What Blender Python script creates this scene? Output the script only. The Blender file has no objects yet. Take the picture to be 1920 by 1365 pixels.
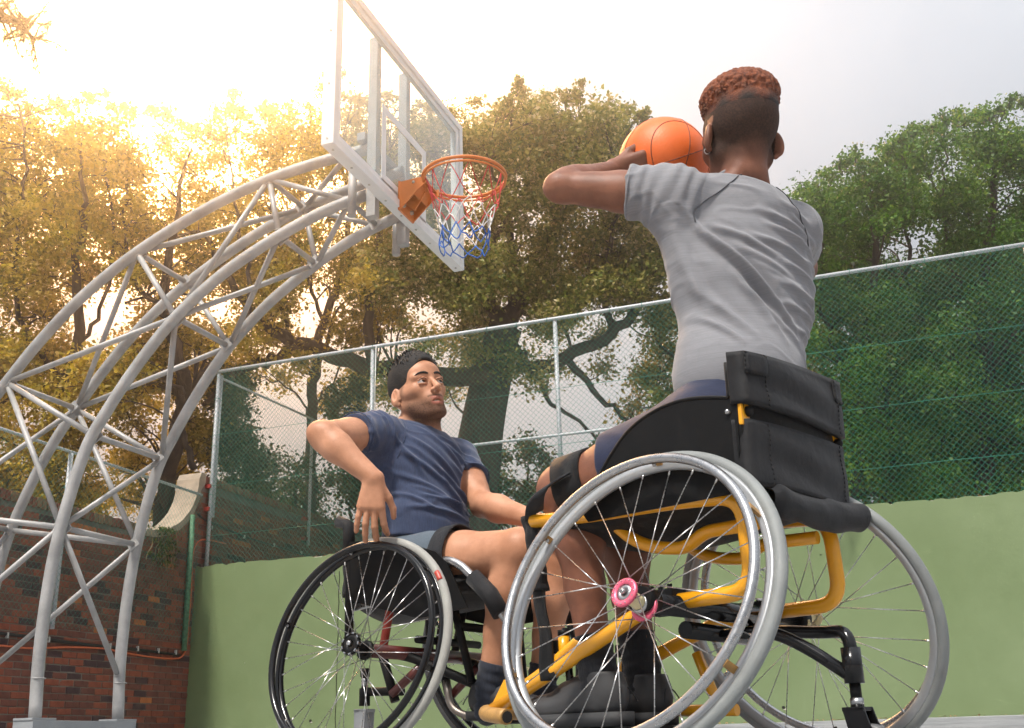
import bpy, bmesh, math, random
import numpy as np
from mathutils import Vector, Matrix

S = bpy.context.scene
R = math.radians
rng = np.random.default_rng(7)
random.seed(7)

# ---------------------------------------------------------------- camera
YAW, PITCH, ROLL = R(-19.77), R(19.23), R(-1.58)
CAM = np.array([0.0, 0.0, 0.0542])
_f = np.array([math.sin(YAW)*math.cos(PITCH), math.cos(YAW)*math.cos(PITCH), math.sin(PITCH)])
_r = np.array([math.cos(YAW), -math.sin(YAW), 0.0]); _u = np.cross(_r, _f)
_r2 = _r*math.cos(ROLL)+_u*math.sin(ROLL); _u2 = -_r*math.sin(ROLL)+_u*math.cos(ROLL)
cam_data = bpy.data.cameras.new('camera')
cam_data.sensor_width = 36.0; cam_data.lens = 36.0*2028.4/1920.0
cam_data.clip_start = 0.02; cam_data.clip_end = 600
cam = bpy.data.objects.new('camera', cam_data); S.collection.objects.link(cam)
cam.matrix_world = Matrix(((_r2[0], _u2[0], -_f[0], CAM[0]), (_r2[1], _u2[1], -_f[1], CAM[1]),
                           (_r2[2], _u2[2], -_f[2], CAM[2]), (0, 0, 0, 1)))
S.camera = cam

# ---------------------------------------------------------------- sky: bright thin overcast, soft high sun behind the camera's left shoulder, added warm glow patch in the sky on the left
SUN_AZ, SUN_EL = R(258.0), R(57.0)          # azimuth measured from +X towards +Y
SUN = np.array([math.cos(SUN_AZ)*math.cos(SUN_EL), math.sin(SUN_AZ)*math.cos(SUN_EL), math.sin(SUN_EL)])
W = bpy.data.worlds.new('World'); S.world = W; W.use_nodes = True
wn = W.node_tree.nodes; wl = W.node_tree.links; wn.clear()
def WN(t, **k):
    n = wn.new(t)
    for a, b in k.items(): setattr(n, a, b)
    return n
sky = WN('ShaderNodeTexSky', sky_type='NISHITA', sun_disc=False)
sky.sun_elevation = SUN_EL; sky.sun_rotation = math.pi/2-SUN_AZ; sky.air_density = 1.4; sky.dust_density = 4.0
bg1 = WN('ShaderNodeBackground'); bg1.inputs['Strength'].default_value = 0.05
wl.new(sky.outputs[0], bg1.inputs['Color'])
tc = WN('ShaderNodeTexCoord')
nz = WN('ShaderNodeTexNoise'); nz.inputs['Scale'].default_value = 2.2; nz.inputs['Detail'].default_value = 5; nz.inputs['Roughness'].default_value = 0.5
wl.new(tc.outputs['Generated'], nz.inputs['Vector'])
cr = WN('ShaderNodeValToRGB')
cr.color_ramp.elements[0].position = 0.30; cr.color_ramp.elements[0].color = (0.43, 0.46, 0.51, 1)
cr.color_ramp.elements[1].position = 0.62; cr.color_ramp.elements[1].color = (0.575, 0.60, 0.64, 1)
wl.new(nz.outputs['Fac'], cr.inputs['Fac'])
# warm glow patch added to the sky; backlights the left trees and haze
GLOW_DIR = np.array([math.cos(R(129))*math.cos(R(37)), math.sin(R(129))*math.cos(R(37)), math.sin(R(37))])
dt = WN('ShaderNodeVectorMath', operation='DOT_PRODUCT'); dt.inputs[1].default_value = tuple(GLOW_DIR)
nrm = WN('ShaderNodeVectorMath', operation='NORMALIZE'); wl.new(tc.outputs['Generated'], nrm.inputs[0]); wl.new(nrm.outputs[0], dt.inputs[0])
mx = WN('ShaderNodeMath', operation='MAXIMUM'); mx.inputs[1].default_value = 0; wl.new(dt.outputs['Value'], mx.inputs[0])
pw = WN('ShaderNodeMath', operation='POWER'); pw.inputs[1].default_value = 14; wl.new(mx.outputs[0], pw.inputs[0])
glow = WN('ShaderNodeVectorMath', operation='SCALE'); glow.inputs[0].default_value = (0.66, 0.36, 0.15)
pw2 = WN('ShaderNodeMath', operation='POWER'); pw2.inputs[1].default_value = 90; wl.new(mx.outputs[0], pw2.inputs[0])
pws = WN('ShaderNodeMath', operation='MULTIPLY_ADD'); pws.inputs[1].default_value = 85.0; wl.new(pw2.outputs[0], pws.inputs[0]); wl.new(pw.outputs[0], pws.inputs[2])
wl.new(pws.outputs[0], glow.inputs['Scale'])
sep = WN('ShaderNodeSeparateXYZ'); wl.new(nrm.outputs[0], sep.inputs[0])
zc = WN('ShaderNodeMath', operation='MAXIMUM'); zc.inputs[1].default_value = 0; wl.new(sep.outputs['Z'], zc.inputs[0])
cie = WN('ShaderNodeMath', operation='MULTIPLY_ADD'); cie.inputs[1].default_value = 1.5; cie.inputs[2].default_value = 0.40; wl.new(zc.outputs[0], cie.inputs[0])   # overcast dome: brighter towards the zenith
cld = WN('ShaderNodeVectorMath', operation='SCALE'); wl.new(cr.outputs['Color'], cld.inputs[0]); wl.new(cie.outputs[0], cld.inputs['Scale'])
add = WN('ShaderNodeVectorMath', operation='ADD'); wl.new(cld.outputs[0], add.inputs[0]); wl.new(glow.outputs[0], add.inputs[1])
bg2 = WN('ShaderNodeBackground'); bg2.inputs['Strength'].default_value = 0.92
wl.new(add.outputs[0], bg2.inputs['Color'])
mixw = WN('ShaderNodeMixShader'); mixw.inputs[0].default_value = 0.94
wl.new(bg1.outputs[0], mixw.inputs[1]); wl.new(bg2.outputs[0], mixw.inputs[2])
wo = WN('ShaderNodeOutputWorld'); wl.new(mixw.outputs[0], wo.inputs['Surface'])

sun_d = bpy.data.lights.new('sun', 'SUN'); sun_d.energy = 3.5; sun_d.angle = R(6); sun_d.color = (1.0, 0.95, 0.87)
sun = bpy.data.objects.new('sun', sun_d); S.collection.objects.link(sun)
sun.rotation_euler = Vector(tuple(-SUN)).to_track_quat('-Z', 'Y').to_euler()

S.view_settings.view_transform = 'Standard'; S.view_settings.look = 'None'
S.view_settings.exposure = 0.52; S.view_settings.gamma = 1.0; S.view_settings.use_curve_mapping = False
S.render.engine = 'CYCLES'
S.cycles.use_denoising = True; S.cycles.use_adaptive_sampling = True; S.cycles.adaptive_threshold = 0.03; S.cycles.adaptive_min_samples = 20
S.cycles.max_bounces = 6; S.cycles.transparent_max_bounces = 12
S.cycles.diffuse_bounces = 2; S.cycles.glossy_bounces = 2; S.cycles.transmission_bounces = 6

# ---------------------------------------------------------------- helpers
COL = S.collection
def link(o): COL.objects.link(o); return o
def tag(o, label=None, cat=None, group=None, kind=None):
    if label: o['label'] = label
    if cat: o['category'] = cat
    if group: o['group'] = group
    if kind: o['kind'] = kind
    return o
def empty(name, loc=(0, 0, 0), rz=0.0):
    o = bpy.data.objects.new(name, None); o.location = loc; o.rotation_euler = (0, 0, rz); o.empty_display_size = 0.1
    return link(o)
def child(o, parent):
    o.parent = parent; return o
def mesh_np(name, V, Fq, smooth=True):
    me = bpy.data.meshes.new(name)
    V = np.asarray(V, dtype=np.float32); Fq = np.asarray(Fq, dtype=np.int32); n = Fq.shape[1]
    me.vertices.add(len(V)); me.vertices.foreach_set('co', V.ravel())
    me.loops.add(Fq.size); me.loops.foreach_set('vertex_index', Fq.ravel())
    me.polygons.add(len(Fq)); me.polygons.foreach_set('loop_start', np.arange(0, Fq.size, n, dtype=np.int32))
    me.polygons.foreach_set('loop_total', np.full(len(Fq), n, dtype=np.int32))
    if smooth: me.polygons.foreach_set('use_smooth', np.ones(len(Fq), dtype=bool))
    me.update(calc_edges=True); me.validate()
    return me
def obj(name, me, mat, parent=None, loc=None):
    o = bpy.data.objects.new(name, me)
    if mat and not me.materials: me.materials.append(mat)
    link(o)
    if parent: o.parent = parent
    if loc is not None: o.location = loc
    return o
def bm_obj(name, bm, mat, parent=None, smooth=False, loc=None):
    me = bpy.data.meshes.new(name); bmesh.ops.recalc_face_normals(bm, faces=bm.faces)
    if smooth:
        for f in bm.faces: f.smooth = True
    bm.to_mesh(me); bm.free(); return obj(name, me, mat, parent, loc)
def add_box(bm, c, s, bev=0.0, rot=None):
    """box centred at c with full sizes s"""
    b2 = bmesh.new(); bmesh.ops.create_cube(b2, size=1.0)
    bmesh.ops.scale(b2, vec=s, verts=b2.verts)
    if bev > 0: bmesh.ops.bevel(b2, geom=b2.edges[:], offset=bev, segments=2, affect='EDGES', profile=0.7)
    M = Matrix.Translation(c)
    if rot is not None: M = M @ rot.to_4x4()
    bmesh.ops.transform(b2, matrix=M, verts=b2.verts)
    me = bpy.data.meshes.new('t'); b2.to_mesh(me); b2.free(); bm.from_mesh(me); bpy.data.meshes.remove(me)
def box_obj(name, c, s, mat, parent=None, bev=0.0, rot=None):
    bm = bmesh.new(); add_box(bm, (0, 0, 0), s, bev)
    o = bm_obj(name, bm, mat, parent, loc=c)
    if rot is not None: o.rotation_euler = rot.to_euler() if hasattr(rot, 'to_euler') else rot
    return o
def catmull(P, n=6, closed=False):
    P = [np.array(p, float) for p in P]; out = []
    m = len(P)
    for i in range(m if closed else m-1):
        p0 = P[(i-1) % m] if (closed or i > 0) else 2*P[0]-P[1]
        p1 = P[i]; p2 = P[(i+1) % m]
        p3 = P[(i+2) % m] if (closed or i+2 < m) else 2*P[-1]-P[-2]
        for t in np.linspace(0, 1, n, endpoint=False):
            out.append(0.5*((2*p1)+(-p0+p2)*t+(2*p0-5*p1+4*p2-p3)*t*t+(-p0+3*p1-3*p2+p3)*t**3))
    if not closed: out.append(P[-1])
    return np.array(out)
def fillet(P, r=0.03, n=5):
    """polyline with rounded corners (bent tube)"""
    P = [np.array(p, float) for p in P]; out = [P[0]]
    for i in range(1, len(P)-1):
        a = P[i-1]-P[i]; b = P[i+1]-P[i]; la = np.linalg.norm(a); lb = np.linalg.norm(b)
        q = min(r, la*0.49, lb*0.49); s = P[i]+a/la*q; e = P[i]+b/lb*q
        for t in np.linspace(0, 1, n+1): out.append((1-t)**2*s+2*t*(1-t)*P[i]+t*t*e)
    out.append(P[-1]); return np.array(out)
def tube_arrays(P, rad, seg=10, closed=False, cap=True):
    P = np.asarray(P, float); n = len(P); rad = np.broadcast_to(np.asarray(rad, float), (n,))
    T = np.zeros_like(P)
    if closed: T = np.roll(P, -1, 0)-np.roll(P, 1, 0)
    else:
        T[1:-1] = P[2:]-P[:-2]; T[0] = P[1]-P[0]; T[-1] = P[-1]-P[-2]
    T /= np.maximum(np.linalg.norm(T, axis=1), 1e-9)[:, None]
    up = np.array([0, 0, 1.0]) if abs(T[0][2]) < 0.9 else np.array([1.0, 0, 0])
    N = np.zeros_like(P); v = up-T[0]*(up@T[0]); v /= np.linalg.norm(v); N[0] = v
    for i in range(1, n):
        v = N[i-1]-T[i]*(N[i-1]@T[i]); l = np.linalg.norm(v); N[i] = v/l if l > 1e-6 else N[i-1]
    B = np.cross(T, N); a = np.linspace(0, 2*np.pi, seg, endpoint=False)
    V = (P[:, None, :]+rad[:, None, None]*(np.cos(a)[None, :, None]*N[:, None, :]+np.sin(a)[None, :, None]*B[:, None, :])).reshape(-1, 3)
    Fq = []
    idx = np.arange(n*seg).reshape(n, seg); nx = np.roll(idx, -1, 1)
    rows = range(n) if closed else range(n-1)
    for i in rows:
        j = (i+1) % n
        Fq.append(np.stack([idx[i], nx[i], nx[j], idx[j]], 1))
    Fq = np.concatenate(Fq)
    if cap and not closed:
        V = np.concatenate([V, P[:1], P[-1:]]); c0 = n*seg; c1 = c0+1
        k0 = np.stack([idx[0], np.full(seg, c0), np.full(seg, c0), nx[0]], 1); k1 = np.stack([idx[-1], nx[-1], np.full(seg, c1), np.full(seg, c1)], 1)
        return V, Fq, (np.stack([nx[0], idx[0], np.full(seg, c0)], 1), np.stack([idx[-1], nx[-1], np.full(seg, c1)], 1))
    return V, Fq, None
def tubes_mesh(name, specs, smooth=True):
    """specs: list of (points, radius, segments, closed)"""
    bm = bmesh.new()
    for sp in specs:
        P, rad = sp[0], sp[1]; seg = sp[2] if len(sp) > 2 else 10; closed = sp[3] if len(sp) > 3 else False
        V, Fq, caps = tube_arrays(P, rad, seg, closed)
        vs = [bm.verts.new(v) for v in V]
        for q in Fq:
            f = bm.faces.new([vs[i] for i in q]); f.smooth = smooth
        if caps:
            for k in caps:
                for t in k: bm.faces.new([vs[i] for i in t])
    bmesh.ops.recalc_face_normals(bm, faces=bm.faces)
    me = bpy.data.meshes.new(name); bm.to_mesh(me); bm.free(); return me
def tube(name, P, rad, mat, parent=None, seg=12, closed=False):
    return obj(name, tubes_mesh(name, [(P, rad, seg, closed)]), mat, parent)
def circle(c, n, r, k=64, start=None):
    n = np.array(n, float); n /= np.linalg.norm(n)
    up = np.array([0, 0, 1.0]) if abs(n[2]) < 0.95 else np.array([1.0, 0, 0])
    up = up-n*(up@n); up /= np.linalg.norm(up); s = np.cross(up, n)
    a = np.linspace(0, 2*np.pi, k, endpoint=False)
    return np.array(c)+r*(np.cos(a)[:, None]*up+np.sin(a)[:, None]*s)
def prism(name, poly, d0, d1, axis, mat, parent=None, bev=0.0, smooth=False):
    """polygon (list of 2D) extruded along axis between d0 and d1; axis 'x': poly is (y,z); 'y': (x,z); 'z': (x,y)"""
    bm = bmesh.new()
    def mk(p, d): return (d, p[0], p[1]) if axis == 'x' else ((p[0], d, p[1]) if axis == 'y' else (p[0], p[1], d))
    a = [bm.verts.new(mk(p, d0)) for p in poly]; b = [bm.verts.new(mk(p, d1)) for p in poly]
    bm.faces.new(a); bm.faces.new(b[::-1]); n = len(poly)
    for i in range(n):
        f = bm.faces.new([a[i], b[i], b[(i+1) % n], a[(i+1) % n]]); f.smooth = smooth
    if bev: bmesh.ops.bevel(bm, geom=bm.edges[:], offset=bev, segments=2, affect='EDGES')
    return bm_obj(name, bm, mat, parent)

# ---------------------------------------------------------------- materials
def new_mat(name):
    m = bpy.data.materials.new(name); m.use_nodes = True
    return m, m.node_tree.nodes, m.node_tree.links, m.node_tree.nodes['Principled BSDF']
def noise(nt, scale, detail=4, rough=0.55, coord='Object', vec_scale=None):
    t = nt.nodes.new('ShaderNodeTexCoord'); n = nt.nodes.new('ShaderNodeTexNoise')
    n.inputs['Scale'].default_value = scale; n.inputs['Detail'].default_value = detail; n.inputs['Roughness'].default_value = rough
    if vec_scale:
        mp = nt.nodes.new('ShaderNodeMapping'); mp.inputs['Scale'].default_value = vec_scale
        nt.links.new(t.outputs[coord], mp.inputs['Vector']); nt.links.new(mp.outputs[0], n.inputs['Vector'])
    else: nt.links.new(t.outputs[coord], n.inputs['Vector'])
    return n
def ramp(nt, src, stops):
    r = nt.nodes.new('ShaderNodeValToRGB'); e = r.color_ramp.elements
    while len(e) < len(stops): e.new(0.5)
    for i, (p, c) in enumerate(stops):
        e[i].position = p; e[i].color = tuple(c)+((1,) if len(c) == 3 else ())
    nt.links.new(src, r.inputs['Fac']); return r
def bump(nt, src, strength, dist, bsdf):
    b = nt.nodes.new('ShaderNodeBump'); b.inputs['Strength'].default_value = strength; b.inputs['Distance'].default_value = dist
    nt.links.new(src, b.inputs['Height'])
    if bsdf.inputs['Normal'].links:
        nt.links.new(bsdf.inputs['Normal'].links[0].from_socket, b.inputs['Normal'])
    nt.links.new(b.outputs[0], bsdf.inputs['Normal']); return b
def simple(name, col, rough=0.5, metal=0.0, var=0.12, nscale=8.0, bmp=0.0, bscale=80.0, bdist=0.002, coat=0.0, coord='Object', spec=0.5):
    m, n, l, b = new_mat(name)
    ns = noise(m.node_tree, nscale, 6, 0.6, coord)
    lo = tuple(max(0, c*(1-var)) for c in col); hi = tuple(min(1, c*(1+var)) for c in col)
    rp = ramp(m.node_tree, ns.outputs['Fac'], [(0.3, lo), (0.7, hi)])
    l.new(rp.outputs['Color'], b.inputs['Base Color'])
    b.inputs['Roughness'].default_value = rough; b.inputs['Metallic'].default_value = metal
    b.inputs['Coat Weight'].default_value = coat; b.inputs['Specular IOR Level'].default_value = spec
    if bmp: bump(m.node_tree, noise(m.node_tree, bscale, 4, 0.6, coord).outputs['Fac'], bmp, bdist, b)
    return m
# ================================================================= setting
XW, YW = -9.06, 12.34           # face of the brick side wall, face of the green back wall
def m_floor():
    m, n, l, b = new_mat('court_acrylic')
    a = noise(m.node_tree, 3.0, 6, 0.65); r = ramp(m.node_tree, a.outputs['Fac'], [(0.3, (0.20, 0.215, 0.23)), (0.7, (0.30, 0.315, 0.33))])
    l.new(r.outputs['Color'], b.inputs['Base Color']); b.inputs['Roughness'].default_value = 0.75
    bump(m.node_tree, noise(m.node_tree, 300, 3).outputs['Fac'], 0.4, 0.002, b); return m
M_FLOOR = m_floor()
bm = bmesh.new(); bmesh.ops.create_grid(bm, x_segments=2, y_segments=2, size=150.0)
tag(bm_obj('court_ground', bm, M_FLOOR), 'grey acrylic court surface and ground beyond', kind='structure')
# low concrete ledge along the foot of the green wall
m, n, l, b = new_mat('ledge_concrete')
a = noise(m.node_tree, 6, 8, 0.7, 'Object', (0.25, 1, 6)); r = ramp(m.node_tree, a.outputs['Fac'], [(0.3, (0.22, 0.225, 0.23)), (0.55, (0.36, 0.365, 0.37)), (0.75, (0.50, 0.50, 0.49))])
l.new(r.outputs['Color'], b.inputs['Base Color']); b.inputs['Roughness'].default_value = 0.85
bump(m.node_tree, a.outputs['Fac'], 0.6, 0.01, b)
M_LEDGE = m
bm = bmesh.new(); add_box(bm, (-3.0, YW-0.155, 0.085), (12.0, 0.30, 0.17), 0.012)
tag(bm_obj('concrete_ledge', bm, M_LEDGE), 'low grey concrete ledge along the foot of the green wall', kind='structure')

# --------------------------------------------------------------- green wall
def m_greenwall():
    m, n, l, b = new_mat('green_wall_paint'); nt = m.node_tree
    a = noise(nt, 0.8, 7, 0.6); r = ramp(nt, a.outputs['Fac'], [(0.3, (0.165, 0.222, 0.098)), (0.55, (0.195, 0.255, 0.122)), (0.75, (0.222, 0.283, 0.143))])
    # fine scuffs and pale run marks
    st = noise(nt, 5, 6, 0.7, 'Object', (2.6, 1, 0.22)); sr = ramp(nt, st.outputs['Fac'], [(0.66, (0, 0, 0)), (0.78, (1, 1, 1))])
    fl = noise(nt, 16, 5, 0.75); fr = ramp(nt, fl.outputs['Fac'], [(0.69, (0, 0, 0)), (0.74, (1, 1, 1))])
    mx1 = nt.nodes.new('ShaderNodeMixRGB'); mx1.inputs['Color2'].default_value = (0.33, 0.40, 0.24, 1)
    ml = nt.nodes.new('ShaderNodeMath'); ml.operation = 'MULTIPLY'; ml.inputs[1].default_value = 0.55
    l.new(sr.outputs['Color'], ml.inputs[0]); l.new(ml.outputs[0], mx1.inputs['Fac']); l.new(r.outputs['Color'], mx1.inputs['Color1'])
    mx2 = nt.nodes.new('ShaderNodeMixRGB'); mx2.inputs['Color2'].default_value = (0.13, 0.19, 0.08, 1)
    ml2 = nt.nodes.new('ShaderNodeMath'); ml2.operation = 'MULTIPLY'; ml2.inputs[1].default_value = 0.5
    l.new(fr.outputs['Color'], ml2.inputs[0]); l.new(ml2.outputs[0], mx2.inputs['Fac']); l.new(mx1.outputs[0], mx2.inputs['Color1'])
    l.new(mx2.outputs[0], b.inputs['Base Color']); b.inputs['Roughness'].default_value = 0.5; b.inputs['Specular IOR Level'].default_value = 0.35
    bump(nt, noise(nt, 1.6, 5, 0.6).outputs['Fac'], 0.25, 0.02, b)
    bump(nt, noise(nt, 60, 4, 0.6).outputs['Fac'], 0.18, 0.003, b); return m
M_GREEN = m_greenwall()
M_CHIP = simple('bare_plaster', (0.62, 0.58, 0.50), 0.9, var=0.2, nscale=30)
gw = empty('green_wall', (-3.0, YW, 0)); tag(gw, 'long pale green painted wall with chipped top edge below the tall fence', 'wall')
# face as one slab with an irregular chipped top edge
xs = np.arange(-6.06, 6.3, 0.035); top = 2.40+0.006*np.sin(xs*3.1)
chip = np.zeros_like(xs)
for c in rng.uniform(-6, 6, 70):
    w = rng.uniform(0.02, 0.09); chip = np.maximum(chip, rng.uniform(0.006, 0.03)*np.clip(1-np.abs(xs-c)/w, 0, 1)**0.5)
zt = top-chip
bm = bmesh.new(); fr, bk, bt = [], [], []
for x, z in zip(xs, zt):
    fr.append(bm.verts.new((x, 0, z))); bk.append(bm.verts.new((x, 0.012, z))); bt.append(bm.verts.new((x, 0, 0)))
for i in range(len(xs)-1):
    bm.faces.new((bt[i], bt[i+1], fr[i+1], fr[i])); bm.faces.new((fr[i], fr[i+1], bk[i+1], bk[i]))
bm_obj('painted_face', bm, M_GREEN, gw)
bm = bmesh.new(); add_box(bm, (0.1, 0.152, 1.192), (12.3, 0.28, 2.384))
bm_obj('masonry_core', bm, M_CHIP, gw)
# drilled holes and a rusty run below them, the crack of an expansion joint, flakes
M_DARK = simple('hole_dark', (0.012, 0.01, 0.009), 0.9)
M_PATCH = simple('white_filler', (0.68, 0.68, 0.62), 0.8, var=0.1, nscale=40)
for hx, hz in ((-1.47, 0.32), (-7.21, 0.36), (-5.73, 0.35), (-3.2, 0.33)):
    bm = bmesh.new(); bmesh.ops.create_cone(bm, cap_ends=True, segments=14, radius1=0.017, radius2=0.017, depth=0.006)
    bmesh.ops.rotate(bm, cent=(0, 0, 0), matrix=Matrix.Rotation(R(90), 3, 'X'), verts=bm.verts)
    bm_obj('drilled_hole', bm, M_DARK, gw, loc=(hx+3.0, -0.002, hz))
    bm = bmesh.new(); add_box(bm, (0.012, 0, -0.018), (0.03, 0.004, 0.012), 0.0015)
    bm_obj('plaster_chip', bm, M_CHIP, gw, loc=(hx+3.0, -0.002, hz))
jp = [(-3.86+0.006*math.sin(k*1.7)+rng.uniform(-.004, .004), -0.003, 0.17+k*0.1) for k in range(21)]
tube('expansion_joint', jp, 0.0045, M_DARK, gw, seg=5)
for px, pz, s in ((-2.35, 1.03, 0.028), (-7.0, 0.9, 0.006), (-0.9, 1.9, 0.007), (-8.2, 1.1, 0.005)):
    bm = bmesh.new(); k = 11; vs = []
    for q in range(k):
        rr = s*rng.uniform(0.6, 1.3); vs.append(bm.verts.new((rr*1.3*math.cos(q/k*6.283), -0.003, rr*math.sin(q/k*6.283))))
    f = bm.faces.new(vs); bmesh.ops.extrude_face_region(bm, geom=[f])
    bm_obj('filler_patch', bm, M_PATCH, gw, loc=(px+3.0, -0.001, pz))

# --------------------------------------------------------------- brick wall (side), every brick its own piece near the corner
def m_brick(name, c1, c2):
    m, n, l, b = new_mat(name); nt = m.node_tree
    oi = nt.nodes.new('ShaderNodeObjectInfo')
    a = noise(nt, 9, 6, 0.7, 'Object'); r = ramp(nt, a.outputs['Fac'], [(0.3, c1), (0.7, c2)])
    g = nt.nodes.new('ShaderNodeNewGeometry'); wn2 = nt.nodes.new('ShaderNodeTexNoise'); wn2.inputs['Scale'].default_value = 1.7; wn2.inputs['Detail'].default_value = 6
    l.new(g.outputs['Position'], wn2.inputs['Vector']); wr = ramp(nt, wn2.outputs['Fac'], [(0.60, (0, 0, 0)), (0.76, (1, 1, 1))])
    mw = nt.nodes.new('ShaderNodeMath'); mw.operation = 'MULTIPLY'; mw.inputs[1].default_value = 0.35; l.new(wr.outputs['Color'], mw.inputs[0])
    mx_ = nt.nodes.new('ShaderNodeMixRGB'); mx_.inputs['Color2'].default_value = (0.22, 0.17, 0.14, 1)
    l.new(mw.outputs[0], mx_.inputs['Fac']); l.new(r.outputs['Color'], mx_.inputs['Color1']); l.new(mx_.outputs[0], b.inputs['Base Color'])
    b.inputs['Roughness'].default_value = 0.85; b.inputs['Specular IOR Level'].default_value = 0.3
    bump(nt, noise(nt, 45, 5, 0.7).outputs['Fac'], 0.8, 0.006, b); return m
BR = [m_brick('brick_red', (0.207, 0.055, 0.033), (0.342, 0.095, 0.051)), m_brick('brick_brown', (0.122, 0.045, 0.034), (0.207, 0.073, 0.051)),
      m_brick('brick_plum', (0.055, 0.033, 0.035), (0.098, 0.052, 0.051)), m_brick('brick_orange', (0.366, 0.110, 0.037), (0.512, 0.171, 0.055)),
      m_brick('brick_dusk', (0.152, 0.054, 0.039), (0.244, 0.083, 0.055))]
BW = [0.27, 0.31, 0.14, 0.03, 0.25]
M_MORTAR = simple('mortar', (0.17, 0.145, 0.12), 0.95, var=0.35, nscale=4, bmp=0.5, bscale=60, bdist=0.004)
bw = empty('brick_wall', (XW, 10.0, 0)); tag(bw, 'weathered dark red brick side wall with curved step up in its top', 'wall')
# mortar body: outline in (y, z); low part, hollow curve, high part
arc = [(11.25+1.0*math.sin(t), 2.71+0.82*(1-math.cos(t))) for t in np.linspace(0, R(86), 14)]
outl = [(-4.0, 0.0), (16.0, 0.0), (16.0, 3.56), (2.30, 3.56)]+[(y-10.0, z) for y, z in arc[::-1]]+[(-4.0, 2.66)]
prism('mortar_body', outl, -0.32, 0.0, 'x', M_MORTAR, bw)
CH, BL = 0.0765, 0.232
variants = []
for v in range(6):
    for mi in range(5):
        bm = bmesh.new(); add_box(bm, (0, 0, 0), (0.05, BL-0.011, CH-0.011))
        fe = [e for e in bm.edges if all(vv.co.x > 0 for vv in e.verts)]
        bmesh.ops.bevel(bm, geom=fe, offset=0.004, segments=1, affect='EDGES')
        for vv in bm.verts:
            if vv.co.x > 0: vv.co += Vector((rng.uniform(-.003, .002), rng.uniform(-.002, .002), rng.uniform(-.002, .002)))
        me = bpy.data.meshes.new('brick'); bmesh.ops.recalc_face_normals(bm, faces=bm.faces); bm.to_mesh(me); bm.free(); me.materials.append(BR[mi]); variants.append(me)
spots = []
nrow = int(3.5/CH)
for k in range(2, nrow):
    z = k*CH+CH/2
    off = (k % 2)*BL/2
    for j in range(-18, 46):
        y = 10.0+j*BL*0.5*2+off-0.1
        if y > 12.9 and z < 2.34: continue
        if y < 6.15: continue
        if y < 11.3 and z > 2.62: continue
        if 11.3 <= y < 12.36:
            zt_ = np.interp(y-0.11, [a_[0] for a_ in arc], [a_[1] for a_ in arc])-0.06
            if z > zt_: continue
        if z > 3.46: continue
        sc_ = 1.0/math.hypot(y, 9.06)*(1 if z > 0.2 and y > 8.7 else 0)
        spots.append((sc_, y, z))
spots.sort(reverse=True)
seen_sp = [s for s in spots if s[1] < 12.34 or s[2] > 2.42]
rest = []
for k, (sc_, y, z) in enumerate(seen_sp):
    mi = int(rng.choice(5, p=BW)); me = variants[int(rng.integers(6))*5+mi]
    p = (-0.018+rng.uniform(-.004, .003), y-10.0+rng.uniform(-.004, .004), z+rng.uniform(-.002, .002))
    if k < 300:
        o = bpy.data.objects.new('brick', me); link(o); o.parent = bw; o.location = p; o.rotation_euler = (rng.uniform(-.012, .012), 0, rng.uniform(-.01, .01))
    else: rest.append((p, mi))
bm = bmesh.new()
for p, mi in rest:
    n0 = len(bm.faces); add_box(bm, p, (0.05, BL-0.011+rng.uniform(-.003, .003), CH-0.012)); bm.faces.ensure_lookup_table()
    for f in bm.faces[n0:]: f.material_index = mi
o = bm_obj('far_bricks', bm, None, bw)
for m_ in BR: o.data.materials.append(m_)
o['kind'] = 'stuff'
# rowlock course of dusty bricks on the low top and on the high top
M_ROW = m_brick('brick_dusty', (0.16, 0.095, 0.06), (0.26, 0.155, 0.09))
rb = []
for v in range(3):
    bm = bmesh.new(); add_box(bm, (0, 0, 0), (0.36, 0.068, 0.108), 0.005); me = bpy.data.meshes.new('cap_brick'); bm.to_mesh(me); bm.free(); me.materials.append(M_ROW if v < 2 else BR[4]); rb.append(me)
for j in range(66):
    o = bpy.data.objects.new('cap_brick', rb[int(rng.integers(3))]); link(o); o.parent = bw
    o.location = (-0.155+rng.uniform(-.006, .006), 6.14+j*0.0775-10.0, 2.712+rng.uniform(-.006, .006)); o.rotation_euler = (rng.uniform(-.03, .03), 0, rng.uniform(-.02, .02))
for j in range(70):
    o = bpy.data.objects.new('cap_brick', rb[int(rng.integers(3))]); link(o); o.parent = bw
    o.location = (-0.155+rng.uniform(-.006, .006), 12.44+j*0.0775-10.0, 3.612+rng.uniform(-.006, .006)); o.rotation_euler = (rng.uniform(-.03, .03), 0, rng.uniform(-.02, .02))
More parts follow.
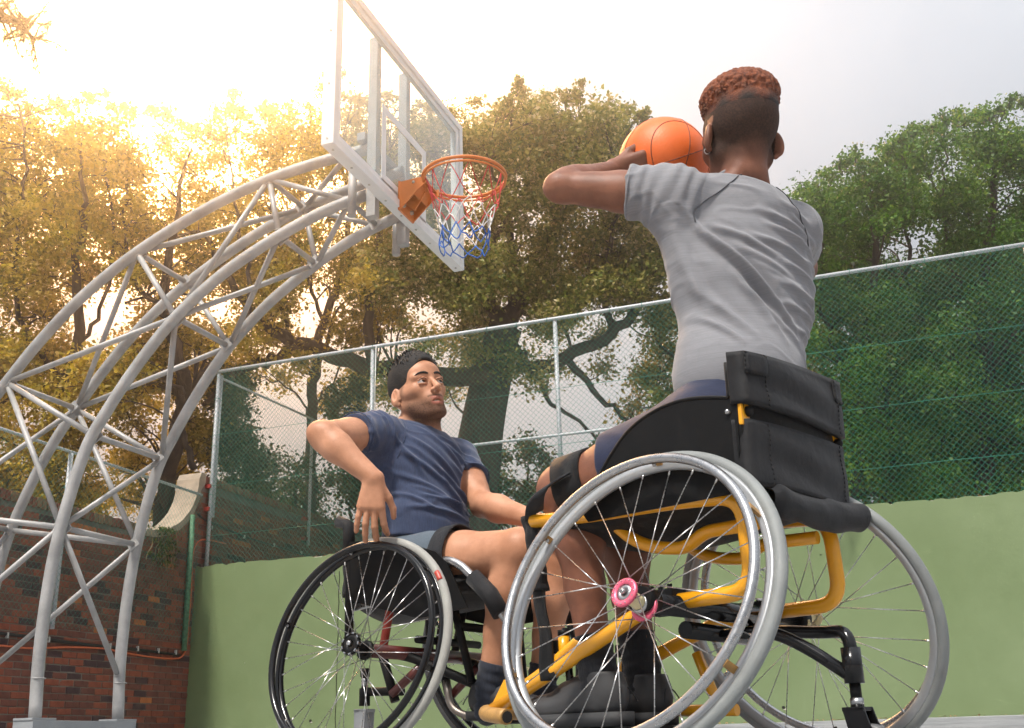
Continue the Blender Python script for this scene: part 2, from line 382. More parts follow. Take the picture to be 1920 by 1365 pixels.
# curved stone coping over the hollow step, edge bricks under it
M_COP = simple('sandstone_coping', (0.40, 0.32, 0.24), 0.9, var=0.25, nscale=6, bmp=0.6, bscale=40, bdist=0.006)
inn = [(y, z+0.02) for y, z in arc]; outr = [(y+0.07*math.sin(t)-0.0, z-0.07*math.cos(t)) for (y, z), t in zip(arc, np.linspace(0, R(86), 14))]
cap = [(12.255, 3.60), (12.30, 3.69), (12.40, 3.70), (12.40, 3.56), (12.32, 3.45)]
poly = [(y-10, z) for y, z in inn]+[(y-10, z) for y, z in cap]+[(y-10, z) for y, z in outr[::-1]]
prism('coping_stone', poly, -0.345, 0.025, 'x', M_COP, bw, smooth=False)
for k in range(17):
    t = R(3+k*5.0); y = 11.25+1.0*math.sin(t)+0.11*math.sin(t); z = 2.71+0.82*(1-math.cos(t))-0.10*math.cos(t)-0.02
    sl = math.atan2(0.82*math.sin(t), 1.0*math.cos(t))
    o = bpy.data.objects.new('edge_brick', rb[int(rng.integers(3))]); link(o); o.parent = bw; o.location = (-0.165, y-10, z); o.rotation_euler = (sl, 0, 0); o.scale = (0.95, 0.9, 0.95)

# --------------------------------------------------------------- chain link fences
def m_galv(name='galvanised_pipe', base=(0.42, 0.43, 0.44), var=0.25, rough=0.5, metal=0.35, sc=12):
    m, n, l, b = new_mat(name); nt = m.node_tree
    a = noise(nt, sc, 7, 0.65, 'Object'); lo = tuple(c*(1-var) for c in base); hi = tuple(min(1, c*(1+var)) for c in base)
    r = ramp(nt, a.outputs['Fac'], [(0.3, lo), (0.7, hi)])
    sp = noise(nt, sc*5, 4, 0.7); sr = ramp(nt, sp.outputs['Fac'], [(0.66, (0, 0, 0)), (0.76, (1, 1, 1))])
    mm = nt.nodes.new('ShaderNodeMath'); mm.operation = 'MULTIPLY'; mm.inputs[1].default_value = 0.45; l.new(sr.outputs['Color'], mm.inputs[0])
    x_ = nt.nodes.new('ShaderNodeMixRGB'); x_.inputs['Color2'].default_value = (min(1, base[0]*1.6), min(1, base[1]*1.6), min(1, base[2]*1.58), 1)
    l.new(mm.outputs[0], x_.inputs['Fac']); l.new(r.outputs['Color'], x_.inputs['Color1']); l.new(x_.outputs[0], b.inputs['Base Color'])
    b.inputs['Metallic'].default_value = metal
    rr = ramp(nt, a.outputs['Fac'], [(0.3, (rough-0.1,)*3), (0.7, (rough+0.15,)*3)]); l.new(rr.outputs['Color'], b.inputs['Roughness'])
    bump(nt, noise(nt, 90, 4).outputs['Fac'], 0.15, 0.002, b); return m
M_PIPE = m_galv('fence_pipe', (0.50, 0.51, 0.53), 0.15, metal=.15)
M_WIRE = simple('green_plastic_wire', (0.010, 0.22, 0.155), 0.45, var=0.25, nscale=3)
def chain_mesh(name, org, uvec, wid, z0, z1, parent, pitch=0.071, wr=0.0017, sag=0.004, segl=0.4, tens=()):
    org = np.array(org, float); uvec = np.array(uvec, float); nvec = np.cross(uvec, (0, 0, 1.0))
    h = z1-z0; Vs, Fs, base = [], [], 0
    ph = rng.uniform(0, 6.28, 4)
    def wav(u, v): return sag*(np.sin(u*5.1+v*3.3+ph[0])+np.sin(u*11.0-v*7.7+ph[1])*0.6+np.sin(v*17+ph[2]+u*2)*0.4)
    sq = np.array([[1, 0], [0, 1], [-1, 0], [0, -1]], float)*wr
    for sgn in (1, -1):
        cs = np.arange(-h, wid, pitch) if sgn == 1 else np.arange(0, wid+h, pitch)
        for c in cs:
            c = c+rng.uniform(-.0015, .0015)
            # u = c + sgn*v
            va, vb = 0.0, h
            if sgn == 1: va = max(0, -c); vb = min(h, wid-c)
            else: va = max(0, c-wid); vb = min(h, c)
            if vb-va < 0.02: continue
            n = max(2, int((vb-va)/segl)+2); v = np.linspace(va, vb, n); u = c+sgn*v
            du = wav(u, v); dd = wav(v*1.3+2, u)*1.2+sgn*wr*0.6
            P = org+np.outer(u+du*0.7, uvec)+np.outer(dd, nvec)+np.outer(z0+v, (0, 0, 1.0))
            d = uvec*sgn+np.array([0, 0, 1.0]); d /= np.linalg.norm(d); e = np.cross(d, nvec)
            off = sq[:, :1]*nvec+sq[:, 1:]*e
            V = (P[:, None, :]+off[None]).reshape(-1, 3); Vs.append(V)
            i = np.arange(n-1)[:, None]*4; k = np.arange(4)[None]
            Fq = np.stack([i+k, i+(k+1) % 4, i+4+(k+1) % 4, i+4+k], -1).reshape(-1, 4)+base
            Fs.append(Fq); base += len(V)
    o = obj(name, mesh_np(name, np.concatenate(Vs), np.concatenate(Fs), False), M_WIRE, parent); o['kind'] = 'stuff'
    for t in tens:
        u = np.linspace(0, wid, int(wid/0.25)+2)
        P = org+np.outer(u, uvec)+np.outer(t-0.006*np.abs(np.sin(u*2.3)), (0, 0, 1.0))-nvec*0.004
        tube('tension_wire', P, 0.0031, M_WIRE, parent, seg=5)
    return o
M_CLAMP = simple('red_bracket', (0.35, 0.03, 0.02), 0.6, var=0.3)
# back fence on the green wall
ff = empty('chain_link_fence', (-3.5, YW+0.12, 2.4)); tag(ff, 'tall green chain link fence standing on top of the green wall', 'fence')
def wp(P, o): return [tuple(np.array(p)-np.array(o)) for p in P]
FO = (-3.5, YW+0.12, 2.4)
tube('top_rail', wp([(-9.02, YW+.12, 5.21), (-6.5, YW+.12, 5.215), (-3.9, YW+.12, 5.205), (2.6, YW+.12, 5.205)], FO), 0.025, M_PIPE, ff)
tube('middle_rail', wp([(-6.49, YW+.13, 3.66), (-3.9, YW+.13, 3.65), (-1.12, YW+.13, 3.64)], FO), 0.020, M_PIPE, ff)
for px, zb in ((-8.99, 2.4), (-6.51, 2.4), (-3.88, 2.4), (-1.10, 2.4), (1.72, 2.4)):
    p_ = tube('post', wp([(px, YW+.14, zb), (px, YW+.14, 5.20)], FO), 0.028, M_PIPE, ff)
    for zz in (2.75, 3.4, 4.1, 4.8):
        tube('tie_wire', wp(circle((px, YW+.135, zz), (0, 0, 1), 0.041, 14), FO), 0.0035, M_WIRE, p_, seg=4, closed=True)
for cx in np.arange(-8.6, 2.5, 0.42):
    tube('tie_wire', wp(circle((cx, YW+.12, 5.206), (1, 0.2, 0), 0.036, 12), FO), 0.003, M_WIRE, ff, seg=4, closed=True)
chain_mesh('wire_mesh', wp([(-9.0, YW+.085, 0)], FO)[0], (1, 0, 0), 11.6, 2.38, 5.20, ff, tens=(4.25, 3.52, 2.82))
# high side fence behind the corner, hung on the inner face of the brick wall
fs = empty('chain_link_fence', (XW+.07, 12.55, 3.1)); tag(fs, 'green chain link fence running away along the high brick wall behind the corner', 'fence')
SO = (XW+.07, 12.55, 3.1)
tube('top_rail', wp([(XW+.08, 12.5, 5.13), (XW+.08, 15.1, 5.20), (XW+.08, 19, 5.22)], SO), 0.017, M_PIPE, fs)
for py in (12.53, 15.11, 17.7):
    p_ = tube('post', wp([(XW+.08, py, 3.10), (XW+.08, py, 5.17)], SO), 0.026, M_PIPE, fs)
    for zz in (3.2, 3.52):
        box_obj('bracket', tuple(np.array((XW+.04, py-.06, zz))-np.array(SO)), (0.09, 0.10, 0.05), M_CLAMP, p_, 0.004)
chain_mesh('wire_mesh', wp([(XW+.12, 12.5, 0)], SO)[0], (0, 1, 0), 6.5, 2.42, 5.2, fs)
# low side fence in front of the brick wall
fl_ = empty('chain_link_fence', (XW+.05, 10.0, 1.4)); tag(fl_, 'low green chain link fence hung in front of the brick wall on the left', 'fence')
LO = (XW+.05, 10.0, 1.4)
tube('top_rail', wp([(XW+.07, 6.0, 3.40), (XW+.07, 12.27, 3.36)], LO), 0.018, M_PIPE, fl_)
for py in (9.74, 7.15): tube('post', wp([(XW+.07, py, 1.36), (XW+.07, py, 3.36)], LO), 0.028, M_PIPE, fl_)
tube('tie_wire', wp(circle((XW+.07, 9.74, 2.95), (0, 0, 1), 0.042, 14), LO), 0.004, M_WIRE, fl_, seg=4, closed=True)
chain_mesh('wire_mesh', wp([(XW+.11, 6.1, 0)], LO)[0], (0, 1, 0), 6.15, 1.38, 3.38, fl_)
# cables and pipes on the brick wall
M_ORANGE = simple('orange_cable', (0.62, 0.13, 0.05), 0.45, var=0.1)
tag(tube('cable', catmull([(XW+.035, y, z) for y, z in ((6.2, 1.12), (8.4, 1.13), (9.1, 1.14), (9.5, 1.14), (10.1, 1.19), (10.65, 1.21), (10.95, 1.19), (11.5, 1.165), (11.95, 1.17), (12.14, 1.21), (12.22, 1.36), (12.22, 1.6), (12.235, 1.98), (12.21, 2.4), (12.225, 2.6), (12.30, 2.72), (12.45, 2.78), (12.7, 2.795), (12.95, 2.80))], 6), 0.011, M_ORANGE, seg=8),
    'orange cable looped along the brick wall beside the green wall', 'cable')
M_BLACKP = simple('black_conduit', (0.02, 0.019, 0.02), 0.55, var=0.3)
cd = empty('conduit', (XW, 10, 1.25)); tag(cd, 'black conduit clipped along the brick wall above the orange cable', 'conduit')
tube('pipe', [(0.025, y-10, z-1.25) for y, z in ((6.2, 1.28), (8.4, 1.27), (9.5, 1.26), (10.4, 1.235), (11.2, 1.24), (12.1, 1.225))], 0.018, M_BLACKP, cd, seg=8)
M_CLIP = simple('clip_grey', (0.5, 0.48, 0.45), 0.6)
for y in (9.15, 9.75, 10.75, 11.25, 11.65, 12.0):
    box_obj('clip', (0.035, y-10, 0.0), (0.03, 0.02, 0.06), M_CLIP, cd, 0.003)
cd2 = empty('conduit', (XW, 13, 3.0)); tag(cd2, 'thin black conduit on the high brick wall behind the corner fence', 'conduit')
tube('pipe', [(0.02, y-13, z-3.0) for y, z in ((12.28, 3.10), (12.45, 3.05), (13.5, 2.97), (15, 2.95), (17, 2.93))], 0.013, M_BLACKP, cd2, seg=7)
for y in (12.6, 13.4, 14.2, 15.0, 15.8):
    box_obj('clip', (0.03, y-13, -0.03), (0.03, 0.02, 0.05), M_CLIP, cd2, 0.003)
M_GPIPE = simple('flaking_green_paint', (0.10, 0.22, 0.12), 0.7, var=0.6, nscale=22)
tag(tube('drain_pipe', [(XW+.05, 12.13, 3.06), (XW+.05, 12.15, 1.28)], 0.036, M_GPIPE), 'flaking green pipe up the corner of the brick wall', 'pipe')
# ================================================================= basketball hoop on its arched lattice stand
YC = 4.985
HO = np.array([-4.35, YC, 0.0])
hoop = empty('basketball_hoop', tuple(HO)); tag(hoop, 'basketball hoop with clear backboard on a tall arched steel lattice stand', 'basketball hoop')
M_STEEL = m_galv('galvanised_steel', (0.36, 0.352, 0.345), 0.28, 0.5, 0.25, 5)
inner = catmull([(-4.35, .22), (-4.37, .62), (-4.34, 1.12), (-4.23, 1.62), (-4.11, 1.86), (-3.93, 2.13), (-3.72, 2.38), (-3.48, 2.58), (-3.25, 2.72), (-3.0, 2.84), (-2.78, 2.92), (-2.50, 2.985)], 5)
outer = catmull([(-5.36, .22), (-5.40, .7), (-5.37, 1.13), (-5.31, 1.40), (-5.16, 1.73), (-5.01, 1.97), (-4.87, 2.14), (-4.69, 2.35), (-4.44, 2.59), (-4.16, 2.79), (-3.88, 2.94), (-3.55, 3.08), (-3.25, 3.17), (-2.95, 3.225), (-2.50, 3.27)], 5)
def hw_in(x): return 0.32 if x < -4.35 else 0.32-0.16*(x+4.35)/1.8
def hw_out(x): return 0.32 if x < -5.30 else 0.32-0.155*(x+5.30)/2.65
def P3(c, hw, s): return np.array([[x, YC+s*hw(x), z] for x, z in c])
for c, hw in ((inner, hw_in), (outer, hw_out)):
    for s in (-1, 1):
        ch = tube('chord_tube', P3(c, hw, s)-HO, 0.0325, M_STEEL, hoop, seg=18)
        if hw is hw_in:
            tube('weld_ring', circle((-4.356, YC+s*0.32, 0.43), (0, 0, 1), 0.0335, 20)-HO, 0.0035, M_STEEL, ch, seg=6, closed=True)
def at(c, hw, s, x=None, z=None):
    k = np.argmin(np.abs(c[:, 0]-x)) if x is not None else np.argmin(np.abs(c[:, 1]-z))
    X, Z = c[k]; return np.array([X, YC+s*hw(X), Z])
NI = {s: [at(inner, hw_in, s, z=.48), at(inner, hw_in, s, z=1.19), at(inner, hw_in, s, z=1.71), at(inner, hw_in, s, x=-3.71), at(inner, hw_in, s, x=-3.11), at(inner, hw_in, s, x=-2.65)] for s in (-1, 1)}
NO_ = {s: [at(outer, hw_out, s, z=.48), at(outer, hw_out, s, z=1.38), at(outer, hw_out, s, x=-4.88), at(outer, hw_out, s, x=-4.03), at(outer, hw_out, s, x=-3.22), at(outer, hw_out, s, x=-2.64)] for s in (-1, 1)}
A_, B_, C_, D_ = NO_[-1], NO_[1], NI[-1], NI[1]
braces = [(A_[2], B_[2]), (A_[2], C_[2]), (A_[2], C_[1]), (A_[1], B_[2]), (A_[2], C_[3]), (B_[2], D_[3]), (B_[2], D_[1]), (B_[2], D_[2]), (C_[2], D_[2]), (D_[2], C_[1]), (C_[3], D_[2]),
          (A_[3], C_[3]), (A_[3], B_[3]), (A_[3], B_[2]), (A_[3], B_[4]), (C_[3], D_[3]), (C_[3], D_[4]), (B_[3], D_[3]), (C_[3], A_[4]), (D_[3], C_[4]),
          (A_[4], C_[4]), (A_[4], B_[4]), (A_[4], C_[5]), (B_[4], A_[5]), (C_[4], D_[4]), (B_[4], D_[4]), (D_[4], C_[5]), (B_[4], D_[5]), (C_[5], D_[5]),
          (C_[1], D_[1]), (A_[1], C_[1]), (A_[1], B_[1]), (B_[1], D_[1]), (A_[0], C_[1]), (C_[1], D_[0]), (B_[0], D_[1]), (A_[0], B_[1]), (A_[5], B_[5])]
for a, b in braces:
    d = (b-a)/np.linalg.norm(b-a)
    bt_ = tube('brace_tube', [a+d*0.025-HO, b-d*0.025-HO], 0.0165, M_STEEL, hoop, seg=12)
    for e_ in (a+d*0.036, b-d*0.036): tube('weld_bead', circle(e_, d, .0172, 14)*1.0-HO+np.array([.001, 0, 0])*np.sin(np.arange(14))[:, None], .0042, M_STEEL, bt_, 6, True)
for s in (-1, 1):   # small gusset lugs where braces meet the chords
    for nd in NI[s][1:]+NO_[s][2:]:
        box_obj('gusset', tuple(nd-HO+np.array([0, -s*0.035, 0])), (0.07, 0.008, 0.06), M_STEEL, hoop, 0.001, Matrix.Rotation(R(-35), 3, 'Y'))
M_BASE = m_galv('base_channel_steel', (0.30, 0.31, 0.32), 0.15, 0.6, 0.2, 3)
bm = bmesh.new(); add_box(bm, (0, 0, 0.11), (0.13, 0.80, 0.22), 0.004); bp = bm_obj('base_channel', bm, M_BASE, hoop)
bm = bmesh.new(); add_box(bm, (-1.01, 0, 0.11), (0.13, 0.80, 0.22), 0.004); bm_obj('base_channel', bm, M_BASE, hoop)
for s in (-1, 1):
    bm = bmesh.new(); add_box(bm, (0, s*0.32, 0.226), (0.125, 0.17, 0.012), 0.002); bm_obj('foot_plate', bm, M_BASE, bp)
# backboard
XB = -2.40
M_FRAME = simple('white_aluminium', (0.74, 0.73, 0.72), 0.4, 0.0, var=0.06, nscale=5)
M_BOLT = simple('zinc_bolt', (0.5, 0.48, 0.45), 0.35, 0.8)
bb = empty('backboard', tuple(np.array([XB, YC, 3.41])-HO)); bb.parent = hoop
y0, y1, z0, z1 = 4.14-YC, 5.83-YC, 2.89-3.41, 3.935-3.41
for nm, c, s in (('bottom_rail', (-.035, 0, z0+.0225), (.07, y1-y0, .045)), ('top_rail', (-.035, 0, z1-.0225), (.07, y1-y0, .045)),
                 ('side_rail', (-.035, y0+.0225, (z0+z1)/2), (.0698, .045, z1-z0-.0902)), ('side_rail', (-.035, y1-.0225, (z0+z1)/2), (.0698, .045, z1-z0-.0902))):
    bm = bmesh.new(); add_box(bm, c, s, 0.003); bm_obj(nm, bm, M_FRAME, bb)
for k in range(9):
    yy = y0+0.06+k*(y1-y0-.12)/8
    bm = bmesh.new(); bmesh.ops.create_cone(bm, cap_ends=True, segments=10, radius1=.007, radius2=.005, depth=.006); bm_obj('rivet', bm, M_BOLT, bb, loc=(-.035, yy, z0-.002))
for k in range(4):
    bm = bmesh.new(); bmesh.ops.create_cone(bm, cap_ends=True, segments=10, radius1=.006, radius2=.006, depth=.006)
    bmesh.ops.rotate(bm, cent=(0, 0, 0), matrix=Matrix.Rotation(R(90), 3, 'X'), verts=bm.verts); bm_obj('rivet', bm, M_BOLT, bb, loc=(-.035, y0-.002, z0+.03+k*.32))
m, n, l, b = new_mat('acrylic_pane'); nt = m.node_tree
b.inputs['Base Color'].default_value = (0.80, 0.86, 0.86, 1); b.inputs['Roughness'].default_value = 0.06
tr = n.new('ShaderNodeBsdfTransparent'); tr.inputs['Color'].default_value = (0.92, 0.955, 0.95, 1)
a = noise(nt, 1.5, 6, 0.65); rr = ramp(nt, a.outputs['Fac'], [(0.3, (0.11, 0.11, 0.11)), (0.75, (0.26, 0.26, 0.26))])
ms = n.new('ShaderNodeMixShader'); l.new(rr.outputs['Color'], ms.inputs[0]); l.new(tr.outputs[0], ms.inputs[1]); l.new(b.outputs[0], ms.inputs[2])
gl = n.new('ShaderNodeBsdfGlossy'); gl.inputs['Roughness'].default_value = 0.02; lw = n.new('ShaderNodeLayerWeight'); lw.inputs['Blend'].default_value = 0.5; fz = n.new('ShaderNodeMapRange'); fz.inputs['To Min'].default_value = 0.02; fz.inputs['To Max'].default_value = 0.35; fpw = n.new('ShaderNodeMath'); fpw.operation = 'POWER'; fpw.inputs[1].default_value = 4.0; l.new(lw.outputs['Facing'], fpw.inputs[0]); l.new(fpw.outputs[0], fz.inputs['Value'])
ms2 = n.new('ShaderNodeMixShader'); l.new(fz.outputs[0], ms2.inputs[0]); l.new(ms.outputs[0], ms2.inputs[1]); l.new(gl.outputs[0], ms2.inputs[2])
l.new(ms2.outputs[0], n['Material Output'].inputs['Surface']); M_PANE = m
bm = bmesh.new(); add_box(bm, (-.022, 0, 0), (.012, y1-y0-.092, z1-z0-.092)); bm_obj('clear_pane', bm, M_PANE, bb)
M_WHITE = simple('white_tape', (0.80, 0.79, 0.78), 0.5, var=0.05)
def strip(y_a, y_b, z_a, z_b):
    bm = bmesh.new(); add_box(bm, (-.0135, (y_a+y_b)/2-YC, (z_a+z_b)/2-3.41), (.004, y_b-y_a, z_b-z_a)); return bm
for s in ((4.69, 5.27, 3.395, 3.445), (4.69, 5.27, 2.965, 3.015), (4.69, 4.74, 3.016, 3.394), (5.22, 5.27, 3.016, 3.394)): bm_obj('target_line', strip(*s), M_WHITE, bb)
for s in ((4.186, 5.784, 2.936, 2.975), (4.186, 4.225, 2.976, 3.85), (5.745, 5.784, 2.976, 3.85), (4.186, 5.784, 3.851, 3.889)): bm_obj('border_line', strip(*s), M_WHITE, bb)
for yy in (4.79, 5.18):   # square posts that carry the board
    bm = bmesh.new(); add_box(bm, (-.115, yy-YC, -.03), (.055, .055, 1.16), 0.004); bm_obj('support_post', bm, M_STEEL, bb)
for zz in (-.30, -.10):
    bm = bmesh.new(); add_box(bm, (-.18, 0, zz), (.05, .46, .05), 0.003); bm_obj('support_bar', bm, M_STEEL, bb)
for yy in (4.71, 5.26):
    tube('drop_tube', [(-.20, yy-YC, -.62), (-.20, yy-YC, -.28)], 0.024, M_STEEL, bb)
# ring, bracket, net
M_RIM = simple('orange_powder_coat', (0.62, 0.17, 0.028), 0.42, var=0.1, nscale=10, coat=0.15)
RC = np.array([-2.047, YC+.005, 3.05])
rim = tube('rim', circle(RC, (0, 0, 1), 0.233, 72)-HO, 0.0095, M_RIM, hoop, seg=12, closed=True)
tube('lower_ring', circle(RC-np.array([0, 0, .024]), (0, 0, 1), 0.231, 72)-HO, 0.0065, M_RIM, rim, seg=8, closed=True)
brk = empty('rim_bracket', tuple(np.array([XB, YC, 3.0])-HO)); brk.parent = hoop
bm = bmesh.new(); add_box(bm, (-.004, 0, -.035), (.012, .19, .18), .002); bm_obj('back_plate', bm, M_RIM, brk)
for s in (-1, 1):
    prism('side_plate', [(0.002, .05), (.16, .055), (.16, .015), (.11, -.02), (.002, -.12)], s*.088-.004, s*.088+.004, 'y', M_RIM, brk)
bm = bmesh.new(); add_box(bm, (.07, 0, .047), (.15, .168, .008), .001); bm_obj('top_plate', bm, M_RIM, brk)
bm = bmesh.new(); add_box(bm, (.10, 0, .0), (.008, .168, .085), .001, Matrix.Rotation(R(25), 3, 'Y')); bm_obj('front_plate', bm, M_RIM, brk)
bm = bmesh.new(); add_box(bm, (.05, 0, -.02), (.09, .01, .12), .001, Matrix.Rotation(R(35), 3, 'Y')); bm_obj('rib', bm, M_RIM, brk)
for yy in (-.05, .05):
    for zz in (.01, -.08):
        bm = bmesh.new(); bmesh.ops.create_cone(bm, cap_ends=True, segments=8, radius1=.014, radius2=.012, depth=.014)
        bmesh.ops.rotate(bm, cent=(0, 0, 0), matrix=Matrix.Rotation(R(90), 3, 'Y'), verts=bm.verts); bm_obj('bolt', bm, M_BOLT, brk, loc=(.008, yy, zz))
bm = bmesh.new(); bmesh.ops.create_icosphere(bm, subdivisions=2, radius=.009); bm_obj('bolt', bm, M_BOLT, brk, loc=(.085, -.094, .03))
M_NR = simple('net_red', (0.62, 0.055, 0.06), 0.8, var=0.3); M_NW = simple('net_white', (0.75, 0.72, 0.70), 0.8, var=0.1); M_NB = simple('net_blue', (0.03, 0.14, 0.48), 0.8, var=0.3)
def net(parent, rc, o, sc=1.0, wr=0.0030, seed=3):
    rg = np.random.default_rng(seed); NN = 12
    lev = [(0.0, .222), (.13, .185), (.20, .165), (.27, .150), (.335, .140), (.385, .140), (.43, .128)]
    K = []
    for i, (dz, rr) in enumerate(lev):
        row = []
        for k in range(NN):
            a = (k+(0.5 if i % 2 else 0))/NN*2*math.pi+rg.uniform(-.12, .12)*(i > 0)
            q = rr*(1+rg.uniform(-.10, .12)*(i > 0)); zj = rg.uniform(-.016, .016)*(i > 0)
            row.append(np.array([rc[0]+q*math.cos(a)*sc, rc[1]+q*math.sin(a)*sc, rc[2]-.012-(dz+zj)*sc]))
        K.append(row)
    seg = {0: [], 1: [], 2: []}
    for i in range(len(lev)-1):
        for k in range(NN):
            a = K[i][k]
            for j in ((k, k-1) if i % 2 == 0 else (k, k+1)):
                b2 = K[i+1][j % NN]; mid = (a+b2)/2+rg.uniform(-.008, .008, 3)*sc
                P = catmull([a, mid, b2], 4)
                if i < 2: seg[0].append((P, wr*sc, 5))
                elif i < 4: seg[1].append((P, wr*sc, 5))
                else: seg[2].append((P, wr*1.25*sc, 5))
    nt_ = empty('net', tuple(np.array(rc)-o)); nt_.parent = parent
    for i, (nm, mt) in enumerate((('red_cord', M_NR), ('white_cord', M_NW), ('blue_cord', M_NB))):
        me = tubes_mesh(nm, [(s[0]-np.array(rc), s[1], s[2]) for s in seg[i]]); obj(nm, me, mt, nt_)
net(hoop, RC, HO)
# second ring, fixed to the far fence
R2 = np.array([-0.745, 12.02, 2.87])
h2 = empty('basketball_ring', tuple(R2)); tag(h2, 'far orange ring with red white blue net on the fence behind the black backrest', 'basketball ring')
tube('rim', circle((0, 0, 0), (0, 0, 1), 0.225, 40), 0.011, M_RIM, h2, seg=8, closed=True)
bm = bmesh.new(); add_box(bm, (0, .30, -.03), (.13, .16, .07), .004); bm_obj('bracket', bm, M_RIM, h2)
bm = bmesh.new(); add_box(bm, (0, .39, -.03), (.10, .03, .5), .004); bm_obj('mounting_bar', bm, M_STEEL, h2)
net(h2, np.zeros(3), np.zeros(3), 1.0, 0.0042, 5)
# ================================================================= wheelchairs
def m_metal(name, col, rough=0.22, scr=0.15):
    m, n, l, b = new_mat(name); nt = m.node_tree
    a = noise(nt, 14, 7, 0.7); r = ramp(nt, a.outputs['Fac'], [(0.3, tuple(c*(1-scr) for c in col)), (0.7, col)])
    l.new(r.outputs['Color'], b.inputs['Base Color']); b.inputs['Metallic'].default_value = 1.0
    rr = ramp(nt, noise(nt, 40, 5, 0.7).outputs['Fac'], [(0.35, (rough,)*3), (0.75, (rough+.22,)*3)]); l.new(rr.outputs['Color'], b.inputs['Roughness'])
    return m
M_ALU = m_metal('brushed_aluminium', (0.52, 0.52, 0.525), 0.22, .3)
M_RIMA = simple('silver_rim_paint', (0.42, 0.43, 0.44), 0.35, 0.5, var=0.08)
M_SPOKE = m_metal('stainless_spoke', (0.78, 0.77, 0.76), 0.22)
M_TYREG = simple('grey_tyre_rubber', (0.22, 0.232, 0.23), 0.6, var=0.12, nscale=18, bmp=0.15, bscale=120)
M_TYREB = simple('pale_tyre_rubber', (0.33, 0.325, 0.30), 0.7, var=0.12, nscale=14, bmp=0.2, bscale=90)
M_TYRED = simple('dark_tyre_wall', (0.05, 0.05, 0.052), 0.6, var=0.2)
M_BLK = simple('black_gloss_paint', (0.006, 0.006, 0.007), 0.2, var=0.2, coat=0.25, spec=0.3)
M_BLKM = simple('black_satin_metal', (0.006, 0.006, 0.0065), 0.5, var=0.3, nscale=14, spec=0.18)
M_YEL = simple('yellow_paint', (0.84, 0.37, 0.010), 0.3, var=0.08, nscale=6, coat=0.4)
M_WORN = simple('scuffed_yellow', (0.42, 0.23, 0.07), 0.5, 0.15, var=0.55, nscale=16)
M_PINK = simple('pink_anodised', (0.72, 0.12, 0.20), 0.35, 0.25, var=0.15)
M_CREAM = simple('cream_tape', (0.72, 0.62, 0.36), 0.5, var=0.1)
M_OXRED = simple('oxblood_paint', (0.10, 0.018, 0.014), 0.35, var=0.4, nscale=14, coat=0.2)
M_RED = simple('red_paint', (0.42, 0.05, 0.03), 0.4, var=0.3)
def m_fabric(name, col, scale=520, rough=0.85, bs=0.35, var=0.15):
    m, n, l, b = new_mat(name); nt = m.node_tree
    a = noise(nt, 6, 6, 0.65); r = ramp(nt, a.outputs['Fac'], [(0.3, tuple(c*(1-var) for c in col)), (0.7, tuple(c*(1+var) for c in col))])
    l.new(r.outputs['Color'], b.inputs['Base Color']); b.inputs['Roughness'].default_value = rough; b.inputs['Specular IOR Level'].default_value = 0.25
    b.inputs['Sheen Weight'].default_value = 0.05
    w = nt.nodes.new('ShaderNodeTexWave'); w.inputs['Scale'].default_value = scale; w.wave_type = 'BANDS'; w.bands_direction = 'DIAGONAL'
    t = nt.nodes.new('ShaderNodeTexCoord'); l.new(t.outputs['Object'], w.inputs['Vector'])
    bump(nt, noise(nt, 9, 5, 0.6).outputs['Fac'], 0.35, 0.02, b); bump(nt, w.outputs['Fac'], bs, 0.0008, b); return m
M_NYLON = m_fabric('black_nylon', (0.012, 0.012, 0.014), rough=0.6)
M_PADB = m_fabric('black_padding', (0.006, 0.006, 0.007), rough=0.6)
M_STRAP = m_fabric('charcoal_strap', (0.022, 0.023, 0.027), rough=0.8)
M_SEWN = simple('black_thread', (0.008, 0.008, 0.009), 0.8)

def lathe_x(name, prof, mat, parent, seg=72, smooth=True):
    """profile (x, r) revolved round the X axis, closed loop of points"""
    prof = np.array(prof, float); a = np.linspace(0, 2*np.pi, seg, endpoint=False); n = len(prof)
    V = np.stack([np.repeat(prof[None, :, 0], seg, 0), prof[None, :, 1]*np.cos(a)[:, None], prof[None, :, 1]*np.sin(a)[:, None]], -1).reshape(-1, 3)
    i = np.arange(seg)[:, None]; k = np.arange(n)[None]
    Fq = np.stack([i*n+k, i*n+(k+1) % n, ((i+1) % seg)*n+(k+1) % n, ((i+1) % seg)*n+k], -1).reshape(-1, 4)
    o = obj(name, mesh_np(name, V, Fq, smooth), mat, parent)
    md = None
    return o
def ringprof(r0, rt, k=14, sx=1.0):
    a = np.linspace(0, 2*np.pi, k, endpoint=False); return [(sx*rt*math.sin(t), r0+rt*math.cos(t)) for t in a]
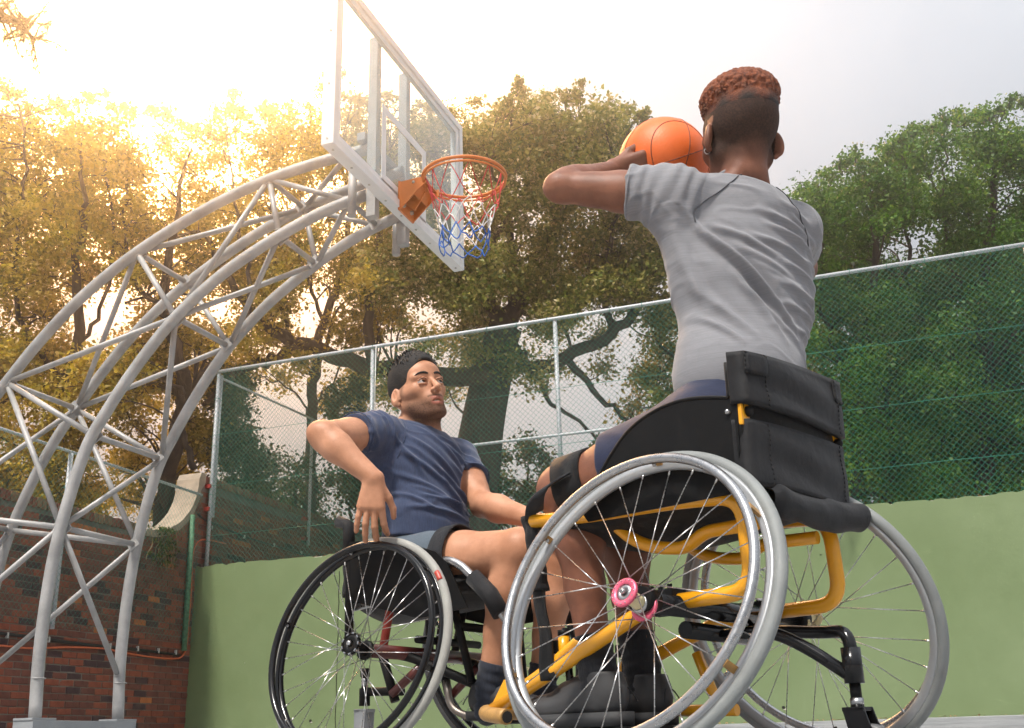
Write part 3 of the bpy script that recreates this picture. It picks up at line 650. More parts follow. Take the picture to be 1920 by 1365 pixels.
def make_wheel(parent, centre, out_dir, camber, R0, Rh, off, mats, spin=0.0, nsp=28, pink=False):
    """mats: tyre, rim, hand rim, spoke, hub"""
    w = empty('wheel', centre); w.parent = parent
    nrm_ = Vector((0, out_dir*math.cos(camber), math.sin(camber)))
    w.rotation_mode = 'QUATERNION'
    zax = Vector((0, -out_dir*math.sin(camber), math.cos(camber))); yax = zax.cross(nrm_)
    w.rotation_quaternion = Matrix((nrm_, yax, zax)).transposed().to_quaternion()
    # tyre with a flattened inner side
    lathe_x('tyre', ringprof(R0-.0125, .0125, 16), mats[0], w, 96)
    r1 = R0-.026
    lathe_x('rim', [(-.0095, r1+.006), (-.0105, r1+.001), (-.0095, r1-.006), (-.006, r1-.012), (0, r1-.014), (.006, r1-.012), (.0095, r1-.006), (.0105, r1+.001), (.0095, r1+.006), (0, r1+.004)], mats[1], w, 96)
    hr = lathe_x('hand_rim', [(x+off, r) for x, r in ringprof(Rh-.0095, .0095, 14)], mats[2], w, 96)
    for k in range(6):
        a = spin+(k+.35)/6*2*math.pi; c = np.array([off/2, (r1-.004)*math.cos(a), (r1-.004)*math.sin(a)])
        b2 = box_obj('hand_rim_bracket', tuple(c), (off*0.98, .014, .006), M_WORN if pink else mats[2], w, 0.001, Matrix.Rotation(a-math.pi/2, 3, 'X'))
        bm = bmesh.new(); bmesh.ops.create_icosphere(bm, subdivisions=1, radius=.005)
        bm_obj('bracket_bolt', bm, M_ALU, w, True, loc=(off*0.55, (r1-.012)*math.cos(a+.01), (r1-.012)*math.sin(a+.01)))
    # hub
    if pink:
        hub = lathe_x('hub', [(-.030, .010), (-.030, .014), (.030, .014), (.030, .010)], M_CREAM, w, 28, False)
        for xx, mt in ((.0315, M_PINK), (-.0315, M_PINK)):
            lathe_x('hub_flange', [(xx-.004, .012), (xx-.004, .027), (xx-.002, .0285), (xx+.002, .0285), (xx+.004, .027), (xx+.004, .0175), (xx+.001, .0165), (xx+.001, .012)], mt, w, 32)
        lathe_x('hub_band', [(-.027, .0142), (-.027, .019), (-.012, .0165), (-.012, .0142)], M_ALU, w, 24)
        lathe_x('bearing', [(.030, .0062), (.030, .0165), (.034, .0165), (.034, .0062)], M_ALU, w, 24)
        lathe_x('axle_button', [(.028, 0.0), (.028, .0055), (.040, .0055), (.042, .003), (.042, 0.0)], M_ALU, w, 14)
        for k in range(16):
            a = k/16*2*math.pi
            for xx in (.036,):
                bm = bmesh.new(); bmesh.ops.create_icosphere(bm, subdivisions=1, radius=.0016); bm_obj('spoke_head', bm, M_ALU, w, True, loc=(xx, .024*math.cos(a), .024*math.sin(a)))
    else:
        hub = lathe_x('hub', [(-.028, .008), (-.028, .016), (.028, .016), (.028, .008)], mats[4], w, 28, False)
        for xx in (.030, -.030):
            lathe_x('hub_flange', [(xx-.004, .008), (xx-.004, .027), (xx+.004, .027), (xx+.004, .010)], mats[4], w, 32)
        if mats[4] is M_BLKM:
            for k in range(18):
                a = k/18*2*math.pi
                box_obj('hub_tooth', (.030, .0285*math.cos(a), .0285*math.sin(a)), (.012, .0045, .009), M_BLKM if k % 2 else M_ALU, w, 0.001, Matrix.Rotation(a, 3, 'X'))
        lathe_x('axle_button', [(.030, 0.0), (.030, .006), (.043, .006), (.043, 0.0)], mats[3], w, 14)
    # spokes: one mesh shared
    V, Fq, caps = tube_arrays(np.array([[0, 0, 0], [0, 0, .5], [0, 0, 1.0]]), 1.0, 6)
    sm = tubes_mesh('spoke', [(np.array([[0, 0, 0], [0, 0, 1.0]]), 0.00115, 6)]); sm.materials.append(mats[3])
    nm = tubes_mesh('nipple', [(np.array([[0, 0, 0], [0, 0, .012]]), 0.0021, 6)]); nm.materials.append(mats[3])
    for k in range(nsp):
        side = 1 if k % 2 else -1; tw = 1 if (k//2) % 2 else -1
        a = spin+k/nsp*2*math.pi; ah = a+tw*R(62)
        p0 = Vector((side*.0305, .024*math.cos(ah), .024*math.sin(ah))); p1 = Vector((side*.002, (r1-.012)*math.cos(a), (r1-.012)*math.sin(a)))
        d = p1-p0; o = bpy.data.objects.new('spoke', sm); link(o); o.parent = w; o.location = p0
        o.rotation_mode = 'QUATERNION'; o.rotation_quaternion = d.to_track_quat('Z', 'Y'); o.scale = (1, 1, d.length)
        o2 = bpy.data.objects.new('spoke_nipple', nm); link(o2); o2.parent = w; o2.location = p1-d.normalized()*.011; o2.rotation_mode = 'QUATERNION'; o2.rotation_quaternion = d.to_track_quat('Z', 'Y')
    # valve
    tube('valve', [(0, .002, -(r1-.014)), (0, .002, -(r1-.045))], .0035, M_BLKM, w, 8)
    return w
def cloth_panel(name, fn, nu, nv, thick, mat, parent):
    U, Vv = np.meshgrid(np.linspace(0, 1, nu), np.linspace(0, 1, nv), indexing='ij')
    P = np.stack(fn(U, Vv), -1); i = np.arange(nu-1)[:, None]; j = np.arange(nv-1)[None]
    q = np.stack([i*nv+j, (i+1)*nv+j, (i+1)*nv+j+1, i*nv+j+1], -1).reshape(-1, 4)
    o = obj(name, mesh_np(name, P.reshape(-1, 3), q), mat, parent)
    s = o.modifiers.new('thickness', 'SOLIDIFY'); s.thickness = thick; s.offset = 0
    return o
def seam(parent, P, mat=M_SEWN, r=.0012, dash=.006):
    """row of stitches along a polyline"""
    P = np.array(P); d = np.linalg.norm(np.diff(P, axis=0), axis=1); L = np.concatenate([[0], np.cumsum(d)]); sp = []
    for s in np.arange(0, L[-1], dash*1.6):
        a = [np.interp(s, L, P[:, i]) for i in range(3)]; b = [np.interp(min(s+dash, L[-1]), L, P[:, i]) for i in range(3)]; sp.append((np.array([a, b]), r, 4))
    return obj('stitching', tubes_mesh('stitching', sp), mat, parent)

# --------------------------------------------------------------- yellow chair (near)
CA = empty('wheelchair', (-.3611, 2.2703, 0), -3.5429)
tag(CA, 'yellow framed sports wheelchair with silver wheels and pink hub in front', 'wheelchair')
R0 = .315; cA = .3646; hA = .3154; zA = R0*math.cos(cA)
make_wheel(CA, (0, hA, zA), 1, cA, R0, .2868, .0417, (M_TYREG, M_RIMA, M_ALU, M_SPOKE, M_PINK), spin=.11, pink=True)
make_wheel(CA, (0, -hA, zA), -1, cA, R0, .2868, .0417, (M_TYREG, M_RIMA, M_ALU, M_SPOKE, M_CREAM), spin=.25)
for s in (1, -1):
    y = .17*s
    tube('seat_tube', fillet([(.375, y, .516), (.21, y, .503), (.0, y, .497), (-.158, y, .484), (-.164, y, .304), (.02, y, .302)], .055, 7), .0155, M_YEL, CA, 16)
    tube('front_tube', fillet([(.06, y*.99, .300), (.115, y*.86, .292), (.33, .125*s, .212), (.56, .125*s, .118)], .03), .0155, M_YEL, CA, 16)
    tube('stay_tube', [(.265, .128*s, .236), (.30, .127*s, .249), (.40, .122*s, .196), (.565, .115*s, .125)], .0120, M_YEL, CA, 14)
    tube('lower_loop', fillet([(.19, .125*s, .492), (.145, .115*s, .447), (.09, .11*s, .424), (.015, .11*s, .413), (-.03, .11*s, .440), (-.155, .12*s, .437)], .03), .0135, M_YEL, CA, 14)
    tube('stub_post', [(.350, .112*s, .212), (.349, .112*s, .268)], .0125, M_YEL, CA, 14)
    tube('post_cap', [(.349, .112*s, .268), (.349, .112*s, .280)], .0133, M_BLKM, CA, 12)
    tube('footrest_rod', fillet([(.349, .105*s, .285), (.349, .10*s, .20), (.349, .085*s, .085), (.30, .07*s, .075)], .03), .0085, M_BLK, CA, 10)
    bm = bmesh.new(); add_box(bm, (.365, .112*s, .245), (.018, .03, .028), .003); bm_obj('clamp', bm, M_BLKM, CA)
    bm = bmesh.new(); add_box(bm, (.035, y, .303), (.07, .05, .048), .004); cl = bm_obj('axle_clamp', bm, M_BLKM, CA)
    for q in (-.022, 0, .022):
        bm = bmesh.new(); bmesh.ops.create_cone(bm, cap_ends=True, segments=8, radius1=.005, radius2=.005, depth=.012); bm_obj('clamp_bolt', bm, M_BLKM, cl, loc=(.035+q, y+.012*s, .330))
    if s == -1:
        tube('rear_stay', [(.17, y*.75, .228), (.12, y*.75, .10)], .012, M_YEL, CA, 12)
        tube('lower_cross_tube', [(.30, y*.75, .11), (.08, y*.75, .105)], .0125, M_YEL, CA, 12)
    tube('back_post', [(-.165, .185*s, .48), (-.182, .192*s, .60), (-.185, .192*s, .755)], .0125, M_BLKM, CA, 12)
    bm = bmesh.new(); add_box(bm, (-.186, .188*s, .636), (.018, .03, .05), .003); tb = bm_obj('back_tab', bm, M_YEL, CA)
    bm = bmesh.new(); bmesh.ops.create_icosphere(bm, subdivisions=2, radius=.011); bm_obj('knob', bm, M_BLKM, tb, True, loc=(-.197, .184*s-.004*s, .640))
    # side guard: curved plate with a rolled edge
    edge = catmull([(-.172, .668), (-.10, .684), (-.04, .687), (.02, .676), (.071, .654), (.11, .622), (.146, .583), (.175, .545), (.203, .500)], 5)
    poly = [tuple(p) for p in edge]+[(.19, .482), (-.165, .482), (-.185, .56), (-.188, .655)]
    g_ = prism('side_guard', poly, .2035*s-.002, .2035*s+.002, 'y', M_BLKM, CA)
    tube('rolled_edge', [(p[0], .2035*s, p[1]) for p in edge], .0045, M_BLKM, g_, 8)
    bm = bmesh.new(); bmesh.ops.create_icosphere(bm, subdivisions=2, radius=.006); bm_obj('guard_bolt', bm, M_ALU, g_, True, loc=(-.168, .2075*s, .640))
tube('rear_cross_tube', [(-.160, -.17, .486), (-.160, .17, .486)], .0155, M_YEL, CA, 16)
tube('front_cross_tube', fillet([(.30, .17, .510), (.375, .17, .517), (.392, .14, .517), (.392, -.14, .517), (.375, -.17, .517)], .03), .0150, M_YEL, CA, 14)
# axle tube, camber plugs
tube('axle_tube', [(0, -.285, .292), (0, .285, .292)], .0205, M_BLK, CA, 18)
for s in (1, -1): tube('camber_plug', [(0, s*.262, .292), (0, s*.300, .296)], .026, M_BLKM, CA, 16)
tube('lower_bar', [(.02, -.12, .248), (.02, .13, .252)], .017, M_BLK, CA, 14)
# front bumper: wing with open ends
bmp_ = catmull([(.455, .185, .104), (.53, .165, .112), (.578, .12, .118), (.600, .06, .118), (.605, 0, .118), (.600, -.06, .118), (.578, -.12, .118), (.53, -.165, .112), (.455, -.185, .104)], 5)
tube('bumper', bmp_, .0165, M_WORN, CA, 14)
for s in (1, -1): tube('bumper_bore', [(.4565, .1845*s, .104), (.4535, .1855*s, .1037)], .0125, M_SEWN, CA, 12)
for s in (1, -1): prism('bumper_fin', [(.50, .12), (.56, .125), (.515, .185), (.498, .185)], .125*s-.004, .125*s+.004, 'y', M_YEL, CA)
# anti-tip arm and castor
CE = -.245
tube('anti_tip_arm', fillet([(.0, .02, .246), (-.10, .01, .246), (-.165, -.005, .210), (CE, -.02, .150)], .05), .0125, M_BLK, CA, 14)
tube('anti_tip_stay', fillet([(.0, -.08, .262), (-.15, -.06, .242), (CE+.005, -.03, .236), (CE, -.025, .18)], .04), .0125, M_BLK, CA, 14)
tube('castor_housing', [(CE, -.022, .140), (CE, -.022, .205)], .0185, M_BLK, CA, 18)
tube('castor_stem', [(CE, -.022, .112), (CE, -.022, .142)], .0105, M_BLKM, CA, 12)
tube('castor_nut', [(CE, -.022, .098), (CE, -.022, .114)], .0125, M_ALU, CA, 12)
cs = empty('castor', (CE, -.022, 0)); cs.parent = CA
for s in (1, -1): prism('fork', [(-.020, .098), (.022, .098), (.010, .038), (-.030, .022), (-.040, .03)], s*.018-.003, s*.018+.003, 'y', M_BLK, cs, .001)
bm = bmesh.new(); add_box(bm, (0.001, 0, .094), (.042, .042, .008), .002); bm_obj('fork_crown', bm, M_BLK, cs)
cw = lathe_x('castor_wheel', [(-.012, .006), (-.012, .028), (-.008, .034), (.008, .034), (.012, .028), (.012, .006)], simple('castor_urethane', (0.10, 0.10, 0.105), 0.45), cs, 32)
cw.rotation_euler = (0, 0, R(90)); cw.location = (-.022, 0, .034)
# foot plate
bm = bmesh.new(); add_box(bm, (.31, 0, .073), (.25, .24, .008), .003); bm_obj('foot_plate', bm, M_BLKM, CA)
# upholstery
def bk(x0, z0, z1, bow, tilt=0.012, w=.205):
    def f(U, V):
        y = (0.5-U)*2*w; z = z0+(z1-z0)*V+tilt*(-(y)/w)*V
        x = x0-bow*np.cos(y/w*np.pi/2)-.004*np.sin(V*9+U*4)*np.cos(y/w*1.5)
        edge = np.clip((np.abs(y)-w*.93)/(w*.07), 0, 1); x = x+edge**2*.024
        return x, y, z
    return f
br = cloth_panel('backrest_lower', bk(-.196, .495, .628, .016, .006), 26, 14, .010, M_NYLON, CA)
bu = cloth_panel('backrest_flap', bk(-.201, .652, .768, .016, .012, .209), 26, 12, .014, M_NYLON, CA)
cloth_panel('backrest_inner', bk(-.183, .50, .755, .012, .01, .19), 20, 10, .012, M_PADB, CA)
for yy in (.135, -.165):
    f_ = bk(-.2095, .655, .763, .016, .012, .209); V = np.linspace(0, 1, 12); U = np.full(12, 0.5-yy/(2*.209)); seam(bu, np.stack(f_(U, V), -1))
    f_ = bk(-.2025, .50, .625, .016, .006); U = np.full(12, 0.5-yy/(2*.205)); seam(br, np.stack(f_(U, V), -1))
    for dz in (.002, .112):
        pass
for yy, sgn in ((.165, 1), (-.185, -1)):   # reinforcing tabs sewn on the flap
    f_ = bk(-.2105, .652, .768, .016, .012, .209)
    U0 = 0.5-yy/(2*.209)
    cloth_panel('corner_patch', (lambda U, V, a=U0: f_(a+(U-.5)*.16, .58+V*.40)), 6, 6, .003, M_NYLON, bu)
    c = [(U0-.08, .58), (U0+.08, .58), (U0+.08, .98), (U0-.08, .98), (U0-.08, .58)]
    seam(bu, np.array([[float(q) for q in f_(np.array(u), np.array(v))] for u, v in c])-np.array([.002, 0, 0]))
# sling, cushion and rolled flap under the backrest
cloth_panel('seat_sling', lambda U, V: (-.155+U*.53, (V-.5)*.335, .492-.055*np.sin(V*np.pi)*np.sin(np.clip(U*1.1, 0, 1)*np.pi)**.6), 18, 14, .010, M_PADB, CA)
bm = bmesh.new(); add_box(bm, (.08, 0, .515), (.46, .33, .055), .018); bm_obj('seat_cushion', bm, M_PADB, CA, True)
u = np.linspace(0, 1, 40); ang = np.linspace(0, 2*np.pi, 20, endpoint=False)
yy = .15-u*.395; rr = .0235*np.clip(np.minimum(u, 1-u)*16, .25, 1)**.5
V = []
for i in range(40):
    wr = 1+.05*np.sin(ang*2+yy[i]*21)+.03*np.sin(yy[i]*57+ang*3)+.05*np.sin(yy[i]*33-ang*2+1)
    V.append(np.stack([-.207+rr[i]*wr*np.cos(ang)*1.0, np.full(20, yy[i]), .474+.012*u[i]+rr[i]*1.35*wr*np.sin(ang)-.012*np.sin(u[i]*3.1)], -1))
V = np.concatenate(V); i = np.arange(39)[:, None]; k = np.arange(20)[None]
obj('rolled_flap', mesh_np('rolled_flap', V, np.stack([i*20+k, i*20+(k+1) % 20, (i+1)*20+(k+1) % 20, (i+1)*20+k], -1).reshape(-1, 4)), M_NYLON, CA)
# cloth sleeve on the front corner, calf strap
def slv(U, V):
    a = U*2*np.pi; t = V
    wv = 1+.12*np.sin(a*3+t*9)+.08*np.sin(t*23+a)
    return .388-.004*t+(.024-.004*t)*np.cos(a)*wv, .156-.010*t+(.021-.006*t)*np.sin(a)*wv, .530-.165*t
cloth_panel('leg_sleeve', slv, 24, 22, .003, M_NYLON, CA)
cloth_panel('calf_strap', lambda U, V: (.384-.012*V+(U-.5)*.036+.003*np.sin(V*9), .147-.008*V+.004*np.sin(U*3+V*5), .375-.20*V), 5, 16, .005, M_PADB, CA)
# marker strokes on the cream hub shell (a K over an R)
def arcpt(a, x): return (x, .0147*math.cos(a), .0147*math.sin(a))
whA = [c for c in CA.children if c.name.startswith('wheel')][0]
for st in (((2.2, -.006), (2.2, .012)), ((2.2, .004), (2.6, .012)), ((2.25, .003), (2.6, -.006)), ((2.95, -.006), (2.95, .012)), ((2.95, .012), (3.25, .010), (3.25, .004), (2.95, .003)), ((3.0, .003), (3.3, -.006))):
    tube('marker_stroke', [arcpt(a, x) for a, x in st], .0009, M_SEWN, whA, 5)

# --------------------------------------------------------------- black chair (far)
CB = empty('wheelchair', (-1.354, 3.029, 0), -.24)
tag(CB, 'black framed sports wheelchair with black hand rims ridden by the man in the navy shirt', 'wheelchair')
cB = .227; hB = .342; zB = R0*math.cos(cB)
make_wheel(CB, (0, -hB, zB), -1, cB, R0, .289, .039, (M_TYREB, M_BLK, M_BLK, M_SPOKE, M_BLKM), spin=.4, nsp=36)
make_wheel(CB, (0, hB, zB), 1, cB, R0, .289, .039, (M_TYRED, M_BLK, M_BLK, M_SPOKE, M_BLKM), spin=.1, nsp=36)
for w in [c for c in CB.children if c.name.startswith('wheel')][:1]:   # red marks on the tyre
    for a in (.55, 1.9, 3.2, 4.4):
        t = np.linspace(a, a+.10, 6); tube('tyre_mark', np.stack([np.full(6, .006), (R0-.0105)*np.cos(t), (R0-.0105)*np.sin(t)], -1), .0085, M_RED, w, 8)
for s in (1, -1):
    tube('back_post', fillet([(-.172, .19*s, .33), (-.176, .19*s, .55), (-.182, .19*s, .69), (-.215, .19*s, .70)], .02), .0135, M_BLKM, CB, 12)
    tube('push_handle_sleeve', [(-.180, .19*s, .60), (-.184, .19*s, .685), (-.225, .19*s, .702)], .019, M_NYLON, CB, 12)
    tube('seat_tube', fillet([(-.172, .18*s, .44), (.05, .185*s, .46), (.17, .19*s, .545), (.235, .195*s, .525), (.33, .20*s, .44), (.385, .19*s, .36)], .04), .0125, M_ALU if s == -1 else M_BLKM, CB, 14)
    tube('tube_sleeve', [(.285, .20*s, .482), (.34, .20*s, .43), (.372, .195*s, .375)], .0245, M_NYLON, CB, 14)
    poly = [(-.165, .63), (-.06, .625), (.06, .60), (.16, .565), (.20, .53), (.27, .40), (.10, .385), (-.155, .455)]
    prism('side_guard', poly, .205*s-.003, .205*s+.003, 'y', M_BLKM, CB)
    tube('lower_tube', fillet([(-.10, .15*s, .315), (.03, .14*s, .285), (.30, .11*s, .175), (.42, .10*s, .15)], .03), .0135, M_BLKM, CB, 12)
    tube('diagonal_tube', [(-.05, .14*s, .19), (.06, .13*s, .27)], .0125, M_OXRED, CB, 12)
    tube('rear_strut', [(-.09, .14*s, .31), (-.045, .13*s, .17)], .0135, M_BLKM, CB, 12)
    tube('front_strut', [(.19, .16*s, .41), (.225, .13*s, .21)], .0115, M_BLKM, CB, 12)
    tube('upright_tube', [(-.06, .17*s, .31), (-.025, .175*s, .45)], .0125, M_RED if s == -1 else M_BLKM, CB, 12)
tube('axle_tube', [(0, -.30, .30), (0, .30, .30)], .019, M_OXRED, CB, 16)
tube('cross_tube', [(.20, -.16, .36), (.20, .16, .36)], .012, M_BLKM, CB, 12)
tube('cross_tube', [(.05, -.15, .335), (.05, .15, .335)], .011, M_BLKM, CB, 12)
tube('foot_loop', fillet([(.12, -.105, .222), (.13, -.105, .145), (.20, -.10, .118), (.42, -.09, .115), (.44, 0, .115), (.42, .09, .115), (.20, .10, .118), (.13, .105, .145), (.12, .105, .222)], .04), .0105, m_metal('worn_steel', (0.30, 0.26, 0.23), .35), CB, 12)
bm = bmesh.new(); add_box(bm, (.33, 0, .105), (.20, .21, .008), .003); bm_obj('foot_plate', bm, M_BLKM, CB)
cbx, cby = -.205, -.08
tube('castor_arm', [(-.06, cby, .20), (cbx, cby, .205)], .0125, M_BLKM, CB, 12)
tube('castor_housing', [(cbx, cby, .165), (cbx, cby, .215)], .0165, M_BLKM, CB, 14)
tube('castor_stem', [(cbx, cby, .215), (cbx, cby, .250)], .011, M_ALU, CB, 12)
tube('stem_cap', [(cbx, cby, .248), (cbx, cby, .272)], .0145, M_BLKM, CB, 12)
cs = empty('castor', (cbx, cby, 0)); cs.parent = CB
M_FORK = simple('grey_fork_paint', (0.38, 0.39, 0.40), 0.4, 0.3)
for s in (1, -1): prism('fork', [(-.022, .155), (.022, .155), (.014, .035), (-.02, .025)], s*.019-.003, s*.019+.003, 'y', M_FORK, cs, .001)
bm = bmesh.new(); add_box(bm, (0, 0, .151), (.046, .044, .010), .002); bm_obj('fork_crown', bm, M_FORK, cs)
cw = lathe_x('castor_wheel', [(-.012, .006), (-.012, .034), (-.008, .040), (.008, .040), (.012, .034), (.012, .006)], M_TYRED, cs, 32); cw.rotation_euler = (0, 0, R(90)); cw.location = (0, 0, .040)
cloth_panel('backrest', lambda U, V: (-.185-.018*np.sin(U*np.pi)-.003*np.sin(V*14+U*5), (U-.5)*.40, .47+V*.16), 18, 12, .014, M_NYLON, CB)
cloth_panel('seat_sling', lambda U, V: (-.17+U*.47, (V-.5)*.37, .455+.03*U-.045*np.sin(V*np.pi)), 14, 12, .012, M_PADB, CB)
bm = bmesh.new(); add_box(bm, (.05, 0, .475), (.42, .36, .05), .018); bm_obj('seat_cushion', bm, M_PADB, CB, True)
# ================================================================= people: signed-distance bodies turned into one smooth surface
def V3(*a): return np.array(a if len(a) > 1 else a[0], float)
def unit(v): v = V3(v); return v/np.linalg.norm(v)
class Field:
    def __init__(s, lo, hi, h):
        s.lo = np.array(lo, float); s.h = h; s.n = np.ceil((np.array(hi)-s.lo)/h).astype(int)+1
        s.F = np.full(tuple(s.n), 0.06, np.float32)
    def sl(s, lo, hi):
        a = np.clip(np.floor((np.array(lo)-s.lo)/s.h).astype(int), 0, s.n); b = np.clip(np.ceil((np.array(hi)-s.lo)/s.h).astype(int)+1, 0, s.n)
        if np.any(b <= a): return None, None
        ax = [s.lo[i]+np.arange(a[i], b[i])*s.h for i in range(3)]
        G = np.stack(np.meshgrid(*ax, indexing='ij'), -1).astype(np.float32)
        return tuple(slice(a[i], b[i]) for i in range(3)), G
    def comb(s, sl, d, k, op):
        f = s.F[sl]
        if op == 'u':
            h = np.clip(.5+.5*(f-d)/k, 0, 1); s.F[sl] = f+(d-f)*h-k*h*(1-h)
        elif op == 'i':      # intersect
            h = np.clip(.5-.5*(f-d)/k, 0, 1); s.F[sl] = f+(d-f)*h+k*h*(1-h)
        else:
            d = -d; h = np.clip(.5-.5*(f-d)/k, 0, 1); s.F[sl] = f+(d-f)*h+k*h*(1-h)
    def run(s, prims, grow=0.0):
        for p in prims:
            t, k, op = p[0], p[-2], p[-1]; m = k+.012+abs(grow); g = grow if op == 'u' else 0.0
            if t == 'cap':
                a, b, ra, rb = V3(p[1]).astype(np.float32), V3(p[2]).astype(np.float32), np.float32(p[3]), np.float32(p[4]); r = max(ra, rb)+m
                sl, G = s.sl(np.minimum(a, b)-r, np.maximum(a, b)+r)
                if sl is None: continue
                ab = b-a; q = G-a; tt = np.clip((q@ab)/np.float32(max(ab@ab, 1e-9)), 0, 1)
                q = q-tt[..., None]*ab; d = np.sqrt(np.einsum('...i,...i', q, q))-(ra+(rb-ra)*tt)-np.float32(g)
            elif t == 'ell':
                c, r, M = V3(p[1]), V3(p[2]), p[3]; rr = max(r)+m
                sl, G = s.sl(c-rr, c+rr)
                if sl is None: continue
                q = G-c.astype(np.float32); q = q@M.astype(np.float32) if M is not None else q
                e = (r+g).astype(np.float32); q = q/e; k0 = np.sqrt(np.einsum('...i,...i', q, q)); q = q/e; k1 = np.sqrt(np.einsum('...i,...i', q, q)); d = k0*(k0-1)/np.maximum(k1, 1e-6)
                d = np.maximum(d, -min(e)) 
            elif t == 'cyl':
                a, b, r = V3(p[1]), V3(p[2]), p[3]; rr = r+m
                sl, G = s.sl(np.minimum(a, b)-rr, np.maximum(a, b)+rr)
                if sl is None: continue
                ab = b-a; L = np.linalg.norm(ab); ab = ab/L; q = G-a; t_ = q@ab
                rad = np.linalg.norm(q-t_[..., None]*ab, axis=-1)-r; d = np.maximum(np.maximum(-t_, t_-L), rad)
            elif t == 'half':  # half space: inside where n.(x-c) < 0
                c, n_ = V3(p[1]), unit(p[2]); sl = (slice(None),)*3
                ax = [s.lo[i]+np.arange(s.n[i])*s.h for i in range(3)]
                d = ((ax[0]-c[0])*n_[0])[:, None, None]+((ax[1]-c[1])*n_[1])[None, :, None]+((ax[2]-c[2])*n_[2])[None, None, :]
            s.comb(sl, d.astype(np.float32), k, op)
        return s
    def nets(s):
        F = s.F; ins = F < 0; n = np.array(F.shape)-1
        c = [ins[i:i+n[0], j:j+n[1], k:k+n[2]] for i in (0, 1) for j in (0, 1) for k in (0, 1)]
        cnt = sum(x.astype(np.int8) for x in c); act = np.argwhere((cnt > 0) & (cnt < 8))
        off = np.array([(i, j, k) for i in (0, 1) for j in (0, 1) for k in (0, 1)])
        val = np.stack([F[act[:, 0]+o[0], act[:, 1]+o[1], act[:, 2]+o[2]] for o in off], 1)
        sm = np.zeros((len(act), 3)); ct = np.zeros(len(act))
        for a in range(8):
            for b in range(a+1, 8):
                if np.abs(off[a]-off[b]).sum() != 1: continue
                va, vb = val[:, a], val[:, b]; cr_ = (va < 0) != (vb < 0)
                t = np.where(cr_, va/np.where(np.abs(va-vb) < 1e-9, 1, va-vb), 0)
                sm += np.where(cr_[:, None], off[a]+(off[b]-off[a])*t[:, None], 0); ct += cr_
        V = s.lo+(act+sm/ct[:, None])*s.h
        idx = np.full(tuple(n), -1, np.int64); idx[act[:, 0], act[:, 1], act[:, 2]] = np.arange(len(act))
        Q = []
        for ax in range(3):
            o1, o2 = [(1, 2), (2, 0), (0, 1)][ax]
            sa = [slice(None)]*3; sb = [slice(None)]*3; sa[ax] = slice(0, -1); sb[ax] = slice(1, None)
            A0, B0 = ins[tuple(sa)], ins[tuple(sb)]; e = np.argwhere(A0 != B0)
            ok = (e[:, o1] > 0) & (e[:, o2] > 0) & (e[:, o1] < n[o1]) & (e[:, o2] < n[o2]); e = e[ok]
            def at_(d1, d2):
                q = e.copy(); q[:, o1] -= d1; q[:, o2] -= d2; return idx[q[:, 0], q[:, 1], q[:, 2]]
            quad = np.stack([at_(1, 1), at_(0, 1), at_(0, 0), at_(1, 0)], 1)
            fl = ~A0[e[:, 0], e[:, 1], e[:, 2]]; quad[fl] = quad[fl][:, ::-1]; Q.append(quad)
        Q = np.concatenate(Q); Q = Q[(Q >= 0).all(1)]
        return V, Q
def vnorm(V, Q):
    a = V[Q[:, 2]]-V[Q[:, 0]]; b = V[Q[:, 3]]-V[Q[:, 1]]; fn = np.cross(a, b); N = np.zeros_like(V)
    for i in range(4): np.add.at(N, Q[:, i], fn)
    return N/np.maximum(np.linalg.norm(N, axis=1), 1e-12)[:, None]
def relax(V, Q, it=2, w=.5):
    E = np.concatenate([Q[:, [0, 1]], Q[:, [1, 2]], Q[:, [2, 3]], Q[:, [3, 0]]]); E = np.concatenate([E, E[:, ::-1]])
    for _ in range(it):
        S_ = np.zeros_like(V); c = np.zeros(len(V)); np.add.at(S_, E[:, 0], V[E[:, 1]]); np.add.at(c, E[:, 0], 1)
        V = V+(S_/np.maximum(c, 1)[:, None]-V)*w
    return V
def merge(parts):
    Vs, Qs, b = [], [], 0
    for V, Q in parts: Vs.append(V); Qs.append(Q+b); b += len(V)
    return np.concatenate(Vs), np.concatenate(Qs)
def cut_box(V, Q, lo, hi):
    c = V[Q].mean(1); m = ~((c > lo).all(1) & (c < hi).all(1)); Q = Q[m]
    u_, inv = np.unique(Q, return_inverse=True); return V[u_], inv.reshape(Q.shape)
def folds(V, N, T, ou, specs, face=None):
    """cloth folds: ridges along segments in the torso frame (y lateral, z up), on the side where N.face > 0"""
    L = (V-ou)@T; D = np.zeros(len(V))
    wgt = np.clip((N@face)*2.0, 0, 1) if face is not None else 1.0
    for (a, b, w, amp) in specs:
        a, b = V3(a), V3(b); q = L[:, 1:3]; ab = b-a; t = np.clip(((q-a)@ab)/(ab@ab), 0, 1); tap = np.sin(np.clip(t, .02, .98)*np.pi)**.6
        dist = np.linalg.norm(q-(a+t[:, None]*ab), axis=1)
        D += amp*tap*(np.exp(-(dist/w)**2)-.55*np.exp(-(dist/(w*2.1))**2))
    return V+N*(D*wgt)[:, None]
def skinmesh(name, V, Q, mat, parent, attr=None, o0=None):
    me = mesh_np(name, V-(o0 if o0 is not None else 0), Q)
    if attr:
        for k, a in attr.items():
            at2 = me.attributes.new(k, 'FLOAT', 'POINT'); at2.data.foreach_set('value', a.astype(np.float32))
    return obj(name, me, mat, parent)
def frame_m(fwd, up):
    f = unit(fwd); u_ = V3(up); u_ = unit(u_-f*(u_@f)); l = np.cross(u_, f); return np.stack([f, l, u_], 1)   # columns: forward, left, up
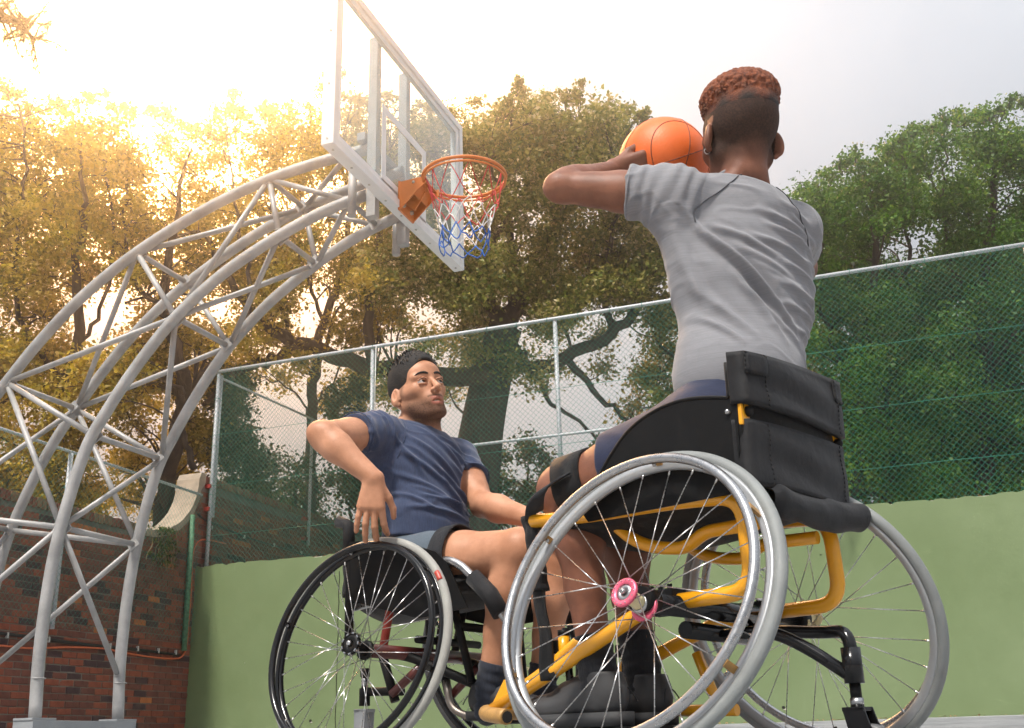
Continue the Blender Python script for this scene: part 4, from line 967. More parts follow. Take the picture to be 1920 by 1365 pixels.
def rotm(M, yaw=0, pitch=0, roll=0):
    cy, sy = math.cos(yaw), math.sin(yaw); cp, sp = math.cos(pitch), math.sin(pitch); cr_, sr = math.cos(roll), math.sin(roll)
    Ry = np.array([[cy, -sy, 0], [sy, cy, 0], [0, 0, 1]]); Rp = np.array([[cp, 0, -sp], [0, 1, 0], [sp, 0, cp]]); Rr = np.array([[1, 0, 0], [0, cr_, -sr], [0, sr, cr_]])
    return M@Ry@Rp@Rr
def xf(prims, M, o, sc=1.0):
    out = []
    for p in prims:
        if p[0] in ('cap', 'cyl'):
            q = [p[0], o+M@(V3(p[1])*sc), o+M@(V3(p[2])*sc)]+[x*sc for x in p[3:-2]]
        elif p[0] == 'ell':
            M2 = M if p[3] is None else M@p[3]; q = ['ell', o+M@(V3(p[1])*sc), V3(p[2])*sc, M2]
        elif p[0] == 'half': q = ['half', o+M@(V3(p[1])*sc), M@V3(p[2])]
        out.append(tuple(q)+(p[-2]*sc, p[-1]))
    return out
def rx(a): c, s = math.cos(a), math.sin(a); return np.array([[1, 0, 0], [0, c, -s], [0, s, c]])
def ry(a): c, s = math.cos(a), math.sin(a); return np.array([[c, 0, s], [0, 1, 0], [-s, 0, c]])
def rz_(a): c, s = math.cos(a), math.sin(a); return np.array([[c, -s, 0], [s, c, 0], [0, 0, 1]])
def head_prims(openm=.006):
    P = [('ell', (-.014, 0, .036), (.098, .0755, .086), None, .02, 'u'), ('ell', (.026, 0, -.025), (.066, .056, .088), None, .03, 'u'),
         ('ell', (.046, 0, .048), (.052, .058, .045), None, .02, 'u')]
    for s in (1, -1):
        P += [('cap', (-.004, .052*s, -.040), (.062, .024*s, -.094), .021, .018, .020, 'u'), ('cap', (.055, .043*s, -.012), (.015, .060*s, -.008), .020, .016, .02, 'u'),
              ('cap', (.082, .010*s, .026), (.070, .047*s, .024), .0125, .010, .012, 'u')]
    P += [('ell', (.075, 0, -.098), (.020, .022, .018), None, .016, 'u'), ('ell', (.074, 0, -.062), (.026, .032, .030), None, .015, 'u')]
    for s in (1, -1):  # eye sockets
        P += [('ell', (.094, .032*s, .004), (.018, .018, .0120), None, .007, 's')]
    P += [('cap', (.087, 0, .018), (.109, 0, -.020), .0075, .0098, .009, 'u'), ('ell', (.1150, 0, -.0295), (.0115, .0115, .0100), None, .007, 'u')]
    for s in (1, -1):
        P += [('ell', (.103, .0125*s, -.0345), (.0105, .0068, .0072), None, .004, 'u'), ('ell', (.109, .0065*s, -.0425), (.0060, .0038, .005), None, .002, 's')]
        # lids
        P += [('cap', (.0915, .020*s, .0095), (.084, .045*s, .0075), .0038, .0034, .003, 'u'), ('cap', (.0940, .033*s, .0125), (.0935, .026*s, .0115), .0036, .0036, .004, 'u'),
              ('cap', (.0890, .022*s, -.0052), (.0835, .043*s, -.0045), .0036, .0034, .003, 'u')]
    # lips and parted mouth
    P += [('ell', (.0945, 0, -.0685-openm*.2), (.020, .018, .0040+openm*.5), None, .003, 's')]
    for s in (1, -1):
        P += [('cap', (.0968, .005*s, -.0610+openm*.4), (.0835, .025*s, -.0685), .0058, .0034, .004, 'u'), ('cap', (.0940, 0, -.0765-openm*.5), (.0830, .023*s, -.0695), .0064, .0034, .004, 'u')]
    # ears
    for s in (1, -1):
        Me = rz_(-s*R(22))@rx(s*R(8))@ry(R(12))
        P += [('ell', (-.012, .081*s, -.004), (.0190, .0095, .0315), Me, .003, 'u'), ('ell', (-.006, .0895*s, .000), (.0115, .0085, .020), Me, .002, 's'), ('cap', (-.012, .083*s, .010), (-.016, .083*s, -.012), .0035, .003, .002, 'u'),
              ('cap', (.002, .076*s, -.006), (.001, .077*s, -.018), .005, .005, .003, 'u'), ('ell', (-.008, .079*s, -.031), (.008, .006, .009), Me, .003, 'u')]
    return P
def limb(pts, radii, k=.02): return [('cap', pts[i], pts[i+1], radii[i], radii[i+1], k, 'u') for i in range(len(pts)-1)]
def hand_prims(wrist, d, palm, curls, spread, thumb, sc=1.0):
    """d: direction of the fingers, palm: palm normal, thumb side = cross; curls: 4 x 3 joint angles"""
    d = unit(d); n_ = unit(V3(palm)-d*(V3(palm)@d)); s = unit(thumb-d*(V3(thumb)@d)-n_*(V3(thumb)@n_)); w = V3(wrist); P = []
    c = lambda a, b, ra, rb, k: P.append(('cap', a, b, ra*sc, rb*sc, k*sc, 'u'))
    for q in (-.024, -.008, .008, .024): c(w+s*q*.55*sc, w+d*.080*sc+s*q*1.15*sc-n_*.002*sc, .0150, .0135, .012)
    LN = [(.044, .027, .022), (.049, .031, .023), (.045, .029, .023), (.035, .022, .020)]
    for i in range(4):
        q = (.030, .0105, -.0095, -.028)[i]; p = w+d*(.083, .087, .083, .075)[i]*sc+s*q*sc; ang = 0; rr = (.0104, .0107, .0102, .0092)[i]
        dd = unit(d+s*spread*(1.5-i)*.33)
        for j in range(3):
            ang += curls[i][j]; v = dd*math.cos(ang)+n_*math.sin(ang); e = p+v*LN[i][j]*sc
            c(p, e, rr*(1-.08*j), rr*(.92-.08*j), .0035); p = e
    # thumb leaves the side of the palm near its base
    t0 = w+d*.022*sc+s*.020*sc+n_*.006*sc; t1 = w+d*.052*sc+s*.044*sc+n_*.016*sc; t2 = t1+unit(d*.75+s*.35+n_*.35)*.032*sc; t3 = t2+unit(d*.85+s*.05+n_*.4)*.025*sc
    c(t0, t1, .0145, .0115, .010); c(t1, t2, .0105, .0095, .004); c(t2, t3, .0095, .0078, .003)
    return P
def bbox(pr, pad=.02):
    lo = np.full(3, 9e9); hi = -lo
    for p in pr:
        if p[-1] != 'u': continue
        if p[0] in ('cap', 'cyl'):
            r = max(p[3:-2]); a, b = V3(p[1]), V3(p[2]); lo = np.minimum(lo, np.minimum(a, b)-r); hi = np.maximum(hi, np.maximum(a, b)+r)
        elif p[0] == 'ell': r = max(p[2]); lo = np.minimum(lo, V3(p[1])-r); hi = np.maximum(hi, V3(p[1])+r)
    return lo-pad, hi+pad
def m_skin(name, c1, c2, second=None, third=None, rough=.48):
    m, n, l, b = new_mat(name); nt = m.node_tree
    a = noise(nt, 9, 6, 0.65); r = ramp(nt, a.outputs['Fac'], [(0.25, tuple(x*.86 for x in c1)), (0.42, c1), (0.62, c2), (0.8, (min(1, c2[0]*1.10), c2[1]*1.0, c2[2]*.98))]); col = r.outputs['Color']
    for at_n, c in (('mask_a', second), ('mask_b', third)):
        if c is None: continue
        at_ = nt.nodes.new('ShaderNodeAttribute'); at_.attribute_name = at_n
        mx_ = nt.nodes.new('ShaderNodeMixRGB'); mx_.inputs['Color2'].default_value = c+(1,)
        l.new(at_.outputs['Fac'], mx_.inputs['Fac']); l.new(col, mx_.inputs['Color1']); col = mx_.outputs[0]
    l.new(col, b.inputs['Base Color']); b.inputs['Specular IOR Level'].default_value = 0.35
    at_ = nt.nodes.new('ShaderNodeAttribute'); at_.attribute_name = 'mask_a'; mr = nt.nodes.new('ShaderNodeMapRange'); mr.inputs['To Min'].default_value = rough; mr.inputs['To Max'].default_value = 0.95
    l.new(at_.outputs['Fac'], mr.inputs['Value']); l.new(mr.outputs[0], b.inputs['Roughness'])
    bump(nt, noise(nt, 420, 3, 0.7).outputs['Fac'], 0.25, 0.002, b)
    b.inputs['Subsurface Weight'].default_value = 0.0; b.inputs['Subsurface Radius'].default_value = (0.012, 0.005, 0.003); b.inputs['Subsurface Scale'].default_value = 1.0
    bump(nt, noise(nt, 160, 4, 0.7).outputs['Fac'], 0.12, 0.002, b); return m
_wk = np.random.default_rng(99); _K = _wk.normal(size=(26, 3)); _PH = _wk.uniform(0, 6.28, 26)
def crumple(V, N, amp, f0=38.0, stretch=(1, 1, 1)):
    """irregular small creases: ridged random waves"""
    q = V*np.array(stretch); n_ = np.zeros(len(V))
    for i in range(26):
        k = _K[i]/np.linalg.norm(_K[i]); n_ += np.sin(q@k*f0*(.5+1.2*(i/26))+_PH[i])/math.sqrt(26)
    rdg = np.exp(-(n_/.28)**2)-.35
    n2 = sum(np.sin(q@(_K[(i*7) % 26])*9+_PH[i]) for i in range(8))/8**.5
    return V+N*(amp*rdg*np.clip(.55+.6*n2, 0, 1.4))[:, None]
def m_jersey(name, col, streak=(2, 2, 160), amt=.12, rough=.8):
    m, n, l, b = new_mat(name); nt = m.node_tree
    a = noise(nt, 5, 5, 0.7, 'Object', streak); big = noise(nt, 3, 4)
    r = ramp(nt, a.outputs['Fac'], [(0.35, tuple(c*(1-amt) for c in col)), (0.65, tuple(min(1, c*(1+amt)) for c in col))])
    l.new(r.outputs['Color'], b.inputs['Base Color']); b.inputs['Roughness'].default_value = rough; b.inputs['Specular IOR Level'].default_value = 0.25; b.inputs['Sheen Weight'].default_value = 0.2
    bump(nt, noise(nt, 22, 5, 0.6).outputs['Fac'], 0.16, 0.012, b); bump(nt, noise(nt, 900, 2).outputs['Fac'], 0.25, 0.0008, b); return m
def shoe(parent, ank, head, z0, mats, label=None, sc=1.0, o0=None):
    """trainer: sole standing at height z0, ankle above it"""
    M = frame_m((head[0], head[1], 0), (0, 0, 1)); o = V3(ank[0], ank[1], z0)
    up = xf([('ell', (-.030, 0, .060), (.046, .034, .050), None, .02, 'u'), ('ell', (.035, 0, .052), (.075, .036, .040), None, .02, 'u'), ('ell', (.115, .004, .036), (.072, .040, .034), None, .02, 'u'),
             ('cap', (-.025, 0, .06), (-.022, 0, .098), .040, .040, .012, 'u'), ('cap', (.02, 0, .085), (.075, 0, .070), .022, .020, .015, 'u'),
             ('cyl', (-.015, 0, .104), (-.015, 0, .16), .06, .004, 's'), ('half', (0, 0, .022), (0, 0, -1), .006, 'i')], M, o, sc)
    lo, hi = bbox(up); F = Field(lo, hi, .0032).run(up); V, Q = F.nets(); V = relax(V, Q, 2)
    e = empty('shoe', tuple(o-(o0 if o0 is not None else 0))); e.parent = parent
    skinmesh('upper', V, Q, mats[0], e, None, o)
    out = catmull([(-.084, 0), (-.066, .030), (-.01, .036), (.05, .039), (.12, .047), (.175, .030), (.192, 0), (.175, -.034), (.12, -.043), (.05, -.034), (-.01, -.034), (-.066, -.030)], 4, True)
    bm = bmesh.new(); b0 = [bm.verts.new(tuple(M@V3(x*sc, y*sc, 0))) for x, y in out]; b1 = [bm.verts.new(tuple(M@V3(x*sc*1.01, y*sc*1.02, .027*sc))) for x, y in out]
    bm.faces.new(b0); bm.faces.new(b1[::-1]); k = len(out)
    for i in range(k): bm.faces.new([b0[i], b1[i], b1[(i+1) % k], b0[(i+1) % k]]).smooth = True
    bm_obj('sole', bm, mats[1], e)
    for q in (.045, .062, .079):
        tube('lace', [tuple(M@(V3(q, -.020, .086-(q-.045)*.6)*sc)), tuple(M@(V3(q+.006, 0, .093-(q-.045)*.55)*sc)), tuple(M@(V3(q, .020, .086-(q-.045)*.6)*sc))], .0026, mats[1], e, 6)
    hp = [tuple(M@(V3(-.080+.012*(1-abs(t)), .030*t, .076-.03*abs(t)**2)*sc)) for t in np.linspace(-1, 1, 9)]
    tube('heel_seam', hp, .0016, mats[1], e, 5)
    return e
# --------------------------------------------------------------- player with the ball (near)
OA = V3(-.324, 2.255, .56)
PA = empty('person', tuple(OA)); tag(PA, 'player in grey shirt seen from behind, raising an orange ball, seated in the yellow wheelchair', 'person')
a_pel, a_waist, a_mid, a_chest, a_c7 = V3(-.322, 2.262, .665), V3(-.296, 2.312, .826), V3(-.278, 2.350, .997), V3(-.266, 2.376, 1.150), V3(-.258, 2.372, 1.275)
a_head = V3(-.245, 2.358, 1.413)
a_shL, a_elL, a_wrL = V3(-.396, 2.236, 1.236), V3(-.652, 2.190, 1.290), V3(-.569, 2.386, 1.418)
a_shR, a_elR, a_wrR = V3(-.156, 2.490, 1.215), V3(-.160, 2.752, 1.228), V3(-.340, 2.724, 1.500)
a_hipL, a_knL, a_anL = V3(-.378, 2.180, .625), V3(-.710, 2.293, .585), V3(-.649, 2.295, .185)
a_hipR, a_knR, a_anR = V3(-.308, 2.345, .625), V3(-.658, 2.505, .575), V3(-.593, 2.466, .185)
a_ball = V3(-.462, 2.512, 1.482)
TA = frame_m((-.71, .70, 0), (.03, .05, .45))
MH = rotm(frame_m((math.cos(R(124)), math.sin(R(124)), 0), (0, 0, 1)), 0, R(4), 0); HS = 1.10
headA = xf(head_prims(.001), MH, a_head, HS)
neckA = [('cap', a_head+MH@V3(-.026, 0, -.050), a_c7+TA@V3(.020, 0, .0), .048, .051, .02, 'u'), ('cap', a_head+MH@V3(-.03, .018, -.10), a_c7+TA@V3(.0, .06, -.035), .030, .034, .02, 'u'), ('cap', a_head+MH@V3(-.03, -.018, -.10), a_c7+TA@V3(.0, -.06, -.035), .030, .034, .02, 'u')]
torsoA = [('ell', a_chest+TA@V3(0, 0, -.02), (.095, .155, .16), TA, .04, 'u'), ('ell', a_mid, (.088, .130, .14), TA, .04, 'u'), ('ell', a_waist, (.080, .112, .12), TA, .04, 'u'), ('ell', a_pel+V3(0, 0, .0), (.085, .105, .085), TA, .04, 'u'),
          ('cap', a_shL, a_c7+TA@V3(0, .05, -.06), .055, .06, .03, 'u'), ('cap', a_shR, a_c7+TA@V3(0, -.05, -.06), .055, .06, .03, 'u')]
def arm(sh, el, wr): 
    m = sh*.55+el*.45; f = el*.72+wr*.28; ax = unit(el-sh); fx = unit(wr-el); pl_ = unit(np.cross(ax, fx)); ou_ = unit(ax-fx); inn_ = np.cross(pl_, ax)
    return limb([sh, m, el], [.051, .046, .036], .02)+limb([el, f, wr], [.037, .038, .025], .015)+[('cap', sh*.62+el*.38+inn_*.014, sh*.30+el*.70+inn_*.010, .036, .030, .02, 'u'), ('cap', sh*.6+el*.4-inn_*.014, sh*.25+el*.75-inn_*.008, .036, .030, .02, 'u'),
        ('ell', el+ou_*.016, (.024, .024, .024), None, .016, 'u'), ('cap', el*.9+wr*.1+pl_*.014, el*.55+wr*.45+pl_*.008, .030, .025, .016, 'u'), ('cap', el*.88+wr*.12-pl_*.014, el*.55+wr*.45-pl_*.006, .030, .024, .016, 'u')]
armsA = arm(a_shL, a_elL, a_wrL)+arm(a_shR, a_elR, a_wrR)
def leg(hip, kn, an, back):
    m = hip*.5+kn*.5; c = kn*.70+an*.30+back*.018; c2 = kn*.45+an*.55+back*.008
    return limb([hip, m, kn], [.088, .078, .056], .03)+[('cap', kn, c, .052, .054, .02, 'u'), ('cap', c, c2, .054, .042, .02, 'u'), ('cap', c2, an, .042, .033, .02, 'u'), ('ell', kn, (.052, .052, .056), None, .02, 'u')]
bkA = V3(math.cos(-3.5429), math.sin(-3.5429), 0)*-1
legsA = leg(a_hipL, a_knL, a_anL, bkA)+leg(a_hipR, a_knR, a_anR, bkA)
handLA = hand_prims(a_wrL, (.88, .38, .16), (.42, .80, .35), [(.25, .35, .25), (.18, .35, .25), (.15, .35, .25), (.15, .4, .3)], .25, V3(0, 0, 1))
handRA = hand_prims(a_wrR, (-.45, -.25, .6), (-.5, -.85, -.1), [(.3, .35, .25)]*4, .4, V3(-.8, .3, .3))
allA = torsoA+neckA+armsA+legsA+headA+handLA+handRA
def body_mesh(allp, boxes, coarse=.0055):
    lo, hi = bbox(allp, .03); F = Field(lo, hi, coarse).run(allp); V, Q = F.nets(); V = relax(V, Q, 1)
    parts = []
    for (blo, bhi, h) in boxes:
        F2 = Field(blo, bhi, h).run(allp); v2, q2 = F2.nets(); parts.append((v2, q2)); V, Q = cut_box(V, Q, np.array(blo)+.004, np.array(bhi)-.004)
    return merge([(V, Q)]+parts)
hl, hh = bbox(headA, .012); hl[2] = a_head[2]-.135
wl_, wh_ = bbox(handLA, .012)
V, Q = body_mesh(allA, [(hl, hh, .0030), (wl_, wh_, .0026)])
L = (V-a_head)@MH/HS
ear = (np.abs(L[:, 1]) > .0745) & (np.abs(L[:, 0]+.010) < .026) & (np.abs(L[:, 2]) < .04)
ss = lambda a, b, x: np.clip((x-a)/(b-a), 0, 1)
hairm = ss(-.088, -.030, L[:, 2]+.5*np.abs(L[:, 1])*0-.012*np.cos(L[:, 1]*38))*(1-ss(.030, .050, L[:, 0]-.45*np.maximum(L[:, 2]-.02, 0)+.5*np.maximum(.0-L[:, 2], 0)))*(~ear)*(np.linalg.norm(L-[-.01, 0, .03], axis=1) < .17)
M_SKINA = m_skin('brown_skin', (0.175, 0.068, 0.040), (0.245, 0.100, 0.060), second=(0.020, 0.012, 0.009))
skinmesh('body', V, Q, M_SKINA, PA, {'mask_a': np.clip(hairm*(.80+.22*np.random.default_rng(4).random(len(V))), 0, .97)}, OA)
# hair: tight auburn curls on top
hp = [('ell', (-.012, 0, .092), (.099, .081, .056), None, .01, 'u'), ('ell', (-.016, 0, .056), (.0975, .0750, .058), None, .010, 'u')]
rg = np.random.default_rng(11)
for k in range(1900):
    v = rg.normal(size=3); v /= np.linalg.norm(v)
    if v[2] < -.75: continue
    p = np.array([-.012, 0, .088])+v*np.array([.099, .082, .059]); hp.append(('ell', tuple(p), (rg.uniform(.0035, .0068)*(1 if v[2] > .1 else .6),)*3, None, .0012, 'u'))
hp += [('half', (-.02, 0, .036), (.10, .10, -1), .004, 'i')]
hp = xf(hp, MH, a_head, HS); lo, hi = bbox(hp, .01); V, Q = Field(lo, hi, .0023).run(hp).nets()
m, n, l, b = new_mat('auburn_curls'); nt = m.node_tree
a = noise(nt, 90, 5, 0.7); r = ramp(nt, a.outputs['Fac'], [(0.30, (0.045, 0.012, 0.006)), (0.5, (0.20, 0.050, 0.016)), (0.72, (0.34, 0.095, 0.030))]); rt_ = nt.nodes.new('ShaderNodeAttribute'); rt_.attribute_name = 'root'; mxr = nt.nodes.new('ShaderNodeMixRGB'); mxr.inputs['Color2'].default_value = (0.018, 0.010, 0.008, 1); l.new(rt_.outputs['Fac'], mxr.inputs['Fac']); l.new(r.outputs['Color'], mxr.inputs['Color1']); l.new(mxr.outputs[0], b.inputs['Base Color'])
b.inputs['Roughness'].default_value = 0.75; bump(nt, noise(nt, 260, 4, 0.7).outputs['Fac'], 0.9, 0.004, b)
L = (V-a_head)@MH/HS
skinmesh('hair', V, Q, m, PA, {'root': np.clip((.078-L[:, 2]+.010*np.sin(L[:, 1]*90+L[:, 0]*70))/.034, 0, 1)}, OA)
tube('earring', circle(a_head+MH@(V3(-.006, .083, -.037)*HS)-OA, (MH@V3(1, 0, 0)), .007, 20), .0013, M_ALU, PA, 6, True)
# shirt
M_GREY = m_jersey('grey_marl_jersey', (0.215, 0.215, 0.232), (1.5, 1.5, 120), .12)
slL = a_shL+(a_elL-a_shL)*.40; slR = a_shR+(a_elR-a_shR)*.55
shp = [('ell', a_chest+TA@V3(-.004, 0, -.02), (.116, .176, .165), TA, .05, 'u'), ('ell', a_mid+TA@V3(-.006, 0, 0), (.116, .178, .18), TA, .05, 'u'), ('ell', a_waist+TA@V3(-.004, -.004, 0), (.114, .152, .16), TA, .05, 'u'), ('ell', a_pel+TA@V3(0, -.014, .11), (.118, .132, .12), TA, .05, 'u'),
       ('cap', a_shL, a_c7+TA@V3(0, .045, -.05), .066, .068, .03, 'u'), ('cap', a_shR, a_c7+TA@V3(0, -.045, -.05), .066, .068, .03, 'u'), ('ell', a_c7+TA@V3(-.01, 0, -.06), (.095, .13, .085), TA, .03, 'u'),
       ('cap', a_shL, slL+(a_elL-a_shL)*.06, .069, .063, .035, 'u'), ('cap', a_shR, slR, .062, .058, .035, 'u'), ('cap', a_shL+V3(0, 0, -.06), a_mid+TA@V3(0, .11, 0), .055, .05, .05, 'u'),
       ('cyl', slL, slL+unit(a_elL-a_shL)*.10, .11, .004, 's'), ('cyl', slR, slR+unit(a_elR-a_shR)*.10, .09, .004, 's'),
       ('cap', a_c7+TA@V3(.02, 0, .010), a_head, .066, .072, .006, 's'), ('half', a_pel+V3(0, 0, .052), (.05, .03, -1), .006, 'i')]
lo, hi = bbox(shp, .02); hi[2] = min(hi[2], a_head[2]-.03); V, Q = Field(lo, hi, .0036).run(shp).nets(); V = relax(V, Q, 2); N = vnorm(V, Q)
cv = lambda x0, y0, x1, y1, w, a: ((-(x0-1393)/620, (455-y0)/790), (-(x1-1393)/620, (455-y1)/790), w, a)
fa = [cv(1365, 438, 1490, 440, .012, .007), cv(1375, 462, 1505, 478, .012, .008), cv(1345, 492, 1470, 512, .012, .008), cv(1400, 530, 1500, 545, .013, .007), cv(1395, 572, 1500, 582, .013, .007), cv(1405, 612, 1500, 612, .012, .006),
      cv(1420, 650, 1495, 652, .012, .006), cv(1262, 455, 1400, 640, .014, .011), cv(1285, 495, 1435, 668, .014, .012), cv(1255, 480, 1300, 650, .013, .009), cv(1300, 480, 1395, 528, .012, .008), cv(1330, 520, 1420, 560, .012, .005),
      cv(1320, 560, 1400, 690, .016, .009), cv(1285, 600, 1350, 700, .014, .008), cv(1340, 600, 1440, 690, .012, .006), cv(1400, 400, 1480, 405, .013, .004), cv(1290, 655, 1330, 715, .011, .007), cv(1430, 420, 1510, 435, .010, .005), cv(1450, 500, 1515, 508, .010, .006), cv(1440, 590, 1505, 598, .009, .005)]
fa = [(p0, p1, w_*.8, a_*2.0) for p0, p1, w_, a_ in fa]
V = folds(V, N, TA, a_chest, fa, -(TA[:, 0]*.8+TA[:, 1]*-.3))
# gathers over the left shoulder, rings round the sleeve
d = unit(a_elL-a_shL); q = V-a_shL; t = q@d; rad = np.linalg.norm(q-np.outer(t, d), axis=1)
V = V+N*(np.where((t > -.07) & (t < .14) & (rad < .085), .0020*np.sin(t*170+q[:, 2]*45+np.sin(q[:, 0]*60)), 0))[:, None]
V = crumple(V, N, .0030, 34, (1, 1, 1.7))
shirtA = skinmesh('shirt', V, Q, M_GREY, PA, None, OA); sV, sN = V, vnorm(V, Q)
M_SEAM = simple('dark_seam', (0.06, 0.06, 0.07), 0.9)
def surf_line(pts, par, mat, r=.0016, lift=.0006, sv=None, sn=None, o0=OA, name='seam', dirn=None):
    P = catmull(pts, 8); out = []
    ok = np.ones(len(sv), bool) if dirn is None else (sn@dirn) > 0.1
    VV, NN = sv[ok], sn[ok]
    for p in P:
        i = np.argsort(((VV-p)**2).sum(1))[:10]; out.append(VV[i].mean(0)+NN[i].mean(0)*lift)
    out = np.array(out)
    for _ in range(6): out[1:-1] = (out[:-2]+2*out[1:-1]+out[2:])/4
    out = np.array([VV[np.argsort(((VV-p)**2).sum(1))[:3]].mean(0)+NN[np.argmin(((VV-p)**2).sum(1))]*lift for p in out])
    for _ in range(2): out[1:-1] = (out[:-2]+2*out[1:-1]+out[2:])/4
    return tube(name, out-o0, r, mat, par, 5)
bkd = -(TA[:, 0])
surf_line([a_c7+TA@V3(-.06, .045, .0), a_c7+TA@V3(-.10, .105, -.045), a_shL+TA@V3(-.09, -.030, -.055), a_shL+TA@V3(-.08, -.012, -.095)], shirtA, M_SEAM, .0016, .0014, sV, sN)
surf_line([a_c7+TA@V3(-.06, -.050, .0), a_c7+TA@V3(-.10, -.10, -.04), a_shR+TA@V3(-.09, .03, -.05), a_shR+TA@V3(-.08, .015, -.10)], shirtA, M_SEAM, .0016, .0014, sV, sN)
rc_ = circle(a_c7+TA@V3(.012, 0, .022), TA@V3(.30, 0, 1), .0705, 40)
tube('collar', rc_-OA, .0062, M_GREY, shirtA, 8, True)
tube('cuff_hem', circle(slL-(d*.006), d, .0640, 36)-OA, .0022, M_GREY, shirtA, 6, True)
# shorts
M_NAVY = m_jersey('navy_shorts', (0.006, 0.012, 0.042), (40, 40, 40), .2, .7)
hmL = a_hipL*.42+a_knL*.58; hmR = a_hipR*.42+a_knR*.58
spr = [('ell', a_pel+V3(0, 0, .005), (.125, .150, .120), TA, .04, 'u'), ('cap', a_hipL, hmL, .112, .092, .04, 'u'), ('cap', a_hipR, hmR, .112, .092, .04, 'u'), ('cap', a_pel+V3(0, .01, .05), a_pel, .098, .110, .04, 'u'),
       ('cyl', hmL, a_knL+(a_knL-hmL), .15, .004, 's'), ('cyl', hmR, a_knR+(a_knR-hmR), .15, .004, 's'), ('half', a_pel+V3(0, 0, .125), (0, 0, 1), .006, 'i')]
lo, hi = bbox(spr, .02); V, Q = Field(lo, hi, .005).run(spr).nets(); V = relax(V, Q, 2); N = vnorm(V, Q)
V = crumple(V, N, .0055, 26)
skinmesh('shorts', V, Q, M_NAVY, PA, None, OA)
# socks and trainers
M_SOCK = m_jersey('black_rib_sock', (0.022, 0.023, 0.027), (60, 60, 2), .3, .9)
M_SHOE = simple('charcoal_leather', (0.045, 0.044, 0.046), 0.5, var=0.2, nscale=12, bmp=0.2, bscale=60)
M_SOLE = simple('black_sole', (0.028, 0.028, 0.03), 0.65, var=0.15)
for kn, an in ((a_knL, a_anL), (a_knR, a_anR)):
    t0 = kn*.24+an*.76 if kn is a_knR else kn*.20+an*.80
    pr = limb([t0, an*.8+t0*.2, an+V3(0, 0, -.03)], [.0425, .0395, .040], .01)+[('cyl', t0, t0+(kn-an)*.4, .09, .003, 's')]
    lo, hi = bbox(pr, .02); V, Q = Field(lo, hi, .0035).run(pr).nets(); N = vnorm(V, Q); ax = unit(kn-an)
    an_ = np.arctan2((V-an)@unit(np.cross(ax, (1, 0, 0))), (V-an)@unit(np.cross(ax, np.cross(ax, (1, 0, 0))))); V = V+N*(.0009*np.sin(an_*40)+.0013*np.sin((V@ax)*260))[:, None]
    skinmesh('sock', V, Q, M_SOCK, PA, None, OA)
hA_ = -bkA
shoe(PA, a_anL+hA_*.01, hA_, .078, (M_SHOE, M_SOLE), o0=OA, sc=1.05); shoe(PA, a_anR+hA_*.01, hA_, .078, (M_SHOE, M_SOLE), o0=OA, sc=1.05)
# thigh strap holding the left knee
def ring_strap(name, c, ax, r0, w, th, mat, parent, o0, sq=1.0):
    ax = unit(ax); u_ = unit(V3(0, 0, 1)-ax*ax[2]); s_ = np.cross(ax, u_); aa = np.linspace(0, 2*np.pi, 48, endpoint=False); prof = [(-w/2, 0), (-w/2, th), (w/2, th), (w/2, 0)]
    V = np.array([[c+ax*x+(u_*math.cos(t)*sq+s_*math.sin(t))*(r0+y+.0015*math.sin(t*5)) for x, y in prof] for t in aa]).reshape(-1, 3); i = np.arange(48)[:, None]; k = np.arange(4)[None]
    Qd = np.stack([i*4+k, i*4+(k+1) % 4, ((i+1) % 48)*4+(k+1) % 4, ((i+1) % 48)*4+k], -1).reshape(-1, 4)
    return obj(name, mesh_np(name, V-o0, Qd, True), mat, parent)
CAo = V3(-.3611, 2.2703, 0)
# basketball in the hands
BO = a_ball
ballE = empty('basketball', tuple(BO)); tag(ballE, 'orange basketball held up by the player in grey', 'basketball')
bm = bmesh.new(); bmesh.ops.create_uvsphere(bm, u_segments=64, v_segments=40, radius=.1195)
m, n, l, b = new_mat('orange_rubber'); nt = m.node_tree
a = noise(nt, 8, 5); r = ramp(nt, a.outputs['Fac'], [(0.3, (0.72, 0.12, 0.012)), (0.7, (0.86, 0.165, 0.022))]); l.new(r.outputs['Color'], b.inputs['Base Color']); b.inputs['Roughness'].default_value = 0.5
vo = nt.nodes.new('ShaderNodeTexVoronoi'); vo.inputs['Scale'].default_value = 330; tcn = nt.nodes.new('ShaderNodeTexCoord'); l.new(tcn.outputs['Object'], vo.inputs['Vector']); bump(nt, vo.outputs['Distance'], .35, .0012, b)
bm_obj('shell', bm, m, ballE, True)
M_BSEAM = simple('ball_seam', (0.20, 0.045, 0.015), 0.6)
Rb = rotm(np.eye(3), R(35), R(25), R(20))
t = np.linspace(0, 2*np.pi, 80, endpoint=False)
for nm_, P in (('seam', np.stack([np.cos(t), np.sin(t), 0*t], -1)), ('seam', np.stack([np.cos(t), 0*t, np.sin(t)], -1)),
               ('seam', np.stack([np.sin(t)*.9*np.cos(.75+0*t), np.cos(t), np.sin(t)], -1)*1.0), ('seam', np.stack([np.cos(t)*.72, .62+.10*np.cos(2*t), np.sin(t)*.72], -1)), ('seam', np.stack([np.cos(t)*.72, -.62-.10*np.cos(2*t), np.sin(t)*.72], -1))):
    if abs(np.linalg.norm(P, axis=1)-1).max() > .6: continue
    P = P/np.linalg.norm(P, axis=1)[:, None]*.1193; tube(nm_, P@Rb.T, .0014, M_BSEAM, ballE, 6, True)
